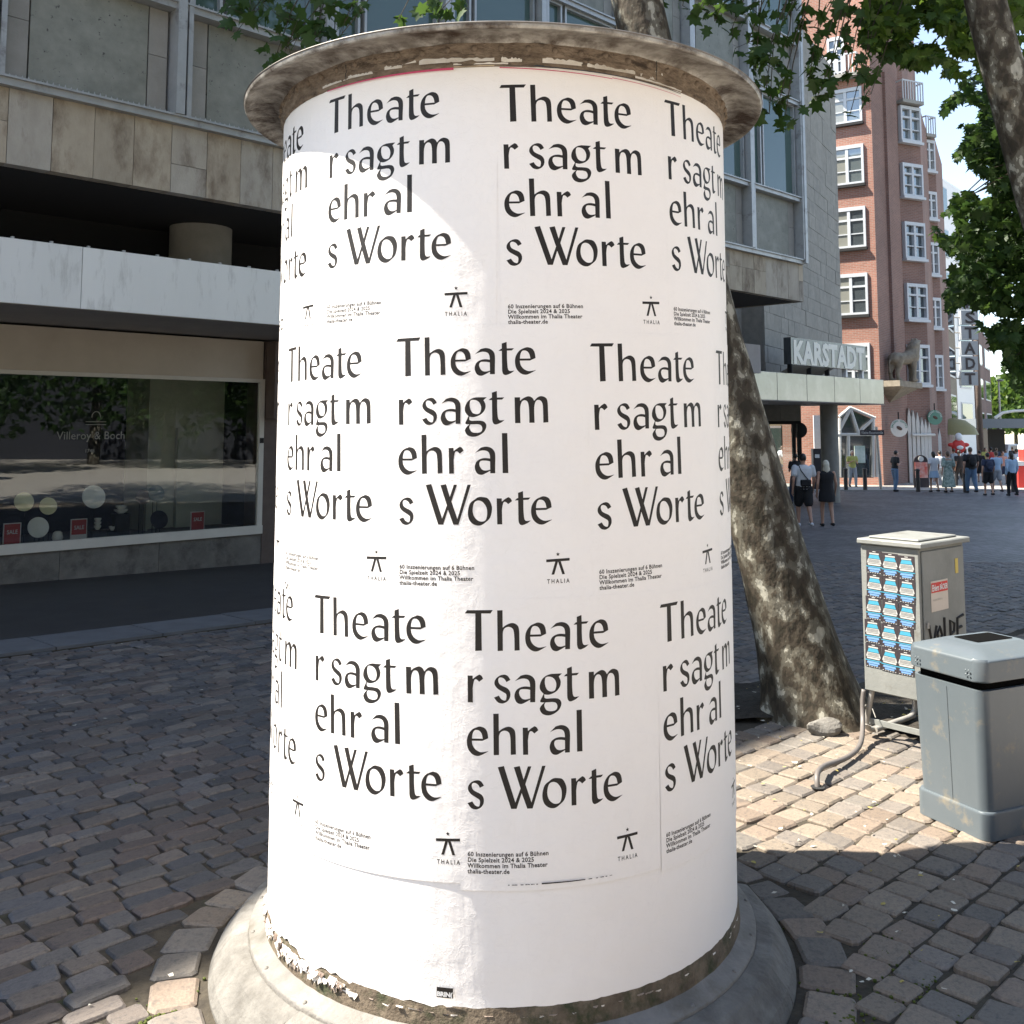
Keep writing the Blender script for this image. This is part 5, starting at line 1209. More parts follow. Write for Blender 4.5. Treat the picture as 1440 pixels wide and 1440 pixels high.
# round cafe signs
def cafe(px, py, Y, rad, label, m_, hang):
    q = at(px, py, Y); t = thing('cafe_sign', label, 'sign', q)
    mb = MB(); mb.tube([(q.x, q.y, q.z), (q.x, q.y+.1, q.z)], rad, 28); build('disc', mb, M['offwhite'] if hang else M['green'], t)
    mb = MB(); mb.tube([(q.x, q.y-.012, q.z), (q.x, q.y-.004, q.z)], rad*.66, 24); build('inner_disc', mb, m_, t)
    mb = MB(); mb.ell((q.x, q.y-.03, q.z), (rad*.36, .02, rad*.20), 14, 8, Matrix.Rotation(.5, 3, 'Y')); build('coffee_bean', mb, M['brown'], t)
    mb = MB(); txt = 'BALZAC COFFEE'
    for i, ch in enumerate(txt):
        if ch == ' ': continue
        V_, F_ = ftext(ch, rad*.28, .004, 1, 1, 'CENTER'); t_ = R(90) - (i - 6)*.24; rr = rad*.74
        mb.add([(q.x + math.cos(t_)*(rr+v[1]) + math.sin(t_)*v[0], q.y-.02, q.z + math.sin(t_)*(rr+v[1]) - math.cos(t_)*v[0]) for v in V_], F_)
    build('sign_letters', mb, M['green'] if hang else M['offwhite'], t, fix=False)
    mb = MB(); mb.tube([(q.x, q.y+.05, q.z+rad), (q.x, q.y+.05, q.z+rad+.35)], .03, 6); build('hanger', mb, M['gap'], t)
cafe(1264.5, 602, 48.3, .42, 'round white coffee sign on the brick pier under the lion', M['offwhite'], True)
cafe(1315, 587, 52, .38, 'round green coffee sign hanging above the pointed posts', M['green'], False)
# A-board
q = gp(1295, 46); t = thing('pavement_board', 'red and pink pavement board with black arched top before the cafe', 'pavement board', q)
a_, b_ = at(1287, 672, 46), at(1304, 650, 46)
mb = MB(); mb.box(a_.x-.05, b_.x+.05, 46, 46.06, gz(0, 46)+.03, b_.z); mb.tube([((a_.x+b_.x)/2, 46, b_.z), ((a_.x+b_.x)/2, 46.06, b_.z)], (b_.x-a_.x)/2+.04, 20); build('frame', mb, M['stblack'], t)
mb = MB(); mb.box(a_.x, b_.x, 45.98, 45.997, a_.z, b_.z); build('poster', mb, mat('board_print', (.6, .08, .05), (.65, .42, .36), 5, .6, detail=1), t)
mb = MB(); mb.tube([((a_.x+b_.x)/2, 45.97, b_.z+.15), ((a_.x+b_.x)/2, 45.998, b_.z+.15)], .12, 14); build('logo_disc', mb, M['offwhite'], t)

# bollards
for i, (px, pt, Y, lab) in enumerate(((1187, 664, 43.6, 'dark bollard beside the concrete column'), (1214, 663, 43.6, 'dark bollard in front of the truss entrance'), (1288, 661, 42.6, 'dark bollard in front of the pavement board'), (1354, 655, 42.2, 'dark bollard between the patterned dress and the backpack man'), (1421, 655, 42.5, 'dark bollard beside the woman in black trousers'))):
    p = gp(px, Y); h = .95; t = thing('bollard', lab, 'bollard', p, 0, 'bollards along the pavement edge')
    mb = MB(); mb.lathe([(.09, -.02), (.085, h-.08)], p, 14); build('post', mb, M['bollard'], t, True)
    mb = MB(); mb.lathe([(.10, h-.08), (.10, h-.02), (.06, h+.01), (.001, h+.02)], p, 14); build('cap', mb, M['bollard'], t, True)

# ================================================================== FAR STREET
def block(name, label, pxa, pxb, Ya, Yb, ytop, m, depth=14, rows_=None, wm=None, cols=1, zbase=None):
    A = at(pxa, 600, Ya); B = at(pxb, 600, Yb); A.z = B.z = 0; zt = at(pxa, ytop, Ya).z; zb = zbase if zbase is not None else gz(0, Ya)-.3
    D = (B-A).normalized(); Nn = Vector((-D.y, D.x, 0)); Nn = Nn if Nn.y > 0 else -Nn
    t = thing(name, label, 'building', (A.x, A.y, gz(A.x, A.y))); mb = MB()
    mb.prism([(A.x, A.y), (B.x, B.y), (B.x+Nn.x*depth+3, B.y+Nn.y*depth), (A.x+Nn.x*depth+3, A.y+Nn.y*depth)], zb, zt); build('wall', mb, m, t)
    Ln = (B-A).length; Mx = Matrix(((D.x, Nn.x, 0, A.x), (D.y, Nn.y, 0, A.y), (0, 0, 1, 0), (0, 0, 0, 1)))
    for (z0, z1) in (rows_ or []):
        for c in range(cols):
            x0 = Ln*(c+.18)/cols; x1 = Ln*(c+.82)/cols; mb = MB(Mx); mb.box(x0, x1, -.06, -.003, z0, z1); f = build('window', mb, M['wframe'], t)
            mb = MB(Mx); mb.box(x0+.12, x1-.12, -.09, -.062, z0+.12, z1-.12); build('pane', mb, wm or M['glass_win'], f)
    return t, Mx, Ln
t, Mx, Ln = block('beige_building', 'narrow weathered beige stone building right of the brick offices', 1330, 1348, 64, 72, 385, M['statue'], 10, [(2+3.2*k, 4.0+3.2*k) for k in range(3)], cols=1)
t, Mx, Ln = block('white_office_building', 'modern white office block with green glass bands behind the brick offices', 1322, 1372, 80, 88, 240, M['white'], 14, [(1.5+3.6*k, 3.9+3.6*k) for k in range(6)], M['glass_up'], 2)
t, Mx, Ln = block('brown_building', 'distant brown brick building with pale window bands by the trees', 1374, 1396, 92, 108, 440, M['brick_far'], 14, [(1.2+3.3*k, 3.2+3.3*k) for k in range(4)], cols=2)
# ochre awning over the cafe, slate awning beyond
q = at(1335, 590, 60); mb = MB(); mb.lathe([(.001, 1.0), (.7, .85), (1.2, .45), (1.4, 0)], (q.x+.2, 60, q.z-.9), 16, math.pi, 2*math.pi); single('awning', mb, M['awn'], 'ochre rounded awning beside the beige building', 'awning', (q.x, 60, q.z), smooth=True)
a_, b_ = at(1356, 602, 78), at(1397, 590, 84); mb = MB(); mb.box(a_.x, b_.x, 76, 79, a_.z, b_.z); single('awning', mb, M['slate'], 'slate grey flat awning over the far shop entrance', 'awning', (a_.x, 76, a_.z))
a_, b_ = at(1352, 665, 84), at(1372, 600, 84); mb = MB(); mb.box(a_.x, b_.x, 77.8, 78.9, gz(0, 78), a_.z); mb2 = MB(); mb2.box(a_.x, b_.x, 79.1, 80, gz(0, 79), b_.z-.2); single('shopfront', mb2, M['gap'], 'dark open shop entrance under the slate awning', 'shopfront', (a_.x, 79.1, gz(0, 79)))
# vertical letter sign
vs = thing('vertical_store_sign', 'vertical white store sign with big black capitals hung above the street', 'sign', at(1363, 545, 74))
for i, ch in enumerate('KARSTADT'):
    yb = 542 - (7-i)*21.5; a_, b_ = at(1352, yb, 74), at(1375, yb-19.5, 74)
    mb = MB(); mb.box(a_.x, b_.x, 74, 74.4, a_.z, b_.z); bx = build('letter_box', mb, M['cgrey'], vs)
    V_, F_ = ftext(ch, 1.0, .03, 1, 1); wv = max(v[0] for v in V_); hv = max(v[1] for v in V_)
    l0, l1 = at(1358, yb-2, 73.9), at(1372, yb-17.5, 73.9); mb = MB(); mb.add([(l0.x + v[0]/wv*(l1.x-l0.x), 73.97, l0.z + v[1]/hv*(l1.z-l0.z)) for v in V_], F_); build('letter', mb, M['stblack'], bx, fix=False)
    mb = MB(); m0 = at(1349, yb-10, 74); mb.tube([(m0.x-.4, 74.2, m0.z), (a_.x, 74.2, m0.z)], .05, 6); build('arm', mb, M['galv'], vs)
q = gp(1378, 74.6); mb = MB(); mb.tube([q, (q.x, q.y, at(0, 380, 74.6).z)], [.22, .16], 10); single('mast', mb, M['brownstone'], 'tall brown mast beside the vertical store sign', 'mast', q, smooth=True)
# lamps
q = gp(1407, 95); t = thing('street_lamp', 'tall slim street lamp post in front of the far trees', 'street lamp', q); mb = MB(); zt = at(0, 535, 95).z; mb.tube([q, (q.x, q.y, zt)], [.14, .08], 8); build('post', mb, M['galv'], t)
mb = MB(); mb.ell((q.x, q.y-.3, zt), (.25, .5, .12)); build('lamp_head', mb, M['galv'], t)
q = gp(1450, 88); t = thing('curved_street_lamp', 'street lamp with long pale curved arm over the street', 'street lamp', q); zt = at(0, 577, 88).z; mb = MB(); mb.tube([q, (q.x, q.y, zt)], [.13, .09], 8); build('post', mb, M['galv'], t)
mb = MB(); e_ = at(1399, 588, 88); mb.tube([(q.x, 88, zt), (at(1425, 578, 88).x, 88, at(0, 578, 88).z), (at(1410, 580.5, 88).x, 88, at(0, 580.5, 88).z), e_], [.11, .12, .13, .15], 8); build('curved_arm', mb, M['offwhite'], t)
# red hanging figure-like sign and red bins
q = gp(1348, 58); t = thing('red_ice_cream_sign', 'red and white standing figure sign behind the crowd', 'sign', q)
mb = MB(); c_ = at(1348, 628, 58); mb.tube([q, c_], .05, 6); build('post', mb, M['galv'], t)
mb = MB(); mb.ell((c_.x, 58, c_.z), (.42, .2, .42)); mb.ell((c_.x-.42, 58, c_.z+.1), (.2, .1, .12)); mb.ell((c_.x+.42, 58, c_.z+.1), (.2, .1, .12)); build('red_body', mb, M['stred'], t, True)
mb = MB(); mb.ell((c_.x, 57.95, c_.z+.55), (.22, .16, .24)); mb.ell((c_.x, 57.8, c_.z-.05), (.2, .06, .12)); build('white_head', mb, M['white'], t, True)
for px, yt in ((1430, 655), (1440, 632)):
    a_ = gp(px-2, 45.5); mb = MB(); hh = at(0, yt, 45.5).z; mb.cbox(a_.x, a_.x+.55, 45.5, 46, a_.z, hh, .03); t = thing('red_machine', 'short red vending box at the right edge' if px < 1435 else 'tall red vending box with white top at the right edge', 'vending box', a_); build('body', mb, M['stred'], t)
    mb = MB(); mb.box(a_.x-.01, a_.x+.56, 45.49, 46.01, hh+.002, hh+.2); build('top_panel', mb, M['white'], t)
# vehicles far away
def van(px, Y, m, label, cat, L_=4.6, h=1.9, nm='parked_van'):
    q = gp(px, Y); t = thing(nm, label, cat, q); mb = MB(); w2 = .9
    prof = [(-L_/2, .35), (L_/2, .35), (L_/2, .95), (L_/2-.5, 1.05), (L_/2-1.15, h), (-L_/2+.15, h), (-L_/2, 1.2)]
    V = [(q.x+a, Y-w2, q.z+b) for a, b in prof] + [(q.x+a, Y+w2, q.z+b) for a, b in prof]; n_ = len(prof)
    mb.add(V, [tuple(range(n_)), tuple(reversed(range(n_, 2*n_)))] + [(i, (i+1) % n_, n_+(i+1) % n_, n_+i) for i in range(n_)]); build('body', mb, m, t, auto=.05)
    mb = MB(); mb.box(q.x-L_/2+.4, q.x+L_/2-1.3, Y-w2-.01, Y-w2+.02, q.z+1.15, q.z+h-.15); build('side_window', mb, M['glass_win'], t)
    for sx in (-L_/2+.85, L_/2-.85): mb = MB(); mb.tube([(q.x+sx, Y-w2-.02, q.z+.33), (q.x+sx, Y-w2+.25, q.z+.33)], .33, 16); build('wheel', mb, M['binblack'], t)
van(1418, 112, M['cblue'], 'blue van parked far down the street', 'van'); van(1440, 105, M['white'], 'white van parked far down the street at the right edge', 'van'); van(1405, 125, M['white'], 'small white car behind the slim street lamp', 'car', 4.2, 1.5, 'parked_car')

# ================================================================== TREES
r4 = random.Random(21)
LEAF = [(0, 0), (.10, -.05), (.34, -.02), (.24, .14), (.50, .30), (.27, .36), (.30, .52), (.13, .52), (.0, .86), (-.13, .52), (-.30, .52), (-.27, .36), (-.50, .30), (-.24, .14), (-.34, -.02), (-.10, -.05)]
def leaf_mesh(seed):
    r = random.Random(seed); V = [(0, .3, .03)] + [(x*r.uniform(.9, 1.1), y*r.uniform(.93, 1.07), -.28*x*x - .10*(y-.3)**2 + r.uniform(-.02, .02)) for x, y in LEAF]
    n = len(LEAF); F = [(0, 1+i, 1+(i+1) % n) for i in range(n)]
    return V, F
LV = [leaf_mesh(i) for i in range(6)]
def bark_trunk(name, pts, rad, parent, flare=0.0, n=28, seed=0):
    V = []; F = []; m_ = 0; P = [Vector(p) for p in pts]; dense = []; rr = []
    for i in range(len(P)-1):
        k = max(2, int((P[i+1]-P[i]).length/.07))
        for j in range(k): t = j/k; dense.append(P[i].lerp(P[i+1], t)); rr.append(rad[i]*(1-t)+rad[i+1]*t)
    dense.append(P[-1]); rr.append(rad[-1])
    for _ in range(6):
        dense = [dense[0]] + [(dense[i-1]+dense[i]*2+dense[i+1])/4 for i in range(1, len(dense)-1)] + [dense[-1]]
    for i, p in enumerate(dense):
        d = (dense[min(i+1, len(dense)-1)] - dense[max(i-1, 0)]).normalized(); a = d.cross(Vector((0, 1, 0))).normalized(); b = d.cross(a)
        h = p.z - dense[0].z
        for k in range(n):
            t = 2*math.pi*k/n; r_ = rr[i]*(1 + .07*noise.noise(Vector((math.cos(t)*1.6, math.sin(t)*1.6, h*1.3 + seed))) + .025*noise.noise(Vector((math.cos(t)*5, math.sin(t)*5, h*5 + seed))))
            if flare: r_ += flare*math.exp(-max(h, 0)/.16)*(.55 + .65*max(0, math.sin(t*4 + 1.0 + .6*math.sin(t*2)))) + flare*.35*math.exp(-max(h, 0)/.55)
            V.append(p + (a*math.cos(t) + b*math.sin(t))*r_)
    for i in range(len(dense)-1):
        for k in range(n): F.append((i*n+k, i*n+(k+1) % n, (i+1)*n+(k+1) % n, (i+1)*n+k))
    mb = MB(); mb.add(V, F); return build(name, mb, M['bark'], parent, True)
def place_leaf(mb, p, s_, pitchv=None):
    vv, ff = LV[r4.randrange(6)]
    q = (Matrix.Rotation(r4.uniform(0, 6.28), 3, 'Z') @ Matrix.Rotation(r4.gauss(-.9, .5), 3, 'X') @ Matrix.Rotation(r4.gauss(0, .5), 3, 'Y'))
    mb.add([p + (q @ Vector(v))*s_ for v in vv], ff)
leafme = []
for i in range(6):
    b = MB(); b.add(*LV[i]); leafme.append(b.mesh('leaf', M['leaf'], True))
def single_leaf(p, s_, parent, base):
    o = bpy.data.objects.new('leaf', leafme[r4.randrange(6)]); col.objects.link(o); o.parent = parent
    o.location = Vector(p) - Vector(base); o.scale = (s_, s_, s_); o.rotation_euler = (r4.gauss(-.9, .5), r4.gauss(0, .5), r4.uniform(0, 6.28)); return o

# --- tree 1: leaning plane tree behind the column
Y1 = 6.6
tp = [(1146, 1012, 6.55), (1140, 985, 6.55), (1118, 900, 6.57), (1091, 800, 6.6), (1062, 700, 6.6), (1034, 600, 6.62), (989, 430, 6.66), (942, 230, 6.7), (899, 20, 6.75), (862, -160, 6.8), (835, -360, 6.9), (820, -560, 7.0)]
pts = [at(*p) for p in tp]; b1 = Vector((pts[0].x, pts[0].y, gz(pts[0].x, pts[0].y)))
tree1 = thing('plane_tree', 'leaning plane tree with camouflage bark growing in the soil patch behind the column', 'tree', b1)
pts[0].z -= .12
bark_trunk('trunk', pts, [.25, .245, .232, .218, .21, .205, .20, .19, .175, .165, .15, .12], tree1, .20, 56)
top1 = pts[-2]
# --- tree 2: limb in the upper right
tp2 = [(1640, 1150, 6.9), (1600, 800, 6.9), (1530, 500, 6.9), (1468, 300, 6.9), (1440, 200, 6.9), (1408, 90, 6.9), (1385, 0, 6.9), (1362, -120, 6.9), (1330, -300, 7.0), (1290, -520, 7.1)]
pts2 = [at(*p) for p in tp2]; b2 = Vector((pts2[0].x, pts2[0].y, gz(pts2[0].x, pts2[0].y))); pts2[0].z = b2.z - .1
tree2 = thing('plane_tree', 'plane tree whose sun-dappled trunk crosses the upper right corner', 'tree', b2)
bark_trunk('trunk', pts2, [.24, .19, .165, .150, .145, .14, .135, .13, .12, .10], tree2, .1, 28, 7)
tree3b = gp(1900, 12.5)
tree3 = thing('plane_tree', 'dark dense plane tree crown hanging in at the right edge', 'tree', tree3b)
bark_trunk('trunk', [tree3b - Vector((0, 0, .1)), tree3b + Vector((-.3, 0, 3)), tree3b + Vector((-.9, .2, 6)), tree3b + Vector((-1.5, .3, 9))], [.32, .26, .22, .14], tree3, .1, 20, 3)

# clusters seen at the top, (px, py, spread m, leaves, Y)
clA = [(320, 8, .16, 10, 7.2), (350, 22, .18, 12, 7.2), (395, 25, .2, 14, 7.1), (430, 30, .2, 16, 7.1), (460, 12, .16, 11, 7.1), (485, 30, .13, 8, 7.0), (405, 62, .18, 13, 7.1), (440, 58, .18, 13, 7.1), (385, 88, .09, 5, 7.1), (475, 55, .1, 5, 7.0), (595, 10, .09, 5, 7.0), (620, 14, .09, 6, 7.0), (648, 6, .08, 4, 7.0), (368, 5, .15, 9, 7.2), (560, 28, .04, 2, 7.0)]
clC = [(985, 12, .10, 6, 7.4), (1005, 30, .10, 6, 7.4), (1040, 15, .12, 8, 7.5), (1070, 22, .12, 9, 7.5), (1052, 60, .11, 8, 7.5), (1075, 78, .12, 9, 7.5), (1062, 95, .09, 6, 7.5), (1095, 60, .09, 6, 7.5), (1092, 100, .09, 6, 7.5), (1078, 125, .08, 6, 7.5), (1095, 145, .09, 7, 7.5), (1082, 160, .08, 6, 7.5), (1102, 180, .06, 5, 7.5),
       (1120, 15, .14, 10, 7.6), (1150, 30, .14, 10, 7.6), (1185, 22, .14, 11, 7.7), (1140, 65, .08, 5, 7.6), (1152, 88, .10, 8, 7.6), (1138, 108, .09, 7, 7.6), (1150, 135, .09, 7, 7.6), (1165, 120, .05, 3, 7.6), (1190, 62, .10, 7, 7.7), (1210, 92, .10, 7, 7.7), (1192, 108, .07, 4, 7.7), (1225, 132, .06, 4, 7.7), (1215, 112, .05, 3, 7.7), (1195, 162, .05, 2, 7.7), (1238, 80, .12, 9, 7.8), (1262, 68, .12, 9, 7.8),
       (925, 10, .05, 3, 7.4), (960, 8, .06, 3, 7.4), (1030, 38, .07, 4, 7.5), (1020, 3, .09, 6, 7.5)]
def twig(mb, p, q, r0=.010, r1=.003):
    p = Vector(p); q = Vector(q); m1 = p.lerp(q, .35) + Vector((r4.uniform(-.08, .08), r4.uniform(-.05, .05), .05)); m2 = p.lerp(q, .7) + Vector((r4.uniform(-.05, .05), 0, .03))
    mb.tube([p, m1, m2, q], [r0, r0*.75, r0*.5, r1], 5)
cand = []; tw = MB()
for (px, py, sp, n_, Y) in clA + clC:
    c = at(px, py, Y); left = px < 700; anc = at(px + (r4.uniform(60, 130) if left else r4.uniform(20, 90)), -70 - r4.uniform(0, 60), Y+.1)
    twig(tw, anc, c, .009)
    for k in range(n_):
        p = c + Vector((r4.gauss(0, sp*.6), r4.gauss(0, sp*.6), r4.gauss(0, sp*.5) + .03)); s_ = r4.uniform(.10, .17); cand.append((p, s_, left)); 
        if k % 2 == 0: tw.tube([c, p], .0022, 4, False)
for (p, s_, left) in cand: single_leaf(p, s_, tree1, b1) if len([1 for _ in ()]) == 0 else None
build('twigs', tw, M['twig'], tree1)['kind'] = 'stuff'
# dense dark sprays at the top right of the frame belong to tree 2
mb = MB(); n1 = 0
def in_frame(p):
    if p.y < .5: return False
    x, y = topx(p); return -25 < x < 1465 and y > -25
single_n = 0
for k in range(3200):
    px, py = r4.uniform(1215, 1450), r4.uniform(-30, 105)
    lim = 95 - 55*abs(px-1290)/110 if px < 1330 else 110
    if py > lim: continue
    nv = noise.noise(Vector((px*.028, py*.028, 5)))
    if nv < -.12 + (.25 if px > 1360 else 0) and py > 0: continue
    if r4.random() < .25: continue
    p = at(px, py, r4.uniform(7.6, 9.2)); s_ = r4.uniform(.10, .16)
    if single_n < 120 and r4.random() < .25: single_leaf(p, s_, tree2, b2); single_n += 1
    else: place_leaf(mb, p, s_)
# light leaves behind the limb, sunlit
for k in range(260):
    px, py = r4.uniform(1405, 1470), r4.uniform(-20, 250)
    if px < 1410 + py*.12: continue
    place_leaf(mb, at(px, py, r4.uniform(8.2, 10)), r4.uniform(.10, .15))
# crowns above the picture
def crown(mb, c, rx, ry, rz, n_, avoid=True):
    c = Vector(c); k = 0; tries = 0
    while k < n_ and tries < n_*6:
        tries += 1
        u = Vector((r4.gauss(0, 1), r4.gauss(0, 1), r4.gauss(0, 1))).normalized(); rad = r4.random()**.45
        p = c + Vector((u.x*rx, u.y*ry, u.z*rz))*rad
        if noise.noise(p*.9) < -.12: continue
        if avoid and in_frame(p): continue
        place_leaf(mb, p, r4.uniform(.13, .19)); k += 1
crown(mb, (5.6, 8.4, 8.3), 3.4, 2.7, 2.9, 5200)
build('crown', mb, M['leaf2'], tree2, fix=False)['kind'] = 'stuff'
mb = MB(); crown(mb, (.9, 10.2, 9.8), 4.4, 3.0, 3.2, 6000); crown(mb, (1.0, 7.9, 7.9), 2.0, 1.25, 1.6, 900); crown(mb, (-.6, 7.3, 6.9), 1.3, .6, .8, 420); crown(mb, (1.6, 7.0, 7.3), 1.3, .65, 1.3, 520); crown(mb, (-.3, 7.9, 9.2), 1.6, 1.2, 1.5, 600); build('crown', mb, M['leaf'], tree1, fix=False)['kind'] = 'stuff'
for i, (c, tr_, top) in enumerate((((.9, 10.2, 9.0), tree1, pts[-2]), ((2.6, 9, 8), tree1, pts[-2]), ((-1.5, 9.5, 8.5), tree1, pts[-2]), ((-2.2, 7.6, 6.3), tree1, pts[-3]), ((2.5, 7.9, 6.3), tree1, pts[-3]), ((5.6, 8.4, 8.3), tree2, pts2[-2]), ((7, 8, 8), tree2, pts2[-2]), ((4.6, 8.4, 6.0), tree2, pts2[-3]))):
    mb = MB(); a_ = Vector(top); q = Vector(c); m1 = a_.lerp(q, .5) + Vector((0, 0, .5)); mb.tube([a_, m1, q], [.09, .06, .02], 8); build('branch', mb, M['bark'], tr_, True)
# tree 3: dark mass at the right edge
EDGE = [(95, 1365), (120, 1352), (150, 1322), (170, 1332), (190, 1350), (215, 1342), (240, 1352), (262, 1350), (290, 1332), (318, 1312), (345, 1325), (370, 1335), (400, 1332), (430, 1328), (445, 1362), (470, 1388), (500, 1405), (530, 1418), (550, 1436)]
def edge(y):
    for (a, b), (c, d) in zip(EDGE, EDGE[1:]):
        if a <= y <= c: return b + (d-b)*(y-a)/(c-a)
    return 1440 if y > 550 else 1380
mb = MB(); tw = MB(); sn = 0
for k in range(15000):
    py = r4.uniform(95, 552); px = r4.uniform(1300, 1560); e_ = edge(py)
    if px < e_ + r4.uniform(-4, 14): continue
    dens = noise.noise(Vector((px*.022, py*.022, 9))) + .5*noise.noise(Vector((px*.06, py*.06, 2)))
    inner = min(1, (px - e_)/70.0)
    if dens < -.02 - .50*inner: continue
    if py < 175 and dens < .0: continue
    if py > 440 and dens < -.04: continue
    p = at(px, py, r4.uniform(10.2, 13.6)); s_ = r4.uniform(.11, .17)
    if px < 1440 and sn < 290 and r4.random() < .09: single_leaf(p, s_, tree3, tree3b); sn += 1
    else: place_leaf(mb, p, s_)
    if k % 55 == 0: tw.tube([p, p + Vector((r4.uniform(.4, 1.0), r4.uniform(-.1, .3), r4.uniform(0, .5)))], [.004, .012], 5, False)
for py0 in (150, 200, 260, 330, 400, 460):
    a_ = at(1570, py0 - 70, 12); b_ = at(edge(py0)+35, py0, 12); twig(tw, a_, b_, .035, .006)
crown(mb, tree3b + Vector((-1.2, .5, 7.2)), 4.0, 3.0, 4.2, 3800)
build('crown', mb, M['leaf'], tree3, fix=False)['kind'] = 'stuff'; build('twigs', tw, M['twig'], tree3)['kind'] = 'stuff'
# far trees
def fartree(px, Y, ytop, rad, label, n_=2600):
    q = gp(px, Y); zt = at(0, ytop, Y).z; t = thing('far_tree', label, 'tree', q, 0, 'trees at the end of the street'); mb = MB(); mb.tube([q, (q.x, q.y, zt - rad)], [.35, .2], 8); build('trunk', mb, M['twig'], t, True)
    mb = MB(); c = Vector((q.x, q.y, (zt + q.z + 3)/2)); hz_ = (zt - q.z - 3)/2
    for k in range(n_):
        u = Vector((r4.gauss(0, 1), r4.gauss(0, 1), r4.gauss(0, 1))).normalized(); p = c + Vector((u.x*rad, u.y*rad, u.z*hz_))*(r4.random()**.4)
        if noise.noise(p*.35) < -.15: continue
        s_ = r4.uniform(.4, .8); a = r4.uniform(0, 6.28); d = Vector((math.cos(a), math.sin(a)*.6, r4.uniform(-.6, .6)))*s_; e = Vector((-math.sin(a)*.5, .4*math.cos(a), r4.uniform(.4, 1)))*s_
        mb.add([p, p+d, p+d+e, p+e], [(0, 1, 2, 3)])
    build('crown', mb, M['leaf2'], t, fix=False)['kind'] = 'stuff'
fartree(1404, 140, 533, 5, 'far tree right beside the brown building'); fartree(1428, 150, 528, 6.5, 'far tree behind the curved street lamp arm'); fartree(1455, 145, 540, 6, 'far tree at the right picture edge'); fartree(1395, 175, 560, 5, 'lowest far tree behind the slim street lamp')

# rock at the foot of the tree
q = g(1160, 1034); mb = MB(); mb.ell((q.x, q.y+.02, q.z+.04), (.10, .06, .06), 14, 9)
mb.v = [tuple(Vector(p) + Vector(p).normalized()*0 + Vector((noise.noise(Vector(p)*9), noise.noise(Vector(p)*9 + Vector((3, 0, 0))), noise.noise(Vector(p)*9 + Vector((0, 5, 0)))))*.03) for p in mb.v]
single('boulder', mb, M['conc'], 'rounded pale stone lying against the foot of the leaning tree', 'rock', q, smooth=False)

# ================================================================== CABINET
cA = at(1216, 970, 6.0); cA.z = 0
ex = Vector((.65, -.76, 0)).normalized(); wA = .36; cB = cA + ex*wA; ey = Vector((-ex.y, ex.x, 0)); dep = .53
cang = math.atan2(ex.y, ex.x); cz = gz(cB.x, cB.y); zb = at(1216, 970, 6.0).z; zt = at(1297, 772, cB.y).z
cab = thing('electrical_cabinet', 'grey metal cabinet on tube legs plastered with small posters beside the leaning tree', 'cabinet', (cA.x, cA.y, cz), cang)
CMx = Matrix.Translation(cA) @ Matrix.Rotation(cang, 4, 'Z')
mb = MB(CMx); mb.cbox(0, wA, 0, dep, zb, zt, .006); build('body', mb, M['cabgrey'], cab)
mb = MB(CMx); mb.cbox(-.012, wA+.03, -.022, dep+.035, zt+.001, zt+.032, .006); mb.cbox(.03, wA-.02, .04, dep-.03, zt+.033, zt+.045, .005); build('lid', mb, M['cabgrey'], cab)
mb = MB(CMx); mb.cbox(wA+.001, wA+.010, .018, dep-.018, zb+.03, zt-.018, .003); dr = build('door', mb, M['cabgrey'], cab)
mb = MB(CMx); mb.box(wA+.011, wA+.020, .025, .040, zb+.20, zb+.27); mb.box(wA+.011, wA+.022, .035, .050, zb+.40, zb+.43); build('handle', mb, M['galv'], dr)
mb = MB(CMx); mb.box(wA+.011, wA+.013, .40, .435, zt-.17, zt-.085); build('yellow_tag', mb, M['yellow'], dr)
mb = MB(CMx); mb.box(wA+.011, wA+.0125, .10, .30, zt-.36, zt-.19); st = build('sticker', mb, M['stcream'], dr)
def cabtxt(s, size, y0, z0, m, nm, xs=.8, bold=.001):
    V_, F_ = ftext(s, size, bold, .95, xs); mb = MB(CMx); mb.add([(wA+.0155, y0 + v[0], z0 + v[1]) for v in V_], F_); return build(nm, mb, m, dr, fix=False)
mb = MB(CMx); mb.box(wA+.0128, wA+.014, .105, .295, zt-.255, zt-.20); build('sticker_band', mb, M['stred'], dr)
cabtxt('Ehlers', .05, .108, zt-.245, M['white'], 'sticker_lettering', .7); cabtxt('BÄCKER', .042, .20, zt-.243, M['white'], 'sticker_lettering', .6)
cabtxt('ALLES IN ORDNUNG', .014, .115, zt-.30, M['galv'], 'sticker_lettering', .9, 0)
# sprayed tag VOLPE
def spray(ptsl):
    mb = MB()
    for L_ in ptsl: mb.tube([CMx @ Vector((wA+.0125, yo + (y-yo)*1.25, b0 + (z-b0)*1.15)) for y, z in L_], .0085, 6)
    return mb
b0 = zt - .60; yo = .06
strk = [[(yo, b0+.15), (yo+.03, b0+.03), (yo+.07, b0+.14)], [(yo+.09, b0+.05), (yo+.075, b0+.10), (yo+.10, b0+.13), (yo+.12, b0+.09), (yo+.10, b0+.05)], [(yo+.145, b0+.17), (yo+.145, b0+.05), (yo+.17, b0+.06)],
        [(yo+.20, b0+.0), (yo+.20, b0+.15), (yo+.24, b0+.13), (yo+.235, b0+.09), (yo+.20, b0+.08)], [(yo+.33, b0+.16), (yo+.27, b0+.15), (yo+.265, b0+.04), (yo+.32, b0+.05)], [(yo+.265, b0+.10), (yo+.31, b0+.105)], [(yo+.20, b0-.01), (yo+.10, b0-.04), (yo+.05, b0-.13)]]
build('sprayed_tag', spray(strk), M['spray'], dr)
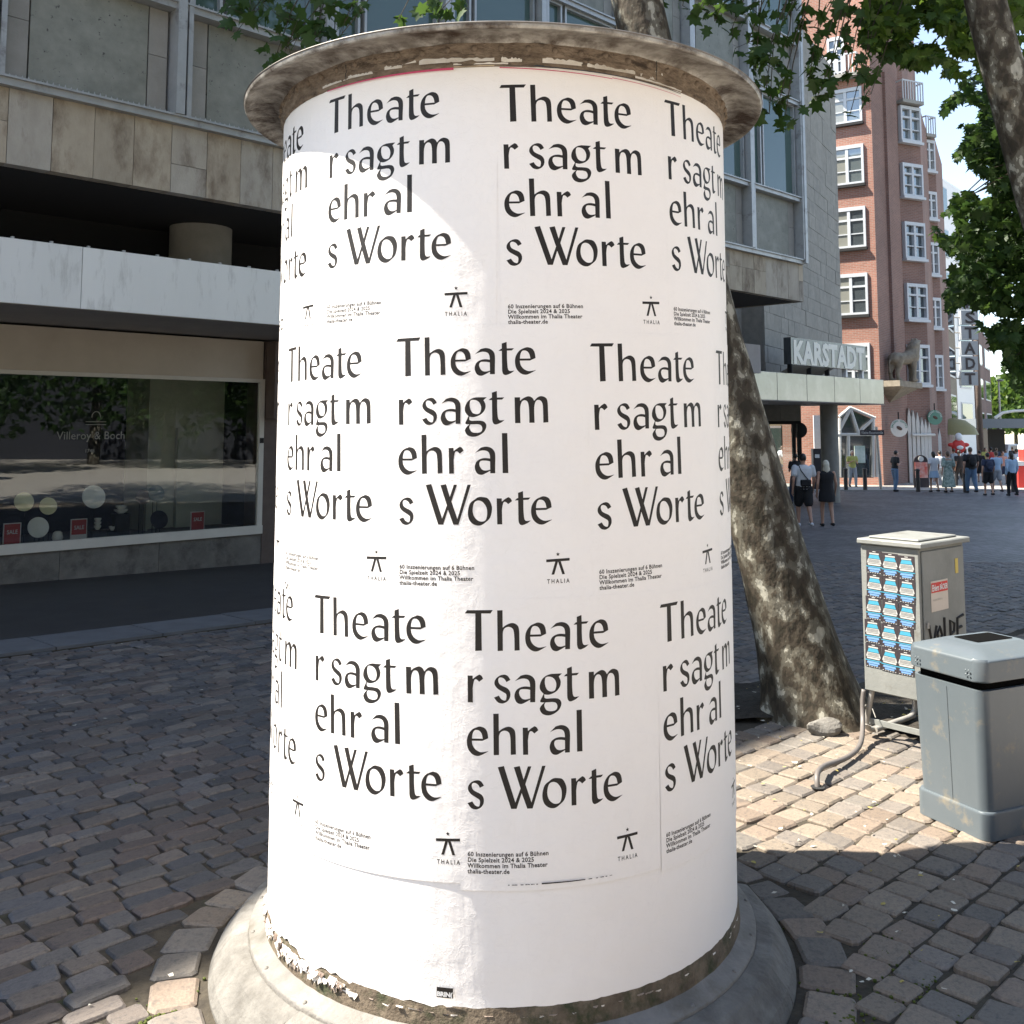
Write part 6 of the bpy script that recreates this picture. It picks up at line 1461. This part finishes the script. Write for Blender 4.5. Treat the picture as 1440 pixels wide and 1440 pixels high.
# stickers on the narrow side
sw, sh_ = .100, .134
def stick(): 
    mb = MB(); mb.mi = 0; mb.box(0, sw-.002, -.0012, 0, 0, sh_-.002)
    mb.mi = 1; y = -.0022
    def pl(pts): mb.add([(x*sw, y, z*sh_) for x, z in pts], [tuple(range(len(pts)))])
    pl([(.2, .82), (.8, .82), (.8, .88), (.2, .88)]); pl([(.40, .92), (.6, .92), (.6, .955), (.4, .955)])
    mb.mi = 2; pl([(.14, .64), (.86, .64), (.78, .80), (.22, .80)])
    mb.mi = 3; pl([(.04, .44), (.96, .44), (.88, .62), (.12, .62)])
    mb.mi = 1
    pl([(.12, .35), (.88, .35), (.92, .42), (.08, .42)])
    mb.mi = 2; pl([(0, .27), (1, .27), (1, .31), (0, .31)])
    mb.mi = 4; pl([(.1, .16), (.9, .16), (.86, .25), (.14, .25)]); pl([(.22, .07), (.78, .07), (.8, .14), (.2, .14)])
    mb.mi = 0; y = -.003
    for z in (.485, .53, .575): pl([(.14, z), (.86, z), (.86, z+.012), (.14, z+.012)])
    mb.mi = 1
    for k in range(6): pl([(.08 + k*.15, .02), (.16 + k*.15, .02), (.16 + k*.15, .045), (.08 + k*.15, .045)])
    return mb.mesh('mini_poster', [M['stblack'], M['stcream2'], M['cyan'], M['stcream2'], M['skyblue']], False)
sme = stick()
for r_ in range(5):
    for c_ in range(3):
        o = bpy.data.objects.new('mini_poster', sme); col.objects.link(o); o.parent = cab; x = .028 + c_*sw + (.008 if r_ < 2 else (.004 if r_ < 3 else -.004)) - r_*.003; z = zt - .03 - (r_+1)*sh_ - c_*.006 + r4.uniform(-.002, .002)
        o.location = (x, -.0012 - .0008*((r_+c_) % 2), z - cz); o.rotation_euler = (0, .02 + r4.uniform(-.03, .03), 0)
# legs: bent tube skids
def leg(P): mb = MB(CMx); mb.tube(P, .0165, 10); return build('leg', mb, M['galv'], cab, True)
def bend(a, b, c, n_=6, k=.10):
    a, b, c = Vector(a), Vector(b), Vector(c); p = b + (a-b).normalized()*k; q = b + (c-b).normalized()*k
    return [a] + [p*(1-t)**2 + b*2*t*(1-t) + q*t*t for t in [i/n_ for i in range(n_+1)]] + [c]
zf = cz + .03
leg(bend((.03, .03, zb), (-.02, .02, zf), (.0, .55, zf))); leg(bend((.03, dep-.03, zb), (.0, dep+.05, zf), (.0, .1, zf+.001)))
leg(bend((wA-.03, .03, zb), (wA+.06, -.02, zf), (wA+.03, .5, zf))); leg(bend((wA-.03, dep-.03, zb), (wA+.03, dep+.06, zf), (wA+.03, .1, zf+.001)))
mb = MB(CMx); mb.box(-.02, wA+.05, .02, .035, zf+.055, zf+.085); build('brace', mb, M['cabgrey'], cab); mb = MB(CMx); mb.box(-.02, wA+.05, dep, dep+.012, zf+.12, zf+.15); build('brace', mb, M['cabgrey'], cab)
mb = MB(CMx)
for z in (zb-.10, zb-.20, zb-.30): mb.tube([(.0+.02*math.cos(t), .03+.022*math.sin(t), z + .004*math.sin(t*3)) for t in [i*.7 for i in range(10)]], .003, 5)
mb.tube([(.04, .01, zb-.10), (.07, -.01, zb-.14)], .003, 4); build('cable_ties', mb, M['galv'], cab)
hole = g(1150, 1108)
cabx = [CMx @ Vector((-.005, .0, zb)), CMx @ Vector((-.012, -.01, cz+.22)), CMx @ Vector((-.0, -.03, cz+.08)), g(1212, 1062) + Vector((0, 0, .035)), g(1185, 1078) + Vector((0, 0, .03)), g(1162, 1086) + Vector((0, 0, .04)), hole + Vector((0, .03, .07)), hole + Vector((0, 0, .0)), hole + Vector((0, 0, -.04))]
S = []
for i in range(len(cabx)-1):
    for k in range(4): S.append(cabx[i].lerp(cabx[i+1], k/4))
S.append(cabx[-1])
for _ in range(5): S = [S[0]] + [(S[i-1]+S[i]*2+S[i+1])/4 for i in range(1, len(S)-1)] + [S[-1]]
mb = MB(); mb.tube(S, .014, 8); single('power_cable', mb, M['cable'], 'grey conduit running from the cabinet leg into a hole in the paving', 'cable', hole, smooth=True)
mb = MB(); mb.tube([hole + Vector((0, 0, .004)), hole + Vector((0, 0, .006))], .035, 14); single('cable_hole', mb, M['gap'], 'dark round hole in the sunny paving swallowing the conduit', 'hole', hole)

# ================================================================== LITTER BIN
n0 = g(1390, 1186); lft = g(1303, 1149); bx_ = (Vector((lft.x, lft.y, 0)) - Vector((n0.x, n0.y, 0)))
bd_ = bx_.normalized(); rdir = Vector((bd_.y, -bd_.x, 0)); bl = .40; bw_ = .50; bang = math.atan2(rdir.y, rdir.x)
B0 = Vector((n0.x, n0.y, 0)); bz = gz(n0.x, n0.y)
binn = thing('litter_bin', 'grey plastic litter bin with slotted domed lid standing on the paving', 'litter bin', (B0.x, B0.y, bz), bang)
BX = Matrix.Translation(B0) @ Matrix.Rotation(bang, 4, 'Z')
def rrect(x0, x1, y0, y1, r_, n_=6):
    P = []
    for cx_, cy2, a0 in ((x1-r_, y1-r_, 0), (x0+r_, y1-r_, 90), (x0+r_, y0+r_, 180), (x1-r_, y0+r_, 270)):
        for k in range(n_+1): t = R(a0 + 90*k/n_); P.append((cx_ + r_*math.cos(t), cy2 + r_*math.sin(t)))
    return P
def rloft(mb, secs):
    V = []; F = []; n_ = 0
    for (x0, x1, y0, y1, r_, z) in secs: P = rrect(x0, x1, y0, y1, r_); n_ = len(P); V += [(p[0], p[1], z) for p in P]
    for i in range(len(secs)-1):
        for k in range(n_): F.append((i*n_+k, i*n_+(k+1) % n_, (i+1)*n_+(k+1) % n_, (i+1)*n_+k))
    F.append(tuple(reversed(range(n_)))); F.append(tuple((len(secs)-1)*n_+k for k in range(n_))); return mb.add(V, F)
hT = .785
mb = MB(BX); rloft(mb, [(0, bw_, 0, bl, .05, bz), (0, bw_, 0, bl, .05, bz+.105), (.006, bw_-.006, .006, bl-.006, .05, bz+.115)]); build('foot', mb, M['bin'], binn, True, auto=None, wn=True)
mb = MB(BX); rloft(mb, [(.014, bw_-.014, .014, bl-.014, .05, bz+.114), (.0, bw_-.0, .0, bl, .05, bz+hT-.155)]); build('body', mb, M['bin'], binn, True, wn=True)
mb = MB(BX); rloft(mb, [(.02, bw_-.02, .02, bl-.02, .04, bz+hT-.155), (.02, bw_-.02, .02, bl-.02, .04, bz+hT-.10)]); build('gap', mb, M['binblack'], binn)
mb = MB(BX); rloft(mb, [(-.010, bw_+.010, -.010, bl+.010, .055, bz+hT-.118), (-.013, bw_+.013, -.013, bl+.013, .055, bz+hT-.11), (-.012, bw_+.012, -.012, bl+.012, .055, bz+hT-.035), (-.004, bw_+.004, -.004, bl+.004, .05, bz+hT-.020), (.10, bw_-.10, .10, bl-.10, .03, bz+hT+.018)]); build('lid', mb, M['bin'], binn, True, auto=None, wn=True)
mb = MB(BX); rloft(mb, [(.145, bw_-.125, .135, bl-.13, .008, bz+hT+.0185), (.145, bw_-.125, .135, bl-.13, .008, bz+hT+.021)]); build('slot', mb, M['binblack'], binn)
mb = MB(BX); mb.add([(.0122, .190, bz+.12), (.0122, .1915, bz+.12), (-.0012, .1915, bz+hT-.17), (-.0012, .190, bz+hT-.17)], [(0, 1, 2, 3)]); build('seam', mb, M['binblack'], binn, fix=False)
mb = MB(BX)
for (y0) in (.05, .33):
    for i in range(2):
        for j in range(2): mb.ell((-.021, y0 + i*.016, bz+hT-.09 + j*.018), (.002, .005, .005), 6, 4)
build('embossed_dots', mb, M['bin'], binn)

# ================================================================== PEOPLE
r5 = random.Random(5)
def person(px, Y, h, label, yaw=0.0, skin='skin', hair='hair_dk', top='cwhite', bottom='cjean', style='trousers', sleeves='short', hairlen=0.0, walk=.25, arm=(0, 0), vs=.018, build_=1.0, shoes='cblack', X=None, group=None, lean=0.0, dz=0.0):
    base = gp(px, Y); base.z += dz
    t = thing('person', label, 'person', base, yaw, group); k = h/1.75; Mx = WM[t.name] @ Matrix.Diagonal((k, k, k, 1)); bw = build_
    hipL, hipR = Vector((-.095, 0, .92)), Vector((.095, 0, .92)); sw_ = walk
    kneeL, kneeR = Vector((-.10, .04+sw_*.35, .50)), Vector((.10, .04-sw_*.25, .50)); ankL, ankR = Vector((-.10, sw_*.55, .09)), Vector((.10, -sw_*.75, .10 + sw_*.12))
    shL, shR = Vector((-.185*bw, 0+lean, 1.42)), Vector((.185*bw, 0+lean, 1.42))
    elL = Vector((-.245*bw, -.03 - sw_*.25 + lean, 1.13)); elR = Vector((.245*bw, -.03 + sw_*.25 + lean, 1.13)); wrL = Vector((-.25*bw, .05 - sw_*.3 + lean, .88)); wrR = Vector((.25*bw, .05 + sw_*.5 + lean, .88))
    if arm[0]: elL = Vector((-.24*bw, .0, 1.14)); wrL = Vector((-.10, .24, 1.12 + .12*arm[0]))
    if arm[1]: elR = Vector((.24*bw, .0, 1.14)); wrR = Vector((.10, .24, 1.12 + .12*arm[1]))
    mb = MB(Mx)
    mb.loft([(0, 0, .86, .10, .08), (0, 0, .92, .155*bw, .105*bw), (0, lean*.2, 1.02, .145*bw, .10*bw), (0, lean*.5, 1.14, .135*bw, .095*bw), (0, lean*.8, 1.28, .165*bw, .11*bw), (0, lean, 1.40, .185*bw, .10*bw), (0, lean, 1.455, .12, .075), (0, lean, 1.48, .06, .055)], 16)
    mb.cap((0, lean, 1.44), (0, .015+lean*1.2, 1.55), .055, .052)
    hc = Vector((0, .03+lean*1.4, 1.635)); mb.ell(hc, (.076, .098, .118), 14, 10); mb.ell(hc + Vector((0, .098, -.012)), (.014, .02, .022), 8, 6); mb.ell(hc + Vector((0, .085, -.06)), (.03, .015, .012), 8, 6)
    for sx in (-1, 1): mb.ell(hc + Vector((sx*.077, -.005, -.01)), (.012, .022, .032), 8, 6); mb.ell(hc + Vector((sx*.03, .088, .005)), (.014, .01, .009), 6, 5)
    for a, b, c in ((hipL, kneeL, ankL), (hipR, kneeR, ankR)): mb.cap(a, b, .082*bw, .056*bw); mb.cap(b, c, .056*bw, .036); mb.cap(c + Vector((0, -.02, -.035)), c + Vector((0, .13, -.055)), .036, .03)
    for a, b, c in ((shL, elL, wrL), (shR, elR, wrR)):
        mb.cap(a, b, .048*bw, .038*bw); mb.cap(b, c, .038*bw, .025); d = (c-b).normalized(); mb.cap(c, c + d*.085, .026, .028)
    me = voxel(mb, vs, 'body', M[skin], 3); 
    # fingers rooted in the palm
    fm = MB(Mx)
    for s_, a, b in ((-1, elL, wrL), (1, elR, wrR)):
        d = (b-a).normalized(); side = Vector((0, 1, 0)) if abs(d.z) > .6 else Vector((s_, 0, 0)); inn = Vector((-s_, 0, 0)) if abs(d.z) > .6 else Vector((0, 0, -1)); pal = b + d*.085
        for i, ln in enumerate((.066, .075, .07, .055)):
            o_ = side*(.021 - .014*i); q0 = pal + o_; q1 = q0 + d*ln*.55 + inn*.008; q2 = q1 + d*ln*.4 + inn*.022; fm.tube([q0, q1, q2], [.0085, .008, .0065], 6)
        fm.tube([b + d*.03 + side*.024, b + d*.065 + side*.045 + inn*.01, b + d*.092 + side*.042 + inn*.022], [.010, .009, .0075], 6)
    o_ = len(me.vertices); bm = bmesh.new(); bm.from_mesh(me); m2 = fm.mesh('f', M[skin], True); bm.from_mesh(m2); bm.to_mesh(me); bm.free()
    me.transform(WM[t.name].inverted()); link_mesh('body', me, t)
    # top
    e = .014
    if style != 'dress':
        mb = MB(Mx); z0 = .90 if top not in ('crop',) else 1.0
        mb.loft([(0, 0, z0, .165*bw+e, .115*bw+e), (0, lean*.2, 1.02, .155*bw+e, .11*bw+e), (0, lean*.5, 1.14, .148*bw+e, .105*bw+e), (0, lean*.8, 1.28, .172*bw+e, .118*bw+e), (0, lean, 1.40, .19*bw+e, .105*bw+e), (0, lean, 1.462, .12+e, .078+e), (0, lean, 1.49, .062+e, .055+e)], 18)
        for a, b, c in ((shL, elL, wrL), (shR, elR, wrR)):
            if sleeves == 'short': mb.cap(a, a.lerp(b, .55), .056*bw+e, .058*bw+e)
            elif sleeves == 'long': mb.cap(a, b, .055*bw+e, .045*bw+e); mb.cap(b, c, .045*bw+e, .03+e)
        m_ = voxel(mb, vs, 'top', M[top], 3); m_.transform(WM[t.name].inverted()); link_mesh('top', m_, t)
    mb = MB(Mx)
    if style == 'trousers':
        mb.loft([(0, 0, .84, .14*bw, .09), (0, 0, .92, .165*bw+e, .115*bw+e), (0, 0, 1.0, .155*bw+e, .108*bw+e)], 16)
        for a, b, c in ((hipL, kneeL, ankL), (hipR, kneeR, ankR)): mb.cap(a, b, .09*bw+e, .068*bw+e); mb.cap(b, c + Vector((0, 0, .02)), .068*bw+e, .05+e)
    elif style in ('shorts',):
        mb.loft([(0, 0, .84, .14*bw, .09), (0, 0, .92, .17*bw+e, .12*bw+e), (0, 0, 1.0, .155*bw+e, .108*bw+e)], 16)
        for a, b in ((hipL, kneeL), (hipR, kneeR)): mb.cap(a, a.lerp(b, .82), .095*bw+e, .088*bw+e)
    elif style == 'skirt':
        mb.loft([(0, 0, .62, .23, .19), (0, 0, .75, .21, .17), (0, 0, .9, .175, .13), (0, 0, 1.02, .14, .11)], 20)
    elif style == 'minidress' or style == 'dress':
        zb_ = .22 if style == 'dress' else .66; wd = .30 if style == 'dress' else .22
        mb.loft([(0, 0, zb_, wd, wd*.75), (0, 0, (zb_+.95)/2, (wd+.18)/2+.02, .15), (0, 0, .95, .17*bw+e, .125), (0, 0, 1.12, .14*bw+e, .11), (0, 0, 1.28, .17*bw+e, .125), (0, 0, 1.36, .16*bw+e, .11)] + ([(0, 0, 1.46, .13, .08)] if style == 'dress' else []), 24)
        if style == 'dress':
            for a, b in ((shL, elL), (shR, elR)): mb.cap(a, a.lerp(b, .9), .06+e, .075+e)
    m_ = voxel(mb, vs, 'bottom', M[bottom], 3); m_.transform(WM[t.name].inverted()); link_mesh({'trousers': 'trousers', 'shorts': 'shorts', 'skirt': 'skirt'}.get(style, 'dress'), m_, t)
    mb = MB(Mx); mb.ell(hc + Vector((0, -.018, .024)), (.086, .096, .108), 14, 10)
    if hairlen: mb.cap(hc + Vector((0, -.05, .0)), hc + Vector((0, -.065, -hairlen)), .085, .07); mb.ell(hc + Vector((0, -.055, -hairlen*.6)), (.10, .06, hairlen*.6), 12, 8)
    m_ = voxel(mb, min(vs, .016), 'hair', M[hair], 2); m_.transform(WM[t.name].inverted())
    link_mesh('hair', m_, t)
    for c in (ankL, ankR): mb = MB(Mx); mb.cap(c + Vector((0, -.04, -.05)), c + Vector((0, .14, -.058)), .045, .038); build('shoe', mb, M[shoes], t, True)
    return t, Mx, lean
def bag(Mx, kind, label, mname, lean=0.0):
    p = Mx @ Vector((0, 0, 1.1))
    if kind == 'crossbody':
        mb = MB(Mx); mb.cbox(-.12, .14, -.205, -.125, .98, 1.14, .02); t = thing('crossbody_bag', label, 'bag', p); mb.M = Mx @ Matrix.Translation(Vector((0, 0, 0))); build('pouch', mb, M[mname], t, auto=.01)
        mb = MB(Mx); mb.tube([(.10, -.15, 1.10), (.0, -.155, 1.22), (-.10, -.14, 1.36), (-.12, -.04, 1.485), (-.08, .12, 1.40), (.10, .15, 1.15), (.19, .03, 1.05), (.13, -.13, 1.04)], .012, 6); build('strap', mb, M[mname], t)
    else:
        mb = MB(Mx); mb.ell((0, -.19, 1.22), (.15, .085, .20), 16, 12); t = thing('backpack', label, 'backpack', p); build('pack', mb, M[mname], t, True)
        mb = MB(Mx); mb.ell((0, -.265, 1.13), (.10, .03, .09), 12, 8); build('front_pocket', mb, M[mname], t, True)
        for sx in (-1, 1): mb = MB(Mx); mb.tube([(sx*.08, -.15, 1.38), (sx*.12, -.05, 1.475), (sx*.12, .10, 1.42), (sx*.12, .13, 1.22), (sx*.13, -.05, 1.08)], .018, 6); build('strap', mb, M[mname], t)
Yc = 24.6
t, Mx, _ = person(1128, Yc, 1.76, 'man in white tee and black shorts walking beside the blonde woman', .0, 'skin', 'hair_dk', 'cwhite', 'cblack', 'shorts', 'short', walk=.30, vs=.013, build_=1.12, shoes='cwhite')
bag(Mx, 'crossbody', 'small black crossbody bag on the back of the man in the white tee', 'cblack')
person(1160, Yc+.1, 1.60, 'pale blonde woman in a short black backless dress walking away under the canopy', -.05, 'skin', 'hair_bl', 'cblack', 'cblack', 'minidress', 'none', .20, walk=.22, vs=.013, build_=1.05)
person(1117, 34, 1.70, 'person in black top seen just behind the walking couple', .3, 'skind', 'hair_dk', 'cblack', 'cnavy', 'trousers', 'short', arm=(1, 0))
person(1256, 42.6, 1.72, 'man in black tee and blue jeans bent over his phone by the brick pier', -1.35, 'skin', 'hair_dk', 'cblack', 'cjean', 'trousers', 'short', arm=(.9, .9), walk=.1, lean=.05, vs=.015)
person(1311, 42.3, 1.68, 'woman in white tee and short pale blue skirt with dark ponytail beside the patterned dress', .1, 'skin', 'hair_dk', 'cwhite', 'clblue', 'skirt', 'short', .10, walk=.2)
person(1320, 46.5, 1.68, 'person in white tee half hidden behind the woman in the blue skirt', .0, 'skin', 'hair_dk', 'cwhite', 'cgrey', 'trousers', 'short')
person(1331, 42.0, 1.70, 'woman in long green patterned dress walking away', .1, 'skin', 'hair_br', 'cfloral', 'cfloral', 'dress', 'short', .05, walk=.1, build_=1.05)
person(1347, 47.5, 1.70, 'person in black behind the patterned dress', .2, 'skind', 'hair_dk', 'cblack', 'cblack', 'trousers', 'short')
t, Mx, _ = person(1363, 41.6, 1.86, 'tall man in black tee and blue jeans carrying a black backpack', .0, 'skin', 'hair_br', 'cblack', 'cjean', 'trousers', 'short', walk=.25, build_=1.18)
bag(Mx, 'backpack', 'black backpack on the tall man in blue jeans', 'cblack')
t, Mx, _ = person(1387, 39.5, 1.66, 'person in navy top and black shorts carrying a navy backpack', .0, 'skin', 'hair_dk', 'cnavy', 'cblack', 'shorts', 'short', walk=.2, build_=1.05)
bag(Mx, 'backpack', 'navy backpack on the person in black shorts', 'cnavy')
person(1399, 42.0, 1.70, 'person in pale blue shirt and grey shorts behind the navy backpack', .0, 'skin', 'hair_br', 'clblue', 'cgrey', 'shorts', 'short', walk=.3)
person(1420, 39.3, 1.68, 'woman with long dark hair, blue top and wide black trousers', .05, 'skin', 'hair_dk', 'clblue', 'cblack', 'trousers', 'long', .28, walk=.2, build_=1.02)
bgp = [(1340, 56, 'cgrey', 'person in grey top at the back of the crowd left of the red figure sign'), (1356, 60, 'cwhite', 'person in white top at the back right of the red figure sign'), (1376, 52, 'cblack', 'person in black top between the two backpack wearers, farther back'), (1392, 58, 'cred', 'person in red top at the back of the crowd'),
       (1408, 50, 'cpink', 'person in pink top left of the woman with long dark hair, farther back'), (1412, 66, 'clblue', 'distant person in light blue by the slim street lamp'), (1428, 54, 'cwhite', 'person in white top behind the woman in black trousers'), (1436, 47, 'cgrey', 'person in grey top beside the red vending boxes'), (1400, 72, 'cnavy', 'small distant person in navy between the far shop and the street lamp'), (1384, 66, 'cyel', 'distant person in yellow top behind the crowd'), (1422, 78, 'cblack', 'smallest dark distant person down the street')]
for i, (px, Y, tp_, lab) in enumerate(bgp): person(px, Y, r5.uniform(1.6, 1.8), lab, r5.choice([0, math.pi, .4, -.5]), r5.choice(['skin', 'skind']), r5.choice(['hair_dk', 'hair_br']), tp_, r5.choice(['cjean', 'cblack', 'cgrey', 'cnavy']), r5.choice(['trousers', 'shorts']), 'short', r5.choice([0, 0, .15]), walk=r5.uniform(.1, .35), vs=.024)
person(1197, 46.6, 1.70, 'figure in yellow top standing in for a reflection in the truss entrance glass', math.pi, 'skin', 'hair_bl', 'cyel', 'cgrey', 'trousers', 'short', arm=(1, 1), vs=.02)  # solid figure in place of a reflection in the entrance glass
# cyclist
cyY = 54.0; q = gp(1094, cyY); bk = thing('bicycle', 'white framed bicycle ridden past the corner shop', 'bicycle', q)
wr = .34
for sx in (-.52, .52):
    mb = MB(); P = [(q.x+sx+wr*math.cos(t), q.y, q.z+wr+wr*math.sin(t)) for t in [2*math.pi*i/24 for i in range(25)]]; mb.tube(P, .018, 6); wh = build('wheel', mb, M['binblack'], bk)
    mb = MB()
    for k in range(8): t = math.pi*k/8; mb.tube([(q.x+sx+wr*math.cos(t), q.y, q.z+wr+wr*math.sin(t)), (q.x+sx-wr*math.cos(t), q.y, q.z+wr-wr*math.sin(t))], .004, 4)
    build('spokes', mb, M['galv'], wh)
def bp_(a, b): return (q.x+a, q.y, q.z+b)
mb = MB()
for A_, B_ in (((-.52, .34), (-.08, .30)), ((-.52, .34), (-.18, .82)), ((-.08, .30), (-.2, .92)), ((-.08, .30), (.36, .80)), ((-.16, .78), (.36, .84)), ((.34, .92), (.52, .34))): mb.tube([bp_(*A_), bp_(*B_)], .02, 6)
build('frame', mb, M['white'], bk); mb = MB(); mb.tube([bp_(.30, 1.0), bp_(.36, 1.02), bp_(.42, 1.0)], .018, 6); mb.tube([(q.x+.34, q.y-.25, q.z+1.0), (q.x+.34, q.y+.25, q.z+1.0)], .015, 6); build('handlebar', mb, M['binblack'], bk)
mb = MB(); mb.ell(bp_(-.22, .95), (.14, .08, .04), 10, 6); build('saddle', mb, M['binblack'], bk)
cyc = thing('person', 'cyclist in white shirt riding past behind the corner shop glass', 'person', bp_(-.1, .95)); mb = MB()
H_ = Vector(bp_(-.20, 1.02)); S_ = Vector(bp_(.10, 1.50)); mb.cap(H_, S_, .14, .15); mb.cap(S_, S_ + Vector((.08, 0, .14)), .06, .055); hc = S_ + Vector((.12, 0, .25)); mb.ell(hc, (.10, .08, .12)); mb.ell(hc + Vector((.10, 0, -.01)), (.02, .015, .02))
for sy in (-1, 1):
    o_ = Vector((0, sy*.1, 0)); kn = Vector(bp_(.18, .80 if sy < 0 else .66)) + o_; mb.cap(H_+o_, kn, .085, .06); ft = Vector(bp_(.0, .25 if sy > 0 else .42)) + o_; mb.cap(kn, ft, .055, .04); mb.cap(ft, ft + Vector((.14, 0, -.03)), .04, .03)
    mb.cap(S_ + o_*1.6, Vector(bp_(.22, 1.22)) + o_*2.2, .045, .038); mb.cap(Vector(bp_(.22, 1.22)) + o_*2.2, Vector(bp_(.36, 1.04)) + o_*2.2, .037, .028)
me = voxel(mb, .02, 'body', M['skin'], 3); me.transform(WM[cyc.name].inverted()); link_mesh('body', me, cyc)
mb = MB(); mb.cap(H_ + Vector((0, 0, .03)), S_, .155, .165); 
for sy in (-1, 1): mb.cap(S_ + Vector((0, sy*.16, 0)), Vector(bp_(.17, 1.34)) + Vector((0, sy*.2, 0)), .06, .055)
m_ = voxel(mb, .02, 'shirt', M['cwhite'], 3); m_.transform(WM[cyc.name].inverted()); link_mesh('shirt', m_, cyc)
mb = MB(); mb.ell(hc + Vector((-.02, 0, .03)), (.105, .09, .11)); build('hair', mb, M['hair_br'], cyc, True)
mb = MB()
for sy in (-1, 1): o_ = Vector((0, sy*.1, 0)); kn = Vector(bp_(.18, .80 if sy < 0 else .66)) + o_; mb.cap(H_+o_, kn, .10, .075)
m_ = voxel(mb, .02, 'shorts', M['cgrey'], 3); m_.transform(WM[cyc.name].inverted()); link_mesh('shorts', m_, cyc)

# ================================================================== SQUARE BEHIND THE CAMERA (seen in the glass)
def parasol(x, y, label):
    z = gz(x, y); t = thing('cafe_parasol', label, 'parasol', (x, y, z), 0, 'white parasols on the square'); mb = MB(); mb.tube([(x, y, z), (x, y, z+2.75)], .03, 8); build('pole', mb, M['galv'], t)
    mb = MB(); V = [(x, y, z+2.8)]; 
    for k in range(8): a = 2*math.pi*k/8; V.append((x+1.7*math.cos(a), y+1.7*math.sin(a), z+2.2))
    for k in range(8): a = 2*math.pi*k/8; V.append((x+1.7*math.cos(a), y+1.7*math.sin(a), z+2.05))
    mb.add(V, [(0, 1+k, 1+(k+1) % 8) for k in range(8)] + [(1+k, 9+k, 9+(k+1) % 8, 1+(k+1) % 8) for k in range(8)]); build('canopy', mb, M['white'], t, fix=False)
for x, y, l_ in ((9.5, 2.0, 'white parasol nearest the bin, outside the picture to the right'), (13.5, .5, 'white parasol farther right outside the picture'), (11, -2.5, 'white parasol behind the viewer to the right')): parasol(x, y, l_)
for (x, y, rr_, lab) in ((15, -8, 4.2, 'plane tree on the square to the right behind the viewer'), (22, -5, 4.6, 'plane tree farthest from the parasols behind the viewer'), (29, -1, 4.5, 'plane tree at the far right side of the square'), (19, -1.5, 3.4, 'slender plane tree between two others on the square'), (25, 4, 3.8, 'plane tree beside the parasols on the square'), (31, 6.5, 4.0, 'plane tree in front of the added dark building on the square'), (27, -10, 4.4, 'plane tree in front of the taller brick building')):
    q = Vector((x, y, gz(x, y))); t = thing('plane_tree', lab, 'tree', q); mb = MB(); mb.tube([q - Vector((0, 0, .1)), q + Vector((.2, 0, 3)), q + Vector((0, .2, 6.5))], [.3, .24, .15], 12); build('trunk', mb, M['bark'], t, True)
    mb = MB(); c = q + Vector((0, 0, 5.2))
    for k in range(2600):
        u = Vector((r4.gauss(0, 1), r4.gauss(0, 1), r4.gauss(0, 1))).normalized(); p = c + Vector((u.x*rr_, u.y*rr_, u.z*4.0))*(r4.random()**.45)
        if noise.noise(p*.6) < -.2: continue
        vv, ff = LV[r4.randrange(6)]; qq = Matrix.Rotation(r4.uniform(0, 6.28), 3, 'Z') @ Matrix.Rotation(r4.gauss(-.9, .6), 3, 'X'); s_ = r4.uniform(.3, .5); mb.add([p + (qq @ Vector(v))*s_ for v in vv], ff)
    build('crown', mb, M['leaf'], t, fix=False)['kind'] = 'stuff'
def backhouse(x0, x1, y0, y1, h, label, m):
    t = thing('opposite_building', label, 'building', (x0, y1, 0)); mb = MB(); mb.box(x0, x1, y0, y1, -1, h); build('wall', mb, m, t)
    n_ = int((x1-x0)/3)
    for z in (4.2, 7.6, 11):
        for k in range(n_): mb = MB(); a_ = x0 + .8 + 3*k; mb.box(a_, a_+1.5, y1+.003, y1+.08, z, z+2); f = build('window', mb, M['wframe'], t); mb = MB(); mb.box(a_+.1, a_+1.4, y1+.081, y1+.10, z+.1, z+1.9); build('pane', mb, M['glass_win'], f)
backhouse(-22, 8, -26, -20, 14, 'cream building across the square behind the viewer', M['cream'])
backhouse(36, 50, -20, 14, 14, 'dark building added outside the picture to darken the shop glass reflection', M['blockdark'])  # unseen dark block added to keep bright sky out of the shop window reflection
backhouse(9, 34, -22, -16, 15, 'brick building across the square behind the viewer', M['brick_far'])
